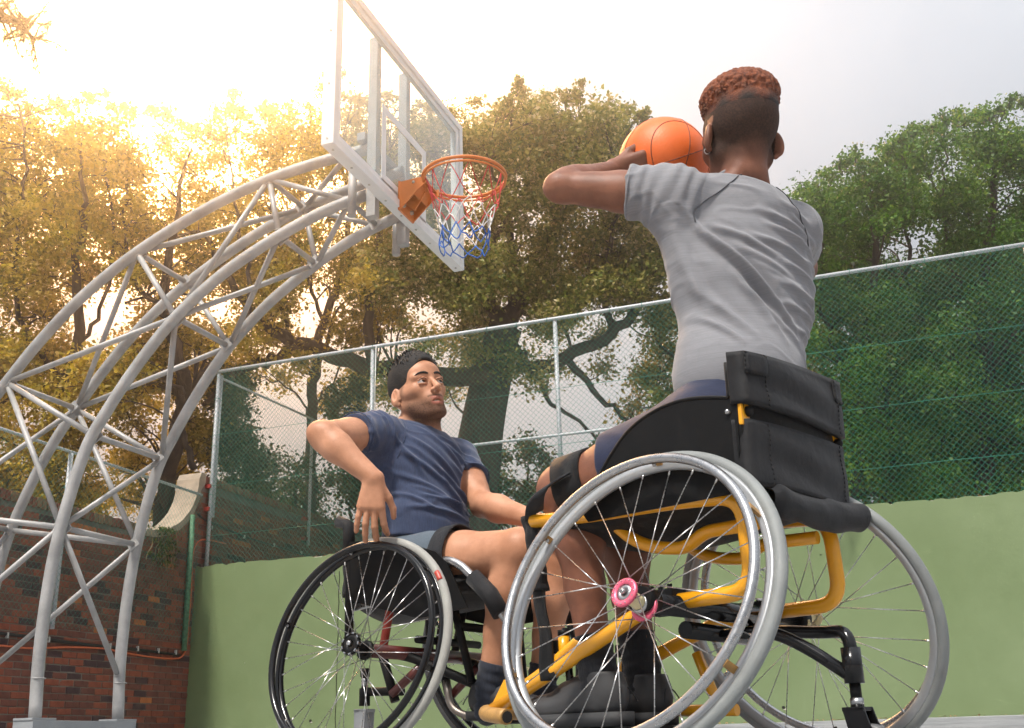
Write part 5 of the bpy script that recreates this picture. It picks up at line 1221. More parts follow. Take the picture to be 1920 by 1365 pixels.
# --------------------------------------------------------------- player in navy (far)
OB = V3(-1.393, 3.039, .47)
PB = empty('person', tuple(OB)); tag(PB, 'bearded player in navy shirt looking up, hand on the rim of the black wheelchair', 'person')
b_pel, b_waist, b_mid, b_chest, b_c7 = V3(-1.385, 3.035, .555), V3(-1.392, 3.030, .700), V3(-1.425, 3.060, .815), V3(-1.442, 3.072, .905), V3(-1.458, 3.094, .995)
b_head = V3(-1.420, 3.050, 1.126)
b_shR, b_elR, b_wrR = V3(-1.500, 2.905, .962), V3(-1.540, 2.645, .905), V3(-1.378, 2.660, .762)
b_shL, b_elL, b_wrL = V3(-1.374, 3.244, .945), V3(-1.2325, 3.122, .761), V3(-1.021, 3.012, .672)
b_hipR, b_knR, b_anR = V3(-1.395, 2.946, .545), V3(-1.010, 2.832, .558), V3(-1.128, 2.868, .165)
b_hipL, b_knL, b_anL = V3(-1.352, 3.121, .545), V3(-.945, 3.031, .555), V3(-1.041, 3.045, .165)
TB = frame_m((math.cos(R(-20)), math.sin(R(-20)), .12), unit(b_c7-b_waist))
MB_ = rotm(frame_m((math.cos(R(-38)), math.sin(R(-38)), 0), (0, 0, 1)), 0, R(12), R(9)); HB = 1.0
headB = xf(head_prims(.004), MB_, b_head, HB)
neckB = [('cap', b_head+MB_@V3(-.030, 0, -.055), b_c7+TB@V3(.030, 0, -.01), .054, .060, .02, 'u'), ('cap', b_head+MB_@V3(.0, 0, -.075), b_c7+TB@V3(.055, 0, -.03), .045, .05, .03, 'u'),
         ('cap', b_head+MB_@V3(-.035, .025, -.07), b_c7+TB@V3(.01, .080, -.02), .036, .038, .02, 'u'), ('cap', b_head+MB_@V3(-.035, -.025, -.07), b_c7+TB@V3(.01, -.080, -.02), .036, .038, .02, 'u')]
torsoB = [('ell', b_chest+TB@V3(.02, 0, -.02), (.098, .150, .13), TB, .04, 'u'), ('ell', b_mid+TB@V3(.02, 0, 0), (.09, .130, .13), TB, .04, 'u'), ('ell', b_waist+TB@V3(.01, 0, 0), (.09, .128, .12), TB, .04, 'u'), ('ell', b_pel, (.11, .145, .10), TB, .04, 'u'),
          ('cap', b_shL, b_c7+TB@V3(.02, .05, -.05), .055, .06, .03, 'u'), ('cap', b_shR, b_c7+TB@V3(.02, -.05, -.05), .055, .06, .03, 'u')]
def arm_b(sh, el, wr):
    m = sh*.5+el*.5; f = el*.70+wr*.30; ax = unit(el-sh); fx = unit(wr-el); pl_ = unit(np.cross(ax, fx)); ou_ = unit(ax-fx); inn_ = np.cross(pl_, ax)
    return limb([sh, m, el], [.053, .048, .038], .02)+limb([el, f, wr], [.039, .042, .0265], .018)+[('cap', sh*.62+el*.38+inn_*.016, sh*.30+el*.70+inn_*.012, .038, .032, .02, 'u'), ('cap', sh*.6+el*.4-inn_*.014, sh*.25+el*.75-inn_*.008, .038, .031, .02, 'u'),
        ('ell', el+ou_*.018, (.024, .024, .024), None, .014, 'u'), ('cap', el*.92+wr*.08+pl_*.016, el*.55+wr*.45+pl_*.009, .032, .026, .016, 'u'), ('cap', el*.9+wr*.1-pl_*.014, el*.55+wr*.45-pl_*.006, .031, .025, .016, 'u')]
armsB = arm_b(b_shR, b_elR, b_wrR)+arm_b(b_shL, b_elL, b_wrL)
bkB = -V3(math.cos(-.24), math.sin(-.24), 0)
legsB = leg(b_hipR, b_knR, b_anR, bkB)+leg(b_hipL, b_knL, b_anL, bkB)
handRB = hand_prims(b_wrR, (-.10, .03, -1.0), (-.25, .95, -.05), [(.40, .50, .35), (.22, .45, .30), (.08, .35, .25), (.0, .30, .2)], .32, V3(.92, .35, -.1), 1.0)
handLB = hand_prims(b_wrL, (.9, -.25, -.18), (0, 0, -1), [(.25, .35, .25)]*4, .3, V3(0, -1, 0))
allB = torsoB+neckB+armsB+legsB+headB+handRB+handLB
hl, hh = bbox(headB, .012); wl_, wh_ = bbox(handRB, .012)
V, Q = body_mesh(allB, [(hl, hh, .0021), (wl_, wh_, .0026)])
L = (V-b_head)@MB_/HB
inh = (np.linalg.norm(L-[.0, 0, -.02], axis=1) < .16)
x, y, z = L[:, 0], np.abs(L[:, 1]), L[:, 2]
beard = ss(-.020, -.064, z+.25*(x-.04)-.15*np.maximum(y-.045, 0))*ss(-.022, .022, x-.2*(z+.06))*(1-ss(-.112, -.150, z))
must = np.exp(-((z+.0515)/.0055)**2)*(y < .028)*(x > .075)*(x < .112)*.95
face_clear = np.exp(-(((x-.098)/.03)**2+(y/.020)**2+((z+.068)/.0125)**2))
beard = np.clip(np.maximum(beard*(1-.9*face_clear), must)*inh, 0, 1)
side = np.exp(-((x-.018-.15*z)/.012)**2)*ss(.050, .060, y)*inh*ss(-.05, .0, z)*(1-ss(.03, .05, z))*.55
lips = np.clip(np.exp(-(((z+.0615-.14*y)/.0050)**2))+np.exp(-((z+.0775-.2*y)/.0060)**2), 0, 1)*ss(.024, .018, y)*ss(.080, .086, x)*inh
rgx = np.random.default_rng(3); beard = beard*(.72+.28*rgx.random(len(V)))
M_SKINB = m_skin('tan_skin', (0.44, 0.20, 0.110), (0.56, 0.275, 0.165), second=(0.022, 0.012, 0.009), third=(0.33, 0.10, 0.075))
skinmesh('body', V, Q, M_SKINB, PB, {'mask_a': np.clip(np.maximum(beard*.92, side), 0, 1), 'mask_b': lips*.85}, OB)
# hair
M_HAIRB = simple('dark_hair', (0.010, 0.008, 0.007), 0.75, var=0.4, nscale=60, bmp=0.9, bscale=220, bdist=0.003)
hp = [('ell', (-.016, 0, .046), (.103, .0805, .090), None, .01, 'u'), ('ell', (-.002, 0, .070), (.094, .072, .078), None, .02, 'u')]
for k in range(900):
    v = rg.normal(size=3); v /= np.linalg.norm(v)
    if v[2] < .25 or v[0] > .86: continue
    p = np.array([-.008, 0, .062])+v*np.array([.098, .076, .087]); e = p+v*.006+np.array([.007, rg.uniform(-.007, .007), rg.uniform(.0, .006)])*(.7 if v[0] > .5 else 1.5); hp.append(('cap', tuple(p-np.array([0, 0, .002])), tuple(e-np.array([.002, 0, .003])), .0034, .0012, .0015, 'u'))
hp += [('ell', (.096, 0, -.020), (.075, .0665, .106), None, .008, 's'), ('ell', (.015, .09, -.04), (.060, .040, .045), None, .008, 's'), ('ell', (.015, -.09, -.04), (.060, .040, .045), None, .008, 's'), ('half', (-.05, 0, -.052), (.5, 0, -1), .01, 'i'), ('ell', (-.012, .090, -.006), (.026, .022, .036), None, .004, 's'), ('ell', (-.012, -.090, -.006), (.026, .022, .036), None, .004, 's')]
hp = xf(hp, MB_, b_head, HB); lo, hi = bbox(hp, .01); V, Q = Field(lo, hi, .0022).run(hp).nets(); skinmesh('hair', V, Q, M_HAIRB, PB, None, OB)
# eyes, brows, teeth
m, n, l, b = new_mat('eyeball'); nt = m.node_tree
g = nt.nodes.new('ShaderNodeTexCoord'); sx = nt.nodes.new('ShaderNodeSeparateXYZ'); l.new(g.outputs['Object'], sx.inputs[0])
mr_ = nt.nodes.new('ShaderNodeMapRange'); mr_.inputs['From Min'].default_value = .0095; mr_.inputs['From Max'].default_value = .0123; l.new(sx.outputs['X'], mr_.inputs['Value'])
r = ramp(nt, mr_.outputs[0], [(0.0, (0.74, 0.68, 0.64)), (.22, (0.74, 0.68, 0.64)), (.32, (0.045, 0.022, 0.013)), (.78, (0.05, 0.025, 0.015)), (.84, (0.004, 0.003, 0.003))]); l.new(r.outputs['Color'], b.inputs['Base Color']); b.inputs['Roughness'].default_value = 0.12; b.inputs['Specular IOR Level'].default_value = 0.3
for s in (1, -1):
    bm = bmesh.new(); bmesh.ops.create_uvsphere(bm, u_segments=24, v_segments=16, radius=.0122); e = bm_obj('eye', bm, m, PB, True, loc=tuple(b_head+MB_@V3(.0790, .0320*s, .0035)-OB)); e.rotation_euler = Matrix(rotm(MB_, R(14), R(6)).tolist()).to_euler()
    bp_ = catmull([b_head+MB_@V3(.0965, .011*s, .0270), b_head+MB_@V3(.0955, .024*s, .0315), b_head+MB_@V3(.0875, .040*s, .0315), b_head+MB_@V3(.0765, .052*s, .0255)], 5); tube('eyebrow', bp_-OB, np.interp(np.linspace(0, 1, len(bp_)), [0, .3, 1], [.0036, .0044, .0018]), M_HAIRB, PB, 8)
    lp_ = catmull([b_head+MB_@V3(.0960, .0205*s, .0075), b_head+MB_@V3(.0970, .031*s, .0105), b_head+MB_@V3(.0885, .0450*s, .0065)], 5); tube('eyelashes', lp_-OB, .0011, M_HAIRB, PB, 5)
M_TEETH = simple('teeth', (0.72, 0.68, 0.60), 0.3); M_MOUTH = simple('mouth_dark', (0.03, 0.008, 0.008), 0.5)
bm = bmesh.new(); add_box(bm, (0, 0, 0), (.012, .026, .005), .002); t_ = bm_obj('teeth', bm, M_TEETH, PB, loc=tuple(b_head+MB_@V3(.0835, 0, -.0665)-OB)); t_.rotation_euler = Matrix(MB_.tolist()).to_euler()
# shirt
M_NAVYS = m_jersey('navy_marl_jersey', (0.040, 0.056, 0.110), (60, 60, 9), .22, .85)
slR = b_shR+(b_elR-b_shR)*.42; slL = b_shL+(b_elL-b_shL)*.52
shp = [('ell', b_chest+TB@V3(.020, 0, -.02), (.116, .170, .135), TB, .05, 'u'), ('ell', b_mid+TB@V3(.018, 0, 0), (.112, .152, .14), TB, .05, 'u'), ('ell', b_waist+TB@V3(.012, 0, 0), (.116, .148, .12), TB, .05, 'u'), ('ell', b_pel+V3(0, 0, .05), (.122, .155, .09), TB, .05, 'u'),
       ('cap', b_shL, b_c7+TB@V3(.025, .045, -.042), .066, .068, .03, 'u'), ('cap', b_shR, b_c7+TB@V3(.025, -.045, -.042), .066, .068, .03, 'u'), ('ell', b_c7+TB@V3(.03, 0, -.06), (.095, .13, .08), TB, .03, 'u'),
       ('cap', b_shR, slR+(b_elR-b_shR)*.05, .070, .068, .035, 'u'), ('cap', b_shL, slL+(b_elL-b_shL)*.05, .069, .068, .035, 'u'), ('cap', b_shR+V3(0, 0, -.05), b_mid+TB@V3(0, -.11, 0), .05, .05, .05, 'u'),
       ('cyl', slR, slR+unit(b_elR-b_shR)*.10, .11, .004, 's'), ('cyl', slL, slL+unit(b_elL-b_shL)*.09, .080, .004, 's'),
       ('cap', b_c7+TB@V3(.045, 0, .012), b_head+MB_@V3(-.01, 0, -.04), .066, .070, .006, 's'), ('half', b_pel+V3(0, 0, .070), TB@V3(-.18, 0, -1), .006, 'i')]
lo, hi = bbox(shp, .02); V, Q = Field(lo, hi, .0037).run(shp).nets(); V = relax(V, Q, 2); N = vnorm(V, Q)
cv = lambda x0, y0, x1, y1, w, a: (((x0-790)/400, (865-y0)/570), ((x1-790)/400, (865-y1)/570), w, a)
fb = [cv(755, 825, 835, 905, .011, .008), cv(740, 850, 835, 945, .012, .010), cv(728, 880, 820, 965, .012, .010), cv(725, 920, 825, 985, .012, .009), cv(790, 848, 868, 895, .011, .007), cv(750, 962, 845, 975, .010, .008), cv(738, 985, 838, 992, .010, .008),
      cv(800, 885, 862, 935, .010, .007), cv(770, 900, 850, 960, .010, .008), cv(720, 850, 760, 930, .011, .008), cv(780, 835, 850, 850, .009, .005), cv(745, 945, 800, 972, .009, .007), cv(800, 930, 855, 950, .009, .006), cv(725, 950, 765, 990, .010, .007), cv(810, 860, 866, 870, .008, .005),
      cv(700, 800, 715, 860, .009, .006), cv(712, 805, 722, 870, .009, .005), cv(842, 905, 868, 925, .008, .005), cv(830, 955, 850, 985, .008, .005)]
fb = [(p0, p1, w_*.8, a_*1.9) for p0, p1, w_, a_ in fb]
V = folds(V, N, TB, b_chest, fb, TB[:, 0]*.75-TB[:, 1]*.55)
for sh_, el_ in ((b_shR, b_elR), (b_shL, b_elL)):
    d = unit(el_-sh_); q = V-sh_; t = q@d; rad = np.linalg.norm(q-np.outer(t, d), axis=1); V = V+N*(np.where((t > -.04) & (t < .16) & (rad < .09), .0017*np.sin(t*150+q[:, 2]*45), 0))[:, None]
V = crumple(V, N, .0032, 40, (1, 1, 1.3))
shirtB = skinmesh('shirt', V, Q, M_NAVYS, PB, None, OB); sV, sN = V, vnorm(V, Q)
tube('collar', circle(b_c7+TB@V3(.040, 0, .014), TB@V3(.42, 0, 1), .0725, 40)-OB, .0060, M_NAVYS, shirtB, 8, True)
for sl_, sh_, el_ in ((slR, b_shR, b_elR), (slL, b_shL, b_elL)): tube('cuff_hem', circle(sl_-unit(el_-sh_)*.006, el_-sh_, .0700, 36)-OB, .0022, M_NAVYS, shirtB, 6, True)
surf_line([b_shR+TB@V3(.03, .07, .06), b_shR+TB@V3(.075, .055, .0), b_shR+TB@V3(.06, .035, -.09)], shirtB, M_NAVYS, .0015, .0006, sV, sN, OB, dirn=TB[:, 0])
# shorts, socks, trainers
M_SLATE = m_jersey('slate_shorts', (0.085, 0.112, 0.142), (40, 40, 40), .12, .75)
hmR = b_hipR*.60+b_knR*.40; hmL = b_hipL*.60+b_knL*.40
spr = [('ell', b_pel+V3(0, 0, .0), (.130, .165, .105), TB, .04, 'u'), ('cap', b_hipR, hmR, .105, .097, .04, 'u'), ('cap', b_hipL, hmL, .105, .097, .04, 'u'), ('cyl', hmR, b_knR+(b_knR-hmR), .16, .004, 's'), ('cyl', hmL, b_knL+(b_knL-hmL), .16, .004, 's'), ('half', b_pel+V3(0, 0, .12), (0, 0, 1), .006, 'i')]
lo, hi = bbox(spr, .02); V, Q = Field(lo, hi, .005).run(spr).nets(); V = relax(V, Q, 2); N = vnorm(V, Q); V = crumple(V, N, .004, 30)
skinmesh('shorts', V, Q, M_SLATE, PB, None, OB)
M_SOCKN = m_jersey('navy_sock', (0.020, 0.024, 0.036), (50, 50, 3), .3, .9)
for kn, an in ((b_knR, b_anR), (b_knL, b_anL)):
    t0 = kn*.24+an*.76; pr = limb([t0, an*.8+t0*.2, an+V3(0, 0, -.03)], [.0445, .040, .040], .01)+[('cyl', t0, t0+(kn-an)*.4, .09, .003, 's')]
    lo, hi = bbox(pr, .02); V, Q = Field(lo, hi, .0038).run(pr).nets(); N = vnorm(V, Q); ax = unit(kn-an); V = V+N*(.0013*np.sin((V@ax)*240))[:, None]; skinmesh('sock', V, Q, M_SOCKN, PB, None, OB)
M_SHOEB = simple('black_trainer', (0.016, 0.016, 0.018), 0.5, var=0.2, nscale=12)
for an in (b_anR, b_anL): shoe(PB, an-bkB*.01, -bkB, .110, (M_SHOEB, M_SOLE), o0=OB, sc=.92)
# straps that hold the thighs in the chairs
st_ = ring_strap('thigh_strap', b_hipR*.56+b_knR*.44, b_knR-b_hipR, .0985, .055, .005, M_STRAP, PB, OB); st_['label'] = 'charcoal strap round the right thigh'
kc = a_hipL*.16+a_knL*.84
st_ = ring_strap('knee_strap', kc, a_knL-a_hipL, .0680, .075, .007, M_PADB, PA, OA); st_['label'] = 'black padded strap round the left knee'
pa, pb = kc+V3(-.030, -.070, .0), V3(-.766, 2.250, .528)
cloth_panel('strap_tail', lambda U, V: tuple((pa[i]-OA[i])*(1-V)+(pb[i]-OA[i])*V+(U-.5)*(-.052, .022, -.018)[i]+(-.012, -.022, .004)[i]*np.sin(V*np.pi) for i in range(3)), 5, 10, .005, M_STRAP, PA)
# ================================================================= trees: leaf clumps (x, y, z, radius in cm) and limbs (points in cm, radii in m)
CLUMPS = {
 0: [(-363,1695,585,43),(-364,1659,876,45),(-724,1666,794,34),(-722,1736,837,45),(-687,1683,683,29),(-747,1535,568,44),(-357,1577,849,40),(-496,1558,961,43),(-634,1563,799,32),(-809,1563,709,36),(-704,1560,1037,46),(-329,1542,876,35),(-681,1524,812,37),(-581,1464,917,30),(-371,1777,616,31),(-790,1600,863,28),(-565,1749,902,34),(-413,1730,1104,33),(-620,1390,919,39),(-832,1567,1076,31),(-853,1608,1060,40),(-461,1714,665,33),(-417,1601,571,29),(-339,1552,948,28),(-607,1504,593,31),(-506,1437,803,35),(-715,1386,734,36),(-670,1431,584,37),(-385,1481,940,43),(-720,1622,813,31),(-601,1433,803,35),(-537,1725,972,32),(-678,1344,790,40),(-389,1621,824,35),(-524,1589,652,26),(-554,1673,812,42),(-463,1403,856,33),(-551,1523,576,43),(-695,1395,867,37),(-800,1558,959,38),(-587,1469,721,42),(-367,1420,907,42),(-517,1633,704,35),(-694,1713,675,45),(-338,1469,788,33),(-636,1552,658,26),(-799,1609,730,26),(-725,1396,804,40),(-665,1455,947,44),(-524,1492,992,37),(-393,1543,676,37),(-643,1616,1056,44),(-484,1672,993,30),(-607,1704,1041,33),(-546,1750,860,32),(-645,1529,695,30),(-554,1440,707,44),(-301,1529,746,32),(-346,1680,636,31),(-581,1442,658,42),(-579,1516,954,29),(-421,1663,982,41),(-535,1789,791,37),(-700,1603,990,44),(-700,1481,722,43),(-619,1739,876,27),(-621,1655,1011,44),(-710,1501,842,43),(-709,1519,757,31),(-396,1451,862,35),(-532,1621,1085,35),(-336,1713,684,34),(-339,1517,673,40),(-573,1611,1016,44),(-537,1816,758,44),(-427,1752,891,33),(-756,1618,1109,30),(-509,1720,925,41),(-580,1683,776,32),(-834,1622,916,33),(-704,1397,683,45),(-557,1697,1018,44),(-396,1625,842,39),(-689,1418,734,46),(-710,1387,798,30),(-561,1518,830,35),(-744,1468,724,42),(-835,1622,881,28),(-770,1514,836,36),(-476,1467,983,29),(-674,1688,724,45),(-338,1547,683,36),(-380,1825,876,34),(-357,1549,968,32),(-591,1548,648,35),(-658,1599,735,38),(-564,1469,969,29),(-391,1749,883,39),(-662,1705,689,34),(-703,1494,847,27),(-476,1736,772,35),(-452,1615,883,37),(-489,1547,715,45),(-625,1473,689,46),(-507,1479,787,28),(-734,1507,719,42),(-705,1351,861,41),(-776,1472,988,45),(-776,1613,963,34),(-842,1626,1008,29),(-628,1621,794,34),(-794,1597,1008,31),(-814,1571,679,32),(-710,1437,532,37),(-502,1517,989,33),(-392,1578,726,28),(-845,1660,831,26),(-801,1556,1042,40),(-801,1663,726,27),(-414,1529,765,39),(-333,1589,639,32),(-630,1698,641,46),(-417,1574,980,33),(-602,1629,699,33),(-641,1662,796,35),(-606,1336,883,27),(-568,1822,743,38),(-586,1701,1042,39),(-491,1487,859,35),(-514,1552,549,39),(-539,1751,639,36),(-786,1580,716,28),(-743,1605,910,37),(-721,1672,795,27),(-591,1577,866,39),(-628,1694,960,33),(-764,1762,638,44),(-453,1505,646,43),(-470,1507,625,35),(-751,1596,805,29),(-690,1707,657,32),(-717,1711,856,41),(-543,1711,702,36),(-742,1537,552,37),(-304,1526,693,29),(-445,1435,877,40),(-433,1722,1044,30),(-410,1643,943,37),(-664,1680,765,43),(-664,1645,806,28),(-603,1539,984,33),(-716,1432,758,41),(-392,1591,689,42),(-375,1440,853,31),(-489,1651,1017,31),(-489,1549,663,41),(-821,1571,1132,36),(-418,1709,783,30),(-787,1605,1046,42),(-528,1752,820,45),(-412,1615,895,41),(-510,1747,755,32),(-774,1705,708,44),(-748,1426,697,41),(-630,1617,824,32),(-319,1631,754,34),(-452,1538,855,41),(-381,1519,676,28),(-674,1500,769,38),(-594,1386,937,41),(-412,1651,832,33),(-643,1526,720,28),(-419,1738,990,27),(-535,1510,712,37),(-518,1496,702,28),(-629,1401,710,28),(-388,1547,917,45),(-756,1765,734,28),(-470,1528,854,33),(-728,1577,1061,30),(-353,1439,924,28),(-696,1532,1005,36),(-498,1790,856,29),(-403,1595,890,30),(-327,1653,835,33),(-326,1531,816,37),(-382,1591,745,33),(-459,1535,675,37),(-432,1654,754,30),(-480,1447,805,34),(-466,1488,866,39),(-449,1472,814,24),(-695,1553,727,35),(-498,1533,685,29),(-597,1546,829,36),(-573,1468,679,31),(-445,1395,919,32),(-395,1635,749,24),(-386,1638,765,32),(-306,1558,659,28),(-353,1515,914,34),(-508,1578,743,26),(-352,1555,828,38),(-431,1434,827,31),(-481,1517,767,31),(-485,1521,989,25),(-521,1497,692,39),(-613,1413,722,31),(-425,1563,974,34),(-397,1629,746,24),(-509,1602,809,34),(-668,1457,785,38),(-382,1659,707,40),(-508,1450,804,27),(-442,1644,776,29),(-449,1627,738,38),(-533,1492,876,31),(-452,1421,912,29),(-570,1550,899,27),(-495,1527,720,30),(-451,1508,800,28),(-606,1440,662,36),(-381,1608,769,30),(-446,1612,774,37),(-478,1446,932,33),(-648,1434,957,27),(-296,1527,748,37),(-493,1401,884,37),(-400,1568,773,35),(-315,1559,827,37),(-340,1618,731,34),(-358,1460,847,40),(-323,1623,767,36),(-375,1528,861,29),(-473,1511,748,28),(-630,1560,712,37),(-314,1556,822,32),(-504,1480,935,26),(-507,1400,909,34),(-526,1468,990,25),(-635,1437,866,29),(-532,1573,704,32),(-317,1562,744,33),(-407,1629,760,33),(-612,1381,792,37),(-451,1477,964,35),(-585,1443,937,34),(-522,1433,824,30),(-445,1618,816,37),(-325,1544,803,38),(-305,1564,726,34),(-625,1423,834,32),(-360,1479,933,28),(-354,1613,875,32),(-581,1500,892,29),(-506,1611,715,33),(-681,1537,759,39),(-629,1375,928,25),(-572,1460,737,29),(-546,1478,953,39),(-638,1450,839,29),(-421,1443,932,35),(-469,1499,768,37),(-450,1442,960,26),(-525,1477,909,24),(-470,1554,930,37),(-447,1598,894,26),(-573,1495,798,36),(-407,1504,660,36),(-639,1445,685,27),(-539,1484,741,32),(-549,1406,912,33),(-455,1442,906,39),(-441,1526,886,27),(-592,1596,732,39),(-404,1530,688,33),(-570,1419,923,25),(-482,1556,890,26),(-312,1586,770,24),(-748,1399,1028,15),(-695,1365,1007,11),(-644,1317,957,11),(-685,1440,1016,9),(-668,1431,1019,9),(-600,1319,929,9),(-578,1362,943,12),(-552,1403,985,14),(-493,1345,913,13),(-491,1383,951,13),(-474,1346,929,12),(-495,1463,1016,14),(-470,1424,960,15),(-475,1510,1017,8),(-462,1487,1016,11),(-405,1405,955,16),(-426,1525,1024,12),(-382,1408,956,12),(-358,1555,1003,17),(-343,1560,1000,17),(-307,1469,931,13),(-293,1461,922,11),(-474,1380,985,9),(-474,1384,974,9),(-380,1416,977,9),(-292,1464,935,9)],
 1: [(-942,1434,643,31),(-797,1316,739,31),(-841,1283,896,39),(-979,1579,859,28),(-984,1554,915,39),(-924,1494,773,31),(-781,1363,794,27),(-808,1483,636,31),(-853,1333,776,44),(-916,1520,1024,33),(-1001,1454,811,42),(-868,1450,982,39),(-790,1439,750,44),(-962,1672,600,29),(-847,1564,558,41),(-867,1516,681,28),(-984,1380,865,31),(-976,1548,975,28),(-930,1424,779,41),(-872,1349,683,36),(-927,1477,814,32),(-741,1375,749,37),(-896,1348,892,45),(-840,1329,770,27),(-851,1394,579,34),(-1044,1604,888,42),(-1049,1656,660,38),(-894,1588,866,43),(-859,1328,958,35),(-1002,1442,922,26),(-961,1480,858,43),(-993,1540,694,37),(-877,1599,839,38),(-900,1304,939,37),(-1005,1503,638,27),(-864,1428,1004,40),(-773,1460,691,46),(-813,1354,899,30),(-887,1525,1045,28),(-854,1600,976,33),(-837,1372,953,44),(-1026,1446,948,28),(-935,1365,643,32),(-1017,1490,838,29),(-991,1493,747,34),(-794,1433,1028,27),(-915,1337,590,41),(-975,1388,801,42),(-901,1319,749,36),(-912,1513,870,33),(-967,1502,819,40),(-1112,1575,900,42),(-779,1463,745,42),(-1047,1530,595,28),(-933,1506,982,35),(-1037,1491,624,40),(-1068,1528,925,28),(-933,1535,653,27),(-811,1404,916,44),(-1059,1520,1042,26),(-800,1438,636,37),(-790,1368,1032,29),(-1004,1550,913,30),(-1030,1592,733,32),(-982,1526,993,38),(-890,1631,605,41),(-977,1578,855,45),(-971,1427,888,39),(-784,1427,963,40),(-1039,1557,826,30),(-912,1619,808,34),(-920,1379,673,42),(-873,1472,1066,32),(-801,1435,735,41),(-740,1384,913,41),(-962,1492,728,34),(-919,1312,769,36),(-745,1329,893,27),(-835,1542,708,35),(-918,1397,1035,31),(-728,1356,683,35),(-873,1609,623,28),(-982,1487,1002,44),(-855,1575,1060,36),(-910,1405,1001,28),(-795,1279,850,43),(-985,1617,839,27),(-879,1337,646,27),(-847,1328,687,46),(-974,1452,761,35),(-1010,1442,754,38),(-852,1528,1099,39),(-929,1434,933,32),(-895,1252,960,12),(-864,1228,922,17),(-870,1269,969,14),(-904,1339,1007,13),(-851,1278,963,15),(-811,1268,952,15),(-830,1351,1011,10),(-780,1310,1007,11),(-761,1378,1023,9),(-743,1375,1009,13),(-893,1230,982,9),(-897,1233,970,9),(-754,1273,1002,9),(-732,1280,1003,9),(-902,1236,959,9)],
 2: [(-928,1263,796,27),(-1025,1161,514,43),(-1041,1332,619,32),(-1113,1565,878,36),(-1083,1343,870,26),(-1030,1215,772,27),(-1131,1470,688,34),(-1108,1473,927,40),(-1086,1276,787,44),(-1044,1433,611,34),(-1017,1184,522,45),(-1099,1498,598,36),(-1146,1620,748,26),(-966,1104,784,36),(-1144,1438,894,29),(-1054,1293,790,34),(-1190,1585,734,35),(-1103,1330,998,34),(-1082,1298,609,35),(-1042,1482,613,38),(-1009,1320,812,29),(-1084,1423,794,43),(-969,1058,838,38),(-1131,1359,781,30),(-1158,1524,793,36),(-1211,1438,901,38),(-1229,1411,612,40),(-1126,1256,896,42),(-1050,1429,1040,34),(-1082,1275,719,39),(-1048,1208,795,43),(-1127,1585,846,44),(-1057,1387,826,34),(-1042,1315,621,41),(-1010,1356,882,35),(-1036,1450,805,39),(-1080,1451,686,35),(-1147,1331,955,45),(-1034,1148,760,38),(-1295,1561,665,36),(-1162,1336,766,28),(-1076,1472,662,27),(-1173,1476,817,42),(-1117,1455,903,45),(-977,1136,649,29),(-1225,1507,586,29),(-1025,1148,714,32),(-1159,1510,919,40),(-1096,1298,719,33),(-1173,1411,596,28),(-1150,1348,902,36),(-1044,1280,791,36),(-1053,1344,910,41),(-957,1077,800,26),(-1125,1239,897,26),(-966,1264,944,27),(-1138,1418,732,37),(-1108,1476,954,42),(-1030,1346,756,32),(-1119,1249,915,37),(-1153,1532,718,41),(-1076,1181,758,45),(-1086,1316,667,36),(-973,1290,952,33),(-1110,1486,1047,27),(-1089,1248,769,31),(-1116,1434,837,36),(-1094,1256,538,46),(-1066,1494,846,42),(-1096,1255,741,36),(-1017,1291,905,38),(-923,1261,882,28),(-1006,1375,737,38),(-1095,1260,523,28),(-1161,1446,718,39),(-1193,1486,1061,30),(-1056,1134,959,8),(-1089,1187,976,10),(-1080,1196,975,16),(-1055,1191,962,16),(-1054,1228,987,10),(-1065,1253,1001,13),(-1053,1263,994,16),(-1002,1217,960,15),(-1002,1249,960,10),(-1032,1307,991,15),(-987,1272,956,8),(-950,1267,974,16),(-916,1247,959,17),(-965,1323,1020,13),(-1169,1409,463,31),(-1143,1479,508,34),(-1062,1431,462,27),(-1092,1388,590,42),(-1123,1417,588,35),(-1081,1332,615,33),(-1116,1503,417,33),(-1149,1372,605,36),(-1167,1478,389,31),(-1076,1388,431,30),(-1151,1393,512,35),(-1065,1454,461,26),(-1158,1424,637,40),(-1109,1458,518,25),(-1207,1403,563,36),(-1200,1368,592,26),(-1035,1369,498,34),(-1161,1400,654,25),(-1104,1309,620,33),(-1016,1155,474,36),(-1067,1444,397,32),(-1147,1334,476,29),(-1062,1449,594,26),(-1084,1467,512,41),(-1175,1411,454,33),(-1035,1346,621,28),(-1121,1456,442,34),(-1049,1389,466,34),(-1096,1461,527,35),(-1109,1440,607,38),(-1205,1428,567,36),(-1063,1363,544,28),(-1103,1315,595,26),(-1233,1471,407,39),(-1149,1375,573,30),(-1109,1418,578,32),(-1136,1369,444,25),(-1198,1433,454,31),(-1051,1406,488,33),(-1188,1370,531,31),(-1097,1341,582,33),(-1178,1413,460,36),(-1135,1379,391,34)],
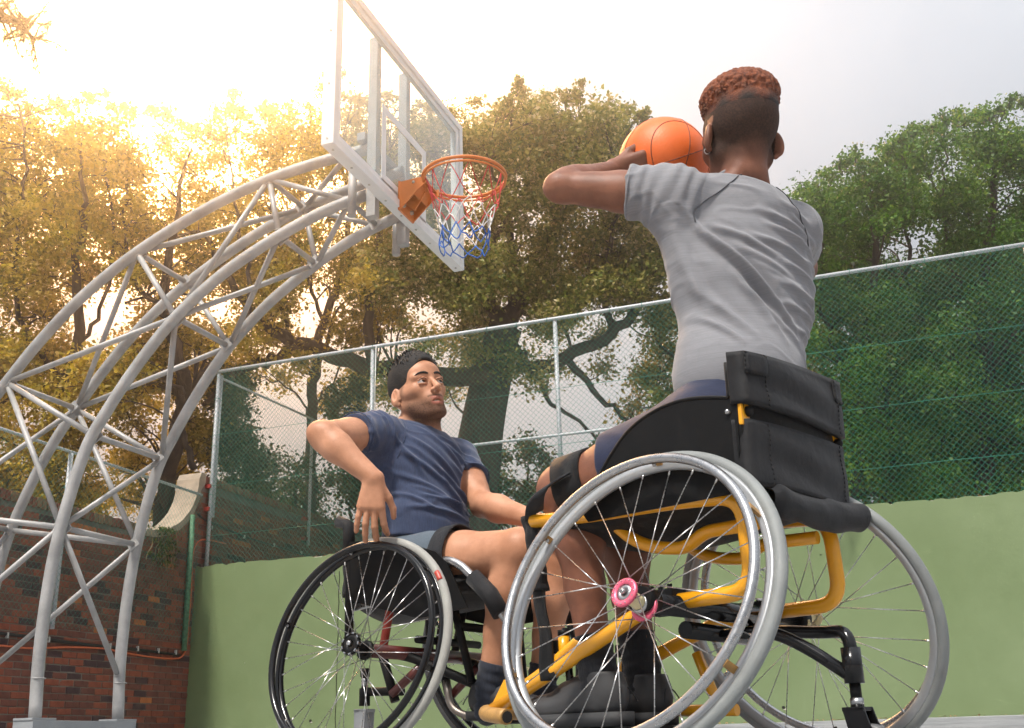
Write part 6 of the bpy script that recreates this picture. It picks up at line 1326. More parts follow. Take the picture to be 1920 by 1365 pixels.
 3: [(-1274,1073,725,35),(-1117,1176,804,42),(-1242,1305,922,45),(-1065,1046,823,30),(-1100,1209,697,44),(-1308,1153,937,34),(-1159,1026,800,31),(-1104,1053,731,42),(-1252,1176,533,40),(-1215,1263,857,41),(-1119,1167,833,35),(-1307,1158,535,31),(-1197,1325,545,33),(-1290,1219,683,36),(-1205,1083,876,46),(-1207,1043,813,31),(-1248,1120,827,36),(-1328,1371,597,43),(-1472,1310,762,30),(-1230,1022,845,35),(-1217,1243,659,34),(-1325,1135,769,35),(-1238,1143,607,39),(-1261,1285,622,36),(-1272,1217,939,35),(-1213,1044,670,45),(-1100,1142,721,45),(-1260,1266,867,41),(-1318,1225,1012,33),(-1098,1235,529,31),(-1314,1299,551,40),(-1450,1243,935,38),(-1433,1245,657,34),(-1312,1143,756,33),(-1317,1330,661,45),(-1246,1164,697,32),(-1113,1108,635,30),(-1143,1094,655,44),(-1467,1386,589,42),(-1326,1351,825,37),(-1257,1058,900,42),(-1181,1225,921,27),(-1126,1175,883,28),(-1117,1108,688,43),(-1456,1334,593,41),(-1237,1244,871,45),(-1275,1280,1016,34),(-1166,1059,773,45),(-1215,1271,545,37),(-1202,1013,777,35),(-1055,1120,742,32),(-1350,1125,905,44),(-1026,1062,849,26),(-1185,1059,824,43),(-1431,1364,672,44),(-1168,1096,712,27),(-1226,1293,998,31),(-1221,1301,578,29),(-1196,1253,964,40),(-1379,1232,803,32),(-1328,1245,771,46),(-1335,1100,940,29),(-1361,1127,946,41),(-1203,1164,857,46),(-1226,1232,961,32),(-1300,1146,669,43),(-1261,1306,918,40),(-1188,1215,922,30),(-1395,1216,773,30),(-1269,1138,689,34),(-1372,1155,773,37),(-1223,1207,655,39),(-1364,1246,954,42),(-1314,1222,871,30),(-1165,1030,806,38),(-1354,1343,833,36),(-1161,1001,846,32),(-1261,1246,608,29),(-1110,1139,771,40),(-1403,1209,930,32),(-1267,1337,882,36),(-1346,1256,829,32),(-1226,1321,582,35),(-1201,1278,739,35),(-1059,1090,693,41),(-1033,1104,823,45),(-1102,1187,864,35),(-1247,1127,946,35),(-1150,1079,746,27),(-1316,1335,729,45),(-1205,1139,788,46),(-1174,1107,909,46),(-1102,1096,652,44),(-1281,1083,911,37),(-1195,1084,738,41),(-1224,1065,796,42),(-1360,1301,870,29),(-1099,1169,670,29),(-1266,1102,645,31),(-1237,1145,714,32),(-1157,1100,793,38),(-1242,1126,895,34),(-1310,1104,1000,12),(-1339,1146,1047,12),(-1241,1095,995,9),(-1203,1077,972,14),(-1281,1157,1029,12),(-1233,1136,1004,10),(-1182,1106,950,8),(-1244,1197,1012,12),(-1237,1212,1031,15),(-1185,1184,995,13),(-1215,1222,1017,9),(-1218,1243,1052,11),(-1076,1121,949,12),(-1119,1180,990,14),(-1247,1210,468,32),(-1153,1231,424,40),(-1145,1149,410,38),(-1177,1088,521,39),(-1119,1236,365,26),(-1121,1240,428,26),(-1143,1131,495,37),(-1186,1129,348,30),(-1083,1214,505,28),(-1076,1133,460,42),(-1206,1132,575,29),(-1217,1175,379,26),(-1104,1161,389,40),(-1135,1169,401,41),(-1147,1111,534,34),(-1206,1170,376,27),(-1117,1168,565,35),(-1187,1109,513,38),(-1106,1193,461,34),(-1116,1236,340,37),(-1193,1122,497,32),(-1106,1206,539,40),(-1249,1240,395,35),(-1182,1108,454,35),(-1174,1129,510,28),(-1168,1206,558,39),(-1187,1116,449,34),(-1100,1175,331,29),(-1151,1246,366,34),(-1152,1220,445,41),(-1222,1187,384,25),(-1128,1264,355,40),(-1031,1140,496,37),(-1192,1263,427,41),(-1177,1229,474,36),(-1130,1180,347,30),(-1126,1205,535,32),(-1136,1296,390,32),(-1211,1242,378,31),(-1064,1143,488,29),(-1022,1118,509,29),(-1104,1226,457,33),(-1146,1135,550,39),(-1106,1178,464,41),(-1073,1211,338,33),(-1238,1184,402,28),(-1064,1184,385,28),(-1150,1109,527,35),(-1170,1105,429,40),(-1114,1187,341,34),(-1113,1126,494,25),(-1218,1182,397,25)],
 4: [(-148,1742,615,26),(-253,1645,333,30),(-357,1652,807,35),(-326,1681,410,38),(-396,1681,393,37),(-355,1739,635,28),(-140,1799,437,39),(-132,1823,468,30),(-131,1796,611,27),(-235,1595,668,29),(-349,1810,395,35),(-202,1695,643,31),(-249,1606,540,42),(-309,1585,628,34),(-170,1675,420,39),(-305,1645,430,33),(-320,1603,645,38),(-240,1763,571,31),(-138,1762,506,31),(-134,1777,720,34),(-238,1715,378,34),(-374,1722,575,28),(-162,1645,629,37),(-169,1729,773,29),(-106,1750,752,30),(-241,1712,530,34),(-138,1766,602,30),(-354,1683,356,37),(-344,1805,525,29),(-403,1722,383,36),(-202,1811,428,31),(-164,1698,484,28),(-215,1702,536,30),(-204,1740,350,34),(-126,1845,587,30),(-273,1614,568,28),(-116,1667,686,29),(-151,1754,422,29),(-287,1572,747,37),(-320,1755,630,35),(-198,1603,684,31),(-312,1649,492,33),(-215,1650,784,40),(-265,1753,659,29),(-391,1656,510,31),(-282,1668,646,34),(-228,1776,600,41),(-146,1850,641,40),(-284,1741,664,36),(-350,1660,377,31),(-147,1769,596,32),(-324,1777,622,32),(-281,1635,748,33),(-157,1921,380,40),(-180,1662,432,31),(-277,1868,442,40),(-340,1764,569,31),(-307,1741,416,31),(-330,1600,509,30),(-241,1680,650,27),(-126,1731,462,41),(-350,1630,555,26),(-206,1753,564,40),(-349,1672,756,27),(-217,1522,727,27),(-138,1876,432,33),(-154,1743,820,39),(-162,1769,529,39),(-110,1681,597,33),(-110,1646,741,36)],
 5: [(26,1602,624,33),(-97,1664,394,34),(88,1724,897,34),(-39,1832,412,37),(54,1861,874,30),(3,1863,802,31),(-10,1823,586,37),(89,1834,860,34),(-15,1734,858,35),(-25,1623,762,36),(-110,1800,731,45),(-52,1492,737,45),(39,1755,477,30),(-21,1630,410,34),(-119,1941,443,35),(51,1963,631,30),(6,1924,386,44),(-59,1728,603,36),(-137,1617,417,43),(103,1800,923,31),(-89,1842,714,42),(-67,1814,641,45),(-99,1849,658,45),(-131,1762,368,31),(-87,1959,487,26),(25,1657,833,38),(15,1691,862,31),(36,1574,793,41),(-88,1630,405,27),(-38,1610,429,41),(-64,1521,733,38),(27,1797,724,33),(26,1827,638,26),(-97,1637,579,35),(-73,1806,655,28),(70,1796,690,44),(-150,1781,519,26),(-97,1714,726,44),(-67,1944,394,29),(36,1522,703,26),(99,1730,916,43),(33,1875,841,39),(-99,1768,772,37),(-22,1648,494,38),(17,1787,683,30),(-72,1810,739,38),(44,1805,880,30),(1,1708,749,30),(-54,1734,655,46),(-70,1576,655,39),(-92,1576,631,31),(-104,1666,596,34),(-99,1790,837,45),(-10,1732,576,37),(-37,1621,768,43),(-126,1725,617,29),(-93,1553,545,29),(-32,1789,685,32),(-166,1794,366,32),(81,1809,952,43),(-112,1667,499,32),(-8,1750,806,40),(31,1607,742,27),(-26,1563,504,37),(-112,1613,332,26),(-79,1628,679,28),(-84,1593,370,44),(-31,1957,512,44),(-51,1600,751,44),(26,1870,588,34),(40,1588,772,33),(-54,1807,710,41),(16,1937,402,30),(-139,1886,554,44),(70,1901,756,26),(-62,1845,805,44),(40,1847,526,38),(-36,1679,551,26),(1,1823,568,40),(13,1706,777,39),(-41,1934,556,37),(55,1731,638,44),(-90,1929,610,27),(38,1867,588,33),(-118,1986,401,36),(-43,1623,785,41),(42,1678,773,27),(-75,1656,661,33),(-39,1630,816,26),(-17,1794,544,40),(78,1648,787,39),(-99,1637,711,33),(-18,1640,623,34),(90,1669,898,31),(-32,1763,407,35),(-46,1927,428,38),(-29,1638,524,34),(9,1645,602,44),(-93,1776,448,43),(5,1770,366,42),(-136,1774,399,28),(-86,1692,408,30),(-10,1778,438,34),(-34,1691,822,40),(-74,1917,443,33),(78,1931,770,32),(-48,1736,573,41),(-77,1801,521,31),(48,1676,846,41),(-9,1972,449,38),(45,1879,698,27),(77,1746,925,31),(-14,1765,561,29),(-173,1926,453,42),(-123,1766,443,29),(-61,1867,502,39),(-5,1733,701,45),(-4,1859,430,37),(-97,1775,476,25),(-68,1569,735,39),(69,1665,766,37),(-77,2181,535,42),(-37,2200,743,40),(0,1981,970,42),(-88,2048,799,49),(-122,2120,714,46),(3,2133,531,49),(115,2145,1065,48),(-45,2036,596,36),(-115,2056,700,46),(-190,2109,422,41),(14,2143,884,45),(8,2262,672,44),(-103,1961,561,48),(-69,2181,654,50),(-77,2085,406,43),(46,2022,928,42),(85,1972,940,49),(107,1989,963,50),(9,2269,467,37),(0,2081,548,43),(45,2136,533,43),(-25,2213,427,42),(72,2188,876,49),(-47,1929,875,45),(69,1898,926,44),(-166,2164,547,45),(-128,1963,600,47),(41,2172,654,44),(-49,2201,743,35),(-65,2226,586,44),(69,2104,854,47),(45,2300,666,49),(-128,1948,679,36),(-139,2025,540,40),(-12,2332,522,37),(-19,2283,524,40),(-110,2114,882,44),(16,2193,469,39),(-1,2187,910,38),(-91,1575,785,16),(-81,1655,849,16),(-66,1556,790,15),(-57,1648,845,18),(-41,1597,839,11),(-30,1563,815,17),(-18,1688,897,16),(-6,1584,842,17),(7,1646,886,19),(15,1610,846,13),(27,1707,886,16),(39,1710,892,15),(55,1695,914,13),(64,1631,877,20),(78,1654,903,11),(93,1697,934,17),(105,1712,945,10)],
 6: [(284,1898,488,42),(269,1719,452,38),(174,1869,552,35),(302,1828,579,27),(69,1661,350,33),(172,2022,397,43),(269,1891,861,32),(219,1753,413,43),(73,1622,479,37),(154,1678,586,37),(297,1932,556,41),(264,1842,820,35),(200,1968,461,28),(117,1945,413,29),(115,1854,619,32),(219,1844,891,27),(181,1923,431,27),(81,1870,395,41),(97,1818,426,33),(190,1840,765,28),(100,1910,607,29),(76,1988,465,37),(258,1741,791,30),(158,1621,607,28),(300,2009,463,27),(154,1864,349,41),(216,1590,664,40),(318,1689,880,26),(74,1751,658,40),(318,2009,693,30),(340,1820,979,39),(411,1935,970,27),(199,1687,851,35),(51,1611,487,26),(167,1934,361,40),(102,1899,901,40),(160,1848,516,44),(128,1808,749,25),(233,1624,845,45),(169,1870,425,42),(327,1805,784,31),(307,1787,583,27),(89,1755,468,30),(269,2019,469,40),(210,1897,825,25),(230,1610,818,41),(283,2045,564,30),(125,1863,418,34),(229,2056,392,33),(248,1620,767,37),(299,1641,779,26),(138,1714,813,34),(171,1732,816,27),(126,1954,490,37),(199,1956,598,27),(202,1895,817,31),(342,1639,783,41),(272,1986,576,28),(231,1797,570,43),(215,1893,660,37),(322,1711,781,42),(349,1608,879,28),(364,1939,779,38),(150,1805,690,31),(204,1823,596,36),(244,1868,793,35),(124,1535,818,38),(209,1645,853,37),(221,1669,840,40),(225,1850,344,32),(95,1817,653,40),(238,1996,665,27),(134,1943,380,41),(260,1726,854,33),(191,1864,998,36),(131,1655,702,37),(150,1587,776,37),(286,1770,623,33),(313,1942,454,37),(199,1903,391,31),(327,1856,591,44),(299,1805,895,26),(106,1856,485,42),(318,1874,953,31),(217,1705,891,36),(177,1913,835,46),(123,1913,485,29),(82,1908,626,44),(51,1778,470,43),(200,1674,427,27),(277,1711,791,42),(126,1705,788,32),(303,1816,767,34),(177,1617,580,39),(155,1796,846,39),(196,1828,524,28),(272,2041,403,29),(65,1998,465,28),(153,1880,749,36),(387,1879,897,45),(236,1625,817,37),(135,1766,533,38),(202,1595,675,43),(302,1770,534,35),(90,1819,655,27),(322,1714,908,38),(204,1884,605,29),(277,1848,718,27),(312,1618,772,32),(229,1684,539,44),(63,1715,566,34),(223,1915,442,43),(311,1894,522,33),(327,2125,410,29),(168,1810,413,34),(206,1770,916,41),(51,1838,353,42),(248,1778,912,34),(263,1880,469,41),(200,1717,876,29),(281,1735,584,25),(267,1764,489,41),(83,2014,528,44),(222,1887,850,31),(162,1749,453,25),(104,2041,426,45),(343,1744,740,42),(68,1807,617,26),(374,1927,983,43),(291,2090,556,32),(109,1688,569,41),(79,1760,450,42),(176,1961,539,31),(239,1750,501,32),(219,1678,651,34),(156,1720,637,28),(97,1895,433,36),(308,1916,850,28),(195,1845,759,40),(124,1941,446,46),(395,1995,870,43),(247,1878,410,25),(213,2006,476,35),(166,1673,773,43),(64,1688,324,32),(58,1752,348,44),(106,1596,554,34),(184,1891,484,25),(183,1932,649,45),(55,1811,541,30),(73,1866,634,45),(127,1808,750,27),(300,1823,798,44),(163,2025,378,35),(232,1760,462,41),(121,1796,709,42),(303,1974,722,41),(160,1916,721,29),(213,1739,734,45),(368,1724,921,28),(91,2017,456,34),(151,1769,440,31),(149,1637,669,39),(140,1691,469,32),(186,1728,449,37),(204,1786,939,45),(109,1621,494,26),(122,1627,754,42),(323,1927,703,27),(96,1528,788,35),(260,1775,413,42),(178,1892,570,46),(314,1782,551,25),(350,1724,794,28),(377,1944,1029,39),(83,1772,643,28),(249,2092,472,37),(223,1943,764,40),(389,1800,943,26),(266,1740,672,31),(212,1964,671,33),(218,1827,942,33),(347,1715,937,38),(217,1779,920,38),(180,1845,575,30),(290,1991,448,40),(250,1804,797,29),(235,1865,446,46),(302,1940,947,34),(202,1886,672,32),(143,1960,381,45),(257,1916,575,29),(267,1829,463,43),(239,1956,372,28),(292,1773,901,41),(300,1882,530,39),(204,1961,430,31),(296,1740,624,41),(215,2061,524,30),(160,1633,763,26),(210,2003,683,28),(317,2136,423,45),(150,1700,328,42),(50,1726,420,26),(285,1971,716,33),(232,1649,836,37),(393,1980,843,36),(171,1947,494,31),(120,1690,741,41),(199,2077,772,40),(292,2216,960,43),(192,1932,913,42),(324,2313,809,43),(357,2130,545,45),(276,2284,886,42),(313,2056,751,46),(287,2210,810,37),(198,2190,1046,50),(161,2259,491,46),(300,2228,540,37),(225,2410,487,35),(195,2044,881,44),(344,2189,954,46),(163,2397,511,37),(198,2327,566,42),(336,2350,518,49),(300,2258,578,39),(77,2222,489,44),(234,2148,374,42),(281,2239,590,44),(301,2414,591,41),(360,2221,523,38),(322,2292,659,37),(172,2368,520,45),(258,2451,432,42),(336,2327,516,44),(253,2237,753,36),(434,2179,1064,40),(322,2107,900,47),(272,2337,526,37),(169,1990,944,40),(345,2377,422,44),(299,2213,444,49),(147,2299,667,43),(99,2133,622,46),(327,2195,1088,36),(146,2232,711,39),(356,2050,797,42),(224,2133,894,46),(338,2365,509,42),(286,2208,766,35),(347,2177,815,44),(104,2104,719,48),(303,2078,753,37),(397,2157,778,48),(247,2379,599,48),(131,1954,794,45),(385,2386,603,48),(316,2260,1002,35),(344,2058,892,45),(115,1683,930,18),(119,1584,875,16),(138,1699,929,15),(143,1598,890,17),(166,1727,962,18),(169,1640,914,13),(177,1624,895,20),(198,1708,949,19),(210,1713,948,18),(218,1689,936,19),(228,1681,933,12),(236,1656,922,19),(245,1627,921,10),(264,1690,947,11),(283,1739,972,12),(283,1677,938,14),(296,1682,947,14),(314,1720,970,18),(324,1712,966,11)],
 7: [(237,2489,796,72),(338,2474,482,65),(308,2338,780,60),(-128,2151,596,63),(92,2482,514,69),(216,2198,833,52),(34,2226,847,60),(-96,2174,588,51),(-102,2400,551,62),(297,2357,463,68),(-179,2286,735,74),(395,2348,967,70),(89,2310,690,51),(-226,2364,486,62),(372,2323,896,62),(331,2341,756,63),(106,2218,573,74),(190,2227,735,55),(224,2216,768,55),(287,2468,837,65),(110,2138,722,74),(-192,2149,507,68),(-88,2286,615,54),(76,2386,655,70),(215,2255,672,58),(-43,2069,872,68),(-88,2002,911,75),(135,2112,838,71),(191,2212,713,52),(421,2480,654,52),(257,2179,845,54),(62,2433,728,74),(223,2374,709,72),(-53,2274,516,56),(30,2522,484,57),(200,2372,545,61),(235,2262,844,57),(-26,2313,595,69),(-66,2071,838,69),(-115,2144,628,67),(-52,2364,699,51),(58,2138,741,62),(431,2461,982,57),(217,2534,661,64),(8,2353,850,61),(268,2357,552,57),(25,2230,562,71),(121,2193,799,66),(365,2393,580,53),(207,2421,642,54),(90,2369,496,69),(24,2136,729,60),(425,2628,598,58),(414,2429,981,54),(-207,2418,467,59),(178,2378,531,62),(358,2432,680,53),(-2,2111,818,56),(370,2442,941,73),(-61,2190,469,57),(338,2455,642,66),(144,2433,631,65),(0,2415,566,65),(-130,2305,577,70),(-171,2369,648,72),(-43,2402,678,59),(260,2255,729,68),(60,2366,781,56),(-58,2144,547,70),(52,2137,802,70),(195,2534,556,73),(-48,2210,960,71),(248,2289,792,70),(459,2470,898,64),(218,2307,416,69),(259,2397,954,63),(376,2397,693,62),(156,2291,905,59),(185,2311,508,55),(-6,2449,461,58)],
 10: [(-806,1580,329,22),(-822,1633,357,27),(-847,1711,405,24),(-1032,1664,421,34),(-1096,1650,360,30),(-1060,1627,442,31),(-1057,1487,395,32),(-1111,1597,439,28),(-970,1635,389,37),(-828,1640,513,36),(-834,1613,503,38),(-1009,1685,378,34),(-795,1632,333,37),(-887,1665,468,26),(-994,1516,421,36),(-950,1620,428,24),(-823,1570,425,35),(-1019,1480,393,29),(-846,1577,404,26),(-768,1584,437,24),(-1029,1532,459,37),(-792,1604,383,36),(-1086,1645,432,37),(-800,1555,405,36),(-943,1643,514,22),(-1054,1635,382,33),(-937,1636,513,25),(-1075,1532,520,26),(-1041,1502,400,24),(-1064,1548,515,34),(-854,1642,410,30),(-990,1450,495,24),(-907,1663,451,38),(-1039,1489,333,28),(-761,1536,437,37),(-919,1523,443,35),(-1019,1439,490,27),(-875,1570,514,23),(-920,1615,443,27),(-992,1663,424,37),(-899,1564,491,32),(-873,1621,480,33),(-900,1671,443,36),(-1110,1608,449,36),(-846,1642,444,34),(-811,1653,478,24),(-809,1607,389,24),(-1064,1584,436,28),(-1021,1518,459,30),(-803,1650,360,33),(-1025,1600,477,28),(-993,1513,466,33),(-793,1589,401,36),(-781,1530,466,24),(-844,1570,395,36),(-1078,1585,505,28),(-842,1657,390,35),(-975,1584,429,37),(-1016,1452,445,36),(-793,1535,467,30),(-1003,1449,459,26),(-1058,1493,480,27),(-1048,1489,592,24),(-1017,1433,533,26),(-1029,1449,542,23),(-1007,1451,560,19),(-1068,1519,535,26),(-993,1462,536,25),(-1080,1524,488,30),(-1063,1482,581,23),(-1034,1443,564,22),(-1080,1546,544,24),(-1041,1451,601,27),(-1034,1484,598,21),(-1038,1535,514,26),(-1040,1438,479,18),(-1105,1517,589,23),(-1008,1420,540,24),(-1055,1566,514,19),(-1012,1421,512,19),(-1005,1426,532,25),(-1040,1513,586,29),(-986,1437,574,27),(-998,1446,581,22),(-1001,1478,464,22),(-1094,1510,623,26),(-859,1527,520,26),(-835,1558,533,15),(-843,1488,530,22),(-824,1532,569,23),(-841,1470,555,19),(-836,1589,573,20),(-873,1609,501,17),(-824,1520,496,19),(-901,1577,553,16),(-819,1535,577,23),(-862,1558,527,24),(-817,1506,562,17),(-857,1620,519,22),(-880,1614,552,20),(-825,1521,477,18),(-801,1508,559,17),(-803,1539,450,19),(-840,1513,547,21),(-792,1480,559,16),(-873,1614,516,20)],
 11: [(-826,1756,449,28),(-391,1812,357,34),(-735,1663,388,21),(-758,1807,443,24),(-465,1725,438,33),(-624,1817,428,33),(-682,1814,374,25),(-754,1660,405,29),(-464,1778,485,26),(-566,1732,443,30),(-590,1709,372,35),(-494,1891,406,31),(-649,1705,411,30),(-533,1788,451,27),(-420,1815,411,24),(-636,1704,472,30),(-466,1751,375,23),(-720,1838,413,21),(-481,1845,388,36),(-557,1809,409,21),(-587,1690,463,24),(-830,1749,455,31),(-693,1828,467,26),(-433,1734,434,29),(-563,1837,387,35),(-404,1836,407,32),(-551,1776,431,21),(-740,1800,466,29),(-430,1888,463,36),(-437,1946,360,22),(-624,1726,402,22),(-738,1609,426,25),(-417,1843,420,34),(-596,1749,410,31),(-788,1690,382,28),(-650,1647,427,21),(-680,1855,398,20),(-596,1744,410,24),(-468,1821,444,24),(-407,1730,475,26),(-374,1763,406,24),(-395,1765,490,26),(-576,1752,468,27),(-545,1748,353,20),(-635,1685,414,25),(-679,1678,440,32),(-600,1882,413,21),(-608,1783,499,24),(-481,1914,407,30),(-757,1623,380,24),(-587,1752,394,25),(-451,1895,467,22),(-701,1696,460,22),(-560,1775,429,27),(-757,1663,416,22),(-448,1930,384,35),(-505,1900,377,28),(-600,1743,498,29),(-753,1629,381,28),(-783,1702,386,36)],
}
LIMBS = {
 0: [([(-656,1614,360),(-639,1596,425),(-621,1578,490),(-593,1558,572),(-562,1542,645)],[0.44,0.4,0.36,0.33,0.28]),([(-587,1541,561),(-671,1510,563),(-750,1477,576),(-812,1448,594),(-873,1417,618),(-924,1385,656),(-964,1349,714),(-990,1313,788)],[0.24,0.21,0.2,0.18,0.16,0.12,0.08,0.04]),([(-868,1410,612),(-920,1401,587),(-970,1388,573),(-1025,1386,526)],[0.13,0.12,0.09,0.05]),([(-566,1539,617),(-527,1569,575),(-476,1581,591),(-398,1597,624),(-350,1595,676),(-319,1579,749)],[0.2,0.17,0.15,0.13,0.1,0.05]),([(-568,1560,650),(-524,1548,726),(-472,1539,799),(-431,1524,881),(-411,1500,964)],[0.24,0.18,0.13,0.08,0.03]),([(-564,1543,641),(-601,1503,712),(-627,1466,786),(-634,1430,877),(-627,1405,951)],[0.2,0.15,0.11,0.07,0.03]),([(-558,1574,684),(-549,1543,776),(-544,1510,869),(-521,1481,969)],[0.14,0.1,0.07,0.03]),([(-757,1454,572),(-754,1428,644),(-735,1405,724),(-707,1386,803),(-685,1358,899)],[0.13,0.11,0.09,0.06,0.03]),([(-479,1590,595),(-446,1621,543),(-396,1658,492),(-361,1686,450)],[0.1,0.07,0.05,0.03]),([(-401,1606,628),(-407,1578,698),(-379,1558,779),(-357,1532,869)],[0.09,0.07,0.05,0.03]),([(-533,1587,581),(-509,1617,523),(-465,1646,488),(-431,1677,438)],[0.07,0.05,0.04,0.02]),([(-597,1494,708),(-544,1481,796),(-546,1444,894)],[0.08,0.06,0.03])],
 1: [([(-952,1599,385),(-928,1557,523),(-909,1532,608),(-882,1510,694),(-843,1495,771),(-816,1470,865),(-814,1432,969)],[0.17,0.15,0.14,0.12,0.1,0.07,0.03]),([(-900,1516,598),(-932,1478,671),(-937,1444,757),(-930,1409,859),(-906,1377,970)],[0.08,0.08,0.07,0.05,0.03]),([(-873,1495,682),(-892,1455,773),(-888,1424,858),(-863,1392,969)],[0.08,0.06,0.04,0.02]),([(-920,1547,557),(-886,1547,591),(-843,1540,650),(-811,1536,692)],[0.05,0.04,0.03,0.02]),([(-927,1554,531),(-944,1532,575),(-971,1514,597),(-1004,1497,611)],[0.05,0.04,0.03,0.02])],
 2: [([(-1046,1333,313),(-1016,1305,418),(-984,1283,508),(-986,1257,577),(-989,1225,660),(-960,1202,750),(-932,1179,840)],[0.22,0.2,0.18,0.15,0.12,0.08,0.03]),([(-996,1299,515),(-922,1301,582),(-882,1290,649),(-882,1253,749),(-883,1216,849)],[0.12,0.1,0.08,0.06,0.03]),([(-988,1242,614),(-1031,1204,676),(-1033,1170,767),(-1004,1144,865)],[0.1,0.08,0.06,0.03]),([(-972,1267,502),(-1000,1243,540),(-1041,1219,564)],[0.08,0.06,0.03]),([(-972,1306,398),(-979,1281,458),(-976,1266,502)],[0.12,0.1,0.1])],
 3: [([(-1159,1228,306),(-1136,1196,415),(-1108,1171,509),(-1078,1160,566),(-1072,1130,654),(-1045,1108,740),(-1040,1077,828)],[0.2,0.18,0.16,0.13,0.1,0.07,0.03]),([(-1108,1171,509),(-1148,1129,583),(-1147,1091,685),(-1116,1060,801),(-1113,1034,873)],[0.11,0.09,0.07,0.05,0.03]),([(-1092,1175,573),(-1047,1170,631),(-1026,1145,719),(-1019,1109,822)],[0.08,0.06,0.05,0.03]),([(-1107,1167,460),(-1177,1120,519),(-1209,1081,592)],[0.08,0.06,0.04])],
 4: [([(-306,1798,324),(-273,1748,491),(-263,1705,617),(-272,1661,727)],[0.2,0.17,0.13,0.06]),([(-263,1705,617),(-191,1697,707),(-148,1688,774)],[0.1,0.07,0.03]),([(-267,1734,533),(-338,1677,619),(-344,1647,695)],[0.09,0.06,0.03])],
 5: [([(-77,1797,304),(-57,1763,416),(-38,1735,512),(-7,1704,623),(18,1669,743),(23,1638,831)],[0.2,0.17,0.15,0.12,0.08,0.03]),([(-38,1735,512),(-73,1686,609),(-65,1647,721),(-44,1622,809)],[0.1,0.08,0.05,0.03]),([(-16,1733,598),(59,1724,694),(75,1688,807),(78,1662,880)],[0.1,0.08,0.05,0.03]),([(-24,1860,309),(-4,1824,424),(2,1796,506),(-4,1757,605)],[0.13,0.11,0.1,0.06])],
 6: [([(120,1849,295),(137,1811,413),(158,1775,532),(164,1733,651),(197,1701,769),(223,1663,896)],[0.22,0.19,0.16,0.13,0.09,0.03]),([(158,1775,532),(241,1764,641),(275,1730,767),(301,1695,885)],[0.12,0.09,0.06,0.03]),([(162,1747,611),(125,1698,708),(131,1665,803),(146,1641,882)],[0.1,0.08,0.05,0.03]),([(50,1866,304),(71,1831,417),(105,1808,513),(159,1792,609)],[0.1,0.09,0.08,0.05])],
 7: [([(22,2401,382),(47,2351,539),(80,2301,706),(96,2253,853)],[0.2,0.17,0.13,0.06]),([(-176,2328,387),(-154,2285,523),(-121,2235,690)],[0.16,0.13,0.06])],
 10: [([(-976,1613,325),(-968,1584,411),(-973,1562,463)],[0.06,0.05,0.02]),([(-1067,1558,324),(-1056,1521,435),(-1042,1481,555)],[0.07,0.05,0.02]),([(-886,1635,321),(-874,1598,432),(-857,1560,552)],[0.06,0.05,0.02])],
 11: [([(-631,1787,341),(-618,1769,403),(-605,1751,465)],[0.06,0.05,0.02]),([(-500,1836,338),(-485,1815,408),(-461,1797,478)],[0.07,0.05,0.02])],
}
def m_leaf(name, pal, trans=.35):
    m, n, l, b = new_mat(name); nt = m.node_tree
    at_ = nt.nodes.new('ShaderNodeAttribute'); at_.attribute_name = 'tone'
    r = ramp(nt, at_.outputs['Fac'], pal); r.color_ramp.interpolation = 'LINEAR'
    l.new(r.outputs['Color'], b.inputs['Base Color']); b.inputs['Roughness'].default_value = 0.5; b.inputs['Specular IOR Level'].default_value = 0.35
    tl = n.new('ShaderNodeBsdfTranslucent'); hs = n.new('ShaderNodeHueSaturation'); hs.inputs['Value'].default_value = 1.5; hs.inputs['Saturation'].default_value = 1.1
    l.new(r.outputs['Color'], hs.inputs['Color']); l.new(hs.outputs[0], tl.inputs['Color'])
    ms = n.new('ShaderNodeMixShader'); ms.inputs[0].default_value = trans; l.new(b.outputs[0], ms.inputs[1]); l.new(tl.outputs[0], ms.inputs[2]); l.new(ms.outputs[0], n['Material Output'].inputs['Surface'])
    return m
LEAF_OLIVE = m_leaf('olive_tan_leaf', [(0.0, (0.085, 0.115, 0.018)), (0.35, (0.19, 0.21, 0.036)), (0.62, (0.34, 0.295, 0.075)), (0.85, (0.50, 0.40, 0.18)), (1.0, (0.60, 0.50, 0.30))])
LEAF_GLOW = m_leaf('glow_tinted_leaf', [(0.0, (0.13, 0.125, 0.02)), (0.3, (0.29, 0.235, 0.033)), (0.6, (0.47, 0.345, 0.05)), (0.85, (0.60, 0.44, 0.10)), (1.0, (0.66, 0.50, 0.20))], .45)  # turned leaves, with warm glow from the upper left painted into their colour
LEAF_GREEN = m_leaf('green_leaf', [(0.0, (0.028, 0.072, 0.008)), (0.4, (0.058, 0.135, 0.014)), (0.75, (0.115, 0.215, 0.026)), (1.0, (0.22, 0.30, 0.055))])
LEAF_DARK = m_leaf('shrub_leaf', [(0.0, (0.018, 0.034, 0.007)), (0.5, (0.04, 0.07, 0.012)), (1.0, (0.13, 0.15, 0.03))])
def m_bark():
    m, n, l, b = new_mat('bark'); nt = m.node_tree
    a = noise(nt, 5, 7, 0.7, 'Object', (2.2, 2.2, .6)); r = ramp(nt, a.outputs['Fac'], [(0.3, (0.028, 0.019, 0.014)), (0.55, (0.06, 0.042, 0.031)), (0.75, (0.115, 0.085, 0.062))])
    l.new(r.outputs['Color'], b.inputs['Base Color']); b.inputs['Roughness'].default_value = 0.95; bump(nt, a.outputs['Fac'], 1.0, 0.05, b); return m
M_BARK = m_bark()
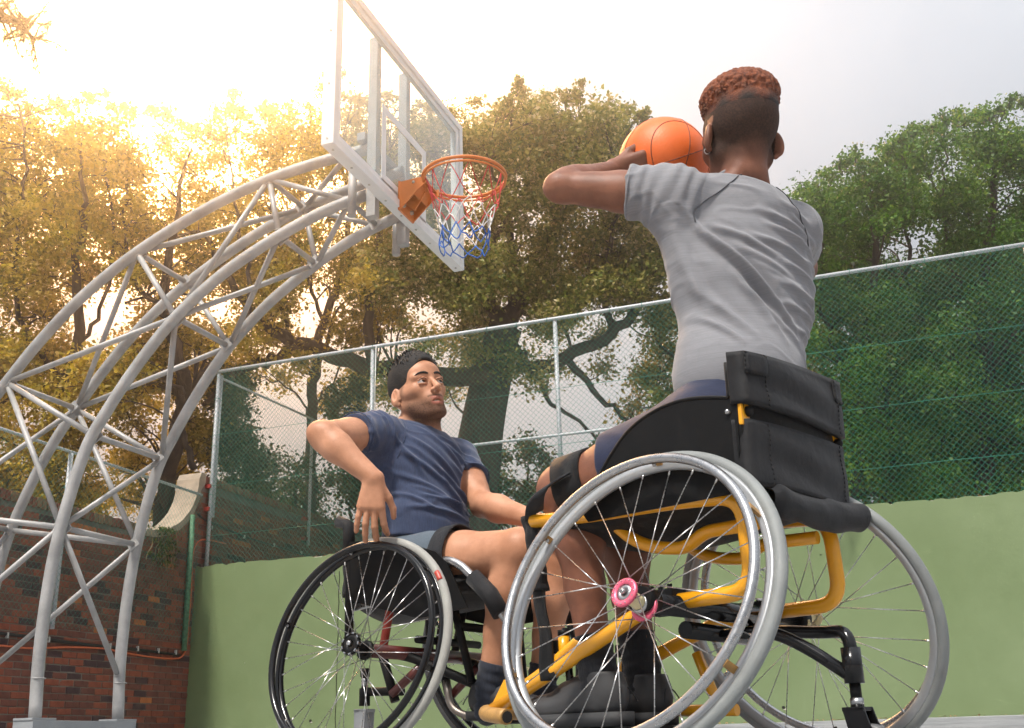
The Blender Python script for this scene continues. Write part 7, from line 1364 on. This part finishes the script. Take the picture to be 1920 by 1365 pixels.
def leaf_cloud(name, clumps, mat, parent, o0, size=.085, dens=1.0, seed=1, tone=(.5, .28)):
    rg = np.random.default_rng(seed); C, RR = [], []
    P, T = [], []
    for (x, y, z, r) in clumps:
        r = r/100; c = np.array([x, y, z])/100; nl = int(dens*(60+3600*r*r))
        v = rg.normal(size=(nl, 3)); v /= np.linalg.norm(v, axis=1)[:, None]; rad = r*(.2+1.25*rg.random(nl)**.8)
        # a few sub-tufts per clump give an uneven outline
        tf = rg.normal(size=(max(3, int(r*18)), 3)); tf /= np.linalg.norm(tf, axis=1)[:, None]; pick = rg.integers(0, len(tf), nl); mixv = rg.random(nl)[:, None]*.75
        p = c+(v*(1-mixv)+tf[pick]*mixv*1.15)*rad[:, None]*np.array([1.1, 1.1, .85])
        P.append(p); T.append(np.clip(rg.normal(tone[0]+rg.normal(0, .13), tone[1]*.6, nl)+.12*rg.normal(size=nl), 0, 1))
    P = np.concatenate(P); T = np.concatenate(T); n = len(P)
    nrm = rg.normal(size=(n, 3))+np.array([0, 0, .7]); nrm /= np.linalg.norm(nrm, axis=1)[:, None]
    a = rg.normal(size=(n, 3))+np.array([0, 0, -.3]); a -= nrm*(a*nrm).sum(1)[:, None]; a /= np.linalg.norm(a, axis=1)[:, None]; b = np.cross(nrm, a)
    s = size*rg.uniform(.4, 1.25, n)[:, None]; w = s*rg.uniform(.26, .40, n)[:, None]; cup = s*.10
    V = np.stack([P-a*s*.5, P+b*w+nrm*cup-a*s*.02, P+a*s*.5, P-b*w+nrm*cup-a*s*.02], 1).reshape(-1, 3)-o0
    i = np.arange(n)[:, None]*4; F3 = np.concatenate([i+[0, 1, 2], i+[0, 2, 3]], 1).reshape(-1, 3)
    me = mesh_np(name, V, F3, False); at_ = me.attributes.new('tone', 'FLOAT', 'POINT'); at_.data.foreach_set('value', np.repeat(T, 4).astype(np.float32))
    return obj(name, me, mat, parent)
def make_tree(key, name, label, cat, mat, size=.085, dens=1.0, tone=(.5, .28), group=None, twig=True):
    LB = [(np.array(p)/100, np.array(r)*(1.0 if key == 0 else .62)*(1.0 if k_ == 0 else .72)) for k_, (p, r) in enumerate(LIMBS[key])]; base = np.array([LB[0][0][0][0], LB[0][0][0][1], 0.0])
    t = empty(name, tuple(base)); tag(t, label, cat, group); rg = np.random.default_rng(key+40)
    sp = []; allp, allr = [], []
    for k, (P, r) in enumerate(LB):
        if k == 0: P = np.concatenate([[[P[0][0], P[0][1], -.05]], P]); r = [r[0]*1.25]+list(r)
        Q = catmull(P, 5); rr = np.interp(np.linspace(0, 1, len(Q)), np.linspace(0, 1, len(r)), r)
        Q[1:-1] += rg.normal(0, .025, Q[1:-1].shape)*(rr[1:-1, None] < .3)
        sp.append((Q-base, rr, 9)); allp.append(Q); allr.append(rr)
    AP = np.concatenate(allp); AR = np.concatenate(allr)
    if twig:
        for c in CLUMPS[key]:
            p = np.array(c[:3])/100; d = np.linalg.norm((AP-p)*[1, 1, .8], axis=1)+.9*(p[2] < AP[:, 2])*np.abs(p[2]-AP[:, 2]); i = int(np.argmin(d))
            a = AP[i]; L_ = np.linalg.norm(p-a)
            if L_ > 3.2 or L_ < .1: continue
            mid = a*.5+p*.5+rg.normal(0, .07*L_, 3)+np.array([0, 0, .05*L_]); r0 = min(AR[i]*.6, .008+.010*L_)
            Q = catmull([a, mid, p], 4); sp.append((Q-base, np.linspace(r0, .006, len(Q)), 5))
            for q in range(3):
                e = p+rg.normal(0, 1, 3)*c[3]/100*.6; Q2 = np.array([Q[-3], (Q[-3]+e)/2+rg.normal(0, .03, 3), e]); sp.append((Q2-base, np.array([.009, .006, .003]), 4))
    Vs, Fs, b0 = [], [], 0
    for P, r, sg in sp:
        Vv, Fq, cp = tube_arrays(P, r, sg, False, False); Vs.append(Vv); Fs.append(Fq+b0); b0 += len(Vv)
    obj('trunk', mesh_np('trunk', np.concatenate(Vs), np.concatenate(Fs)), M_BARK, t)
    leaf_cloud('crown', CLUMPS[key], mat, t, base, size, dens, key+3, tone); return t
make_tree(0, 'broadleaf_tree', 'large spreading tree with thick dark trunk behind the hoop and fence', 'tree', LEAF_OLIVE, .078, 1.0, (.40, .36), 'trees beyond the fence')
make_tree(1, 'broadleaf_tree', 'slim tree with glow tinted leaves right behind the backboard', 'tree', LEAF_GLOW, .078, 1.0, (.42, .3), 'trees beyond the fence')
make_tree(2, 'broadleaf_tree', 'tree with glow tinted leaves behind the middle of the arched stand', 'tree', LEAF_GLOW, .078, 1.0, (.48, .3), 'trees beyond the fence')
make_tree(3, 'broadleaf_tree', 'tree with glow tinted leaves at the far left edge behind the brick wall', 'tree', LEAF_GLOW, .078, 1.0, (.50, .3), 'trees beyond the fence')
make_tree(4, 'broadleaf_tree', 'olive tree mostly hidden behind the player in grey', 'tree', LEAF_OLIVE, .09, 1.0, (.35, .25), 'trees beyond the fence')
make_tree(5, 'broadleaf_tree', 'dense green tree just right of the player in grey', 'tree', LEAF_GREEN, .070, 1.1, (.48, .3), 'trees beyond the fence')
make_tree(6, 'broadleaf_tree', 'tall dense green tree at the far right edge', 'tree', LEAF_GREEN, .070, 1.1, (.52, .3), 'trees beyond the fence')
make_tree(7, 'broadleaf_tree', 'dark tree standing deep behind the two green trees on the right', 'tree', LEAF_DARK, .14, .5, (.35, .3), 'trees beyond the fence')
make_tree(10, 'shrub', 'dark leafy shrub behind the fence left of the man in navy', 'shrub', LEAF_DARK, .08, .9, (.45, .3))
make_tree(11, 'shrub', 'low leafy shrub behind the fence between the two players', 'shrub', LEAF_DARK, .08, .9, (.55, .3))
# pine bough reaching in at the upper left corner
pb_ = V3(-11.5, 6.2, 0)
pine = empty('pine_tree', tuple(pb_)); tag(pine, 'pine bough hanging into the upper left corner', 'tree')
M_NEEDLE = simple('pine_needle', (0.20, 0.13, 0.03), 0.6, var=0.5, nscale=2)
tube('trunk', [(0, 0, 0), (.1, 0, 3), (.1, .1, 6.5), (0, .1, 9)], np.array([.22, .19, .15, .08]), M_BARK, pine, 10)
sp, nd = [], []
rg = np.random.default_rng(77)
main = catmull([V3(-11.4, 6.25, 5.6), V3(-8.6, 6.0, 6.05), V3(-7.2, 5.75, 6.10), V3(-6.45, 5.70, 5.88), V3(-6.22, 5.80, 5.66)], 6)
sp.append((main-pb_, np.linspace(.06, .012, len(main)), 7)); tips = []
for k in range(5, len(main)):
    for q in range(5):
        e = main[k]+np.array([rg.uniform(-.25, .22), rg.uniform(-.3, .3), rg.uniform(-.28, .35)]); sp.append((np.array([main[k], (main[k]+e)/2+rg.normal(0, .03, 3), e])-pb_, np.array([.012, .008, .004]), 5)); tips.append((e, unit(e-main[k])))
obj('bough', tubes_mesh('bough', sp), M_BARK, pine)
Vs = []
for e, d in tips:
    for j in range(3):
        o = e-d*.07*j
        for k in range(26):
            v = unit(d*.8+rg.normal(0, .75, 3)); L_ = rg.uniform(.07, .12); s_ = unit(np.cross(v, rg.normal(size=3)))*.0022
            Vs.append([o-s_, o+s_, o+v*L_+s_*.4, o+v*L_-s_*.4])
Vs = np.array(Vs).reshape(-1, 3)-pb_; obj('needles', mesh_np('needles', Vs, np.arange(len(Vs)).reshape(-1, 4), False), M_NEEDLE, pine)
# --------------------------------------------------------------- small growth and litter
cr_ = empty('creeper', (XW+.02, 11.55, 2.70)); tag(cr_, 'dry creeper hanging over the top of the brick wall below the coping', 'plant')
rg = np.random.default_rng(31); sp = []; cl_ = []
for k in range(16):
    p = V3(XW+.05, 11.55+rg.normal(0, .16), 2.76); P = [p]
    for j in range(5): p = p+V3(rg.uniform(-.01, .03), rg.normal(0, .035), -rg.uniform(.03, .13)); P.append(p)
    sp.append((catmull(P, 3)-V3(XW+.02, 11.55, 2.70), .0035, 5)); cl_ += [tuple(int(round(v*100)) for v in q)+(5,) for q in P[::2]]
obj('stems', tubes_mesh('stems', sp), simple('dry_stem', (0.30, 0.20, 0.10), 0.9, var=.3), cr_)
leaf_cloud('leaves', cl_, LEAF_DARK, cr_, V3(XW+.02, 11.55, 2.70), .045, .16, 8, (.7, .4))
def litter(name, label, pts, mat, s0=.018, seed=2):
    rg = np.random.default_rng(seed); Vs = []
    for p in pts:
        a = rg.normal(size=3); a[2] *= .4; a = unit(a); b = unit(np.cross(a, (rg.normal(0, .3), rg.normal(0, .3), 1))); s = s0*rg.uniform(.5, 1.4); Vs.append([p-a*s, p+b*s*.5+V3(0, 0, .004), p+a*s, p-b*s*.5+V3(0, 0, .004)])
    o = obj(name, mesh_np(name, np.array(Vs).reshape(-1, 3), np.arange(len(Vs)*4).reshape(-1, 4), False), mat); tag(o, label, kind='stuff')
M_DRY = simple('dry_leaf', (0.34, 0.17, 0.07), 0.8, var=.5, nscale=3)
litter('fallen_leaves', 'dry fallen leaves along the ledge of the green wall', [V3(rg.uniform(-8.8, 2.6), YW-.02-abs(rg.normal(0, .06)), .180) for _ in range(170)], M_DRY)
litter('fallen_leaves', 'dry fallen leaves on top of the green wall', [V3(rg.uniform(-8.8, 2.6), YW+.03+rg.uniform(0, .05), 2.402) for _ in range(90)], M_DRY, .022, 5)
litter('fallen_leaves', 'dry fallen leaves on top of the low brick wall', [V3(XW+rg.uniform(-.25, .0), rg.uniform(8.6, 11.4), 2.782) for _ in range(60)], M_DRY, .022, 6)
tag(tube('cord', [(-6.43, YW+.08, 5.2), (-6.435, YW+.078, 4.6), (-6.43, YW+.08, 4.05)], .006, M_WHITE, None, 6), 'thin white cord hanging beside the fence post behind the man in navy', 'cord')
# ================================================================= haze added to spread the sky glow over the court and trees
m = bpy.data.materials.new('glow_haze'); m.use_nodes = True; nt = m.node_tree; nt.nodes.clear()
pv = nt.nodes.new('ShaderNodeVolumePrincipled'); pv.inputs['Color'].default_value = (0.97, 0.95, 0.92, 1); pv.inputs['Density'].default_value = 0.0092; pv.inputs['Anisotropy'].default_value = 0.935
mo = nt.nodes.new('ShaderNodeOutputMaterial'); nt.links.new(pv.outputs[0], mo.inputs['Volume'])
bm = bmesh.new(); add_box(bm, (-4.0, 10.0, 5.5), (44.0, 36.0, 13.0))
hz = bm_obj('added_haze', bm, m); tag(hz, 'thin haze added to spread the warm sky glow over the court', kind='stuff')
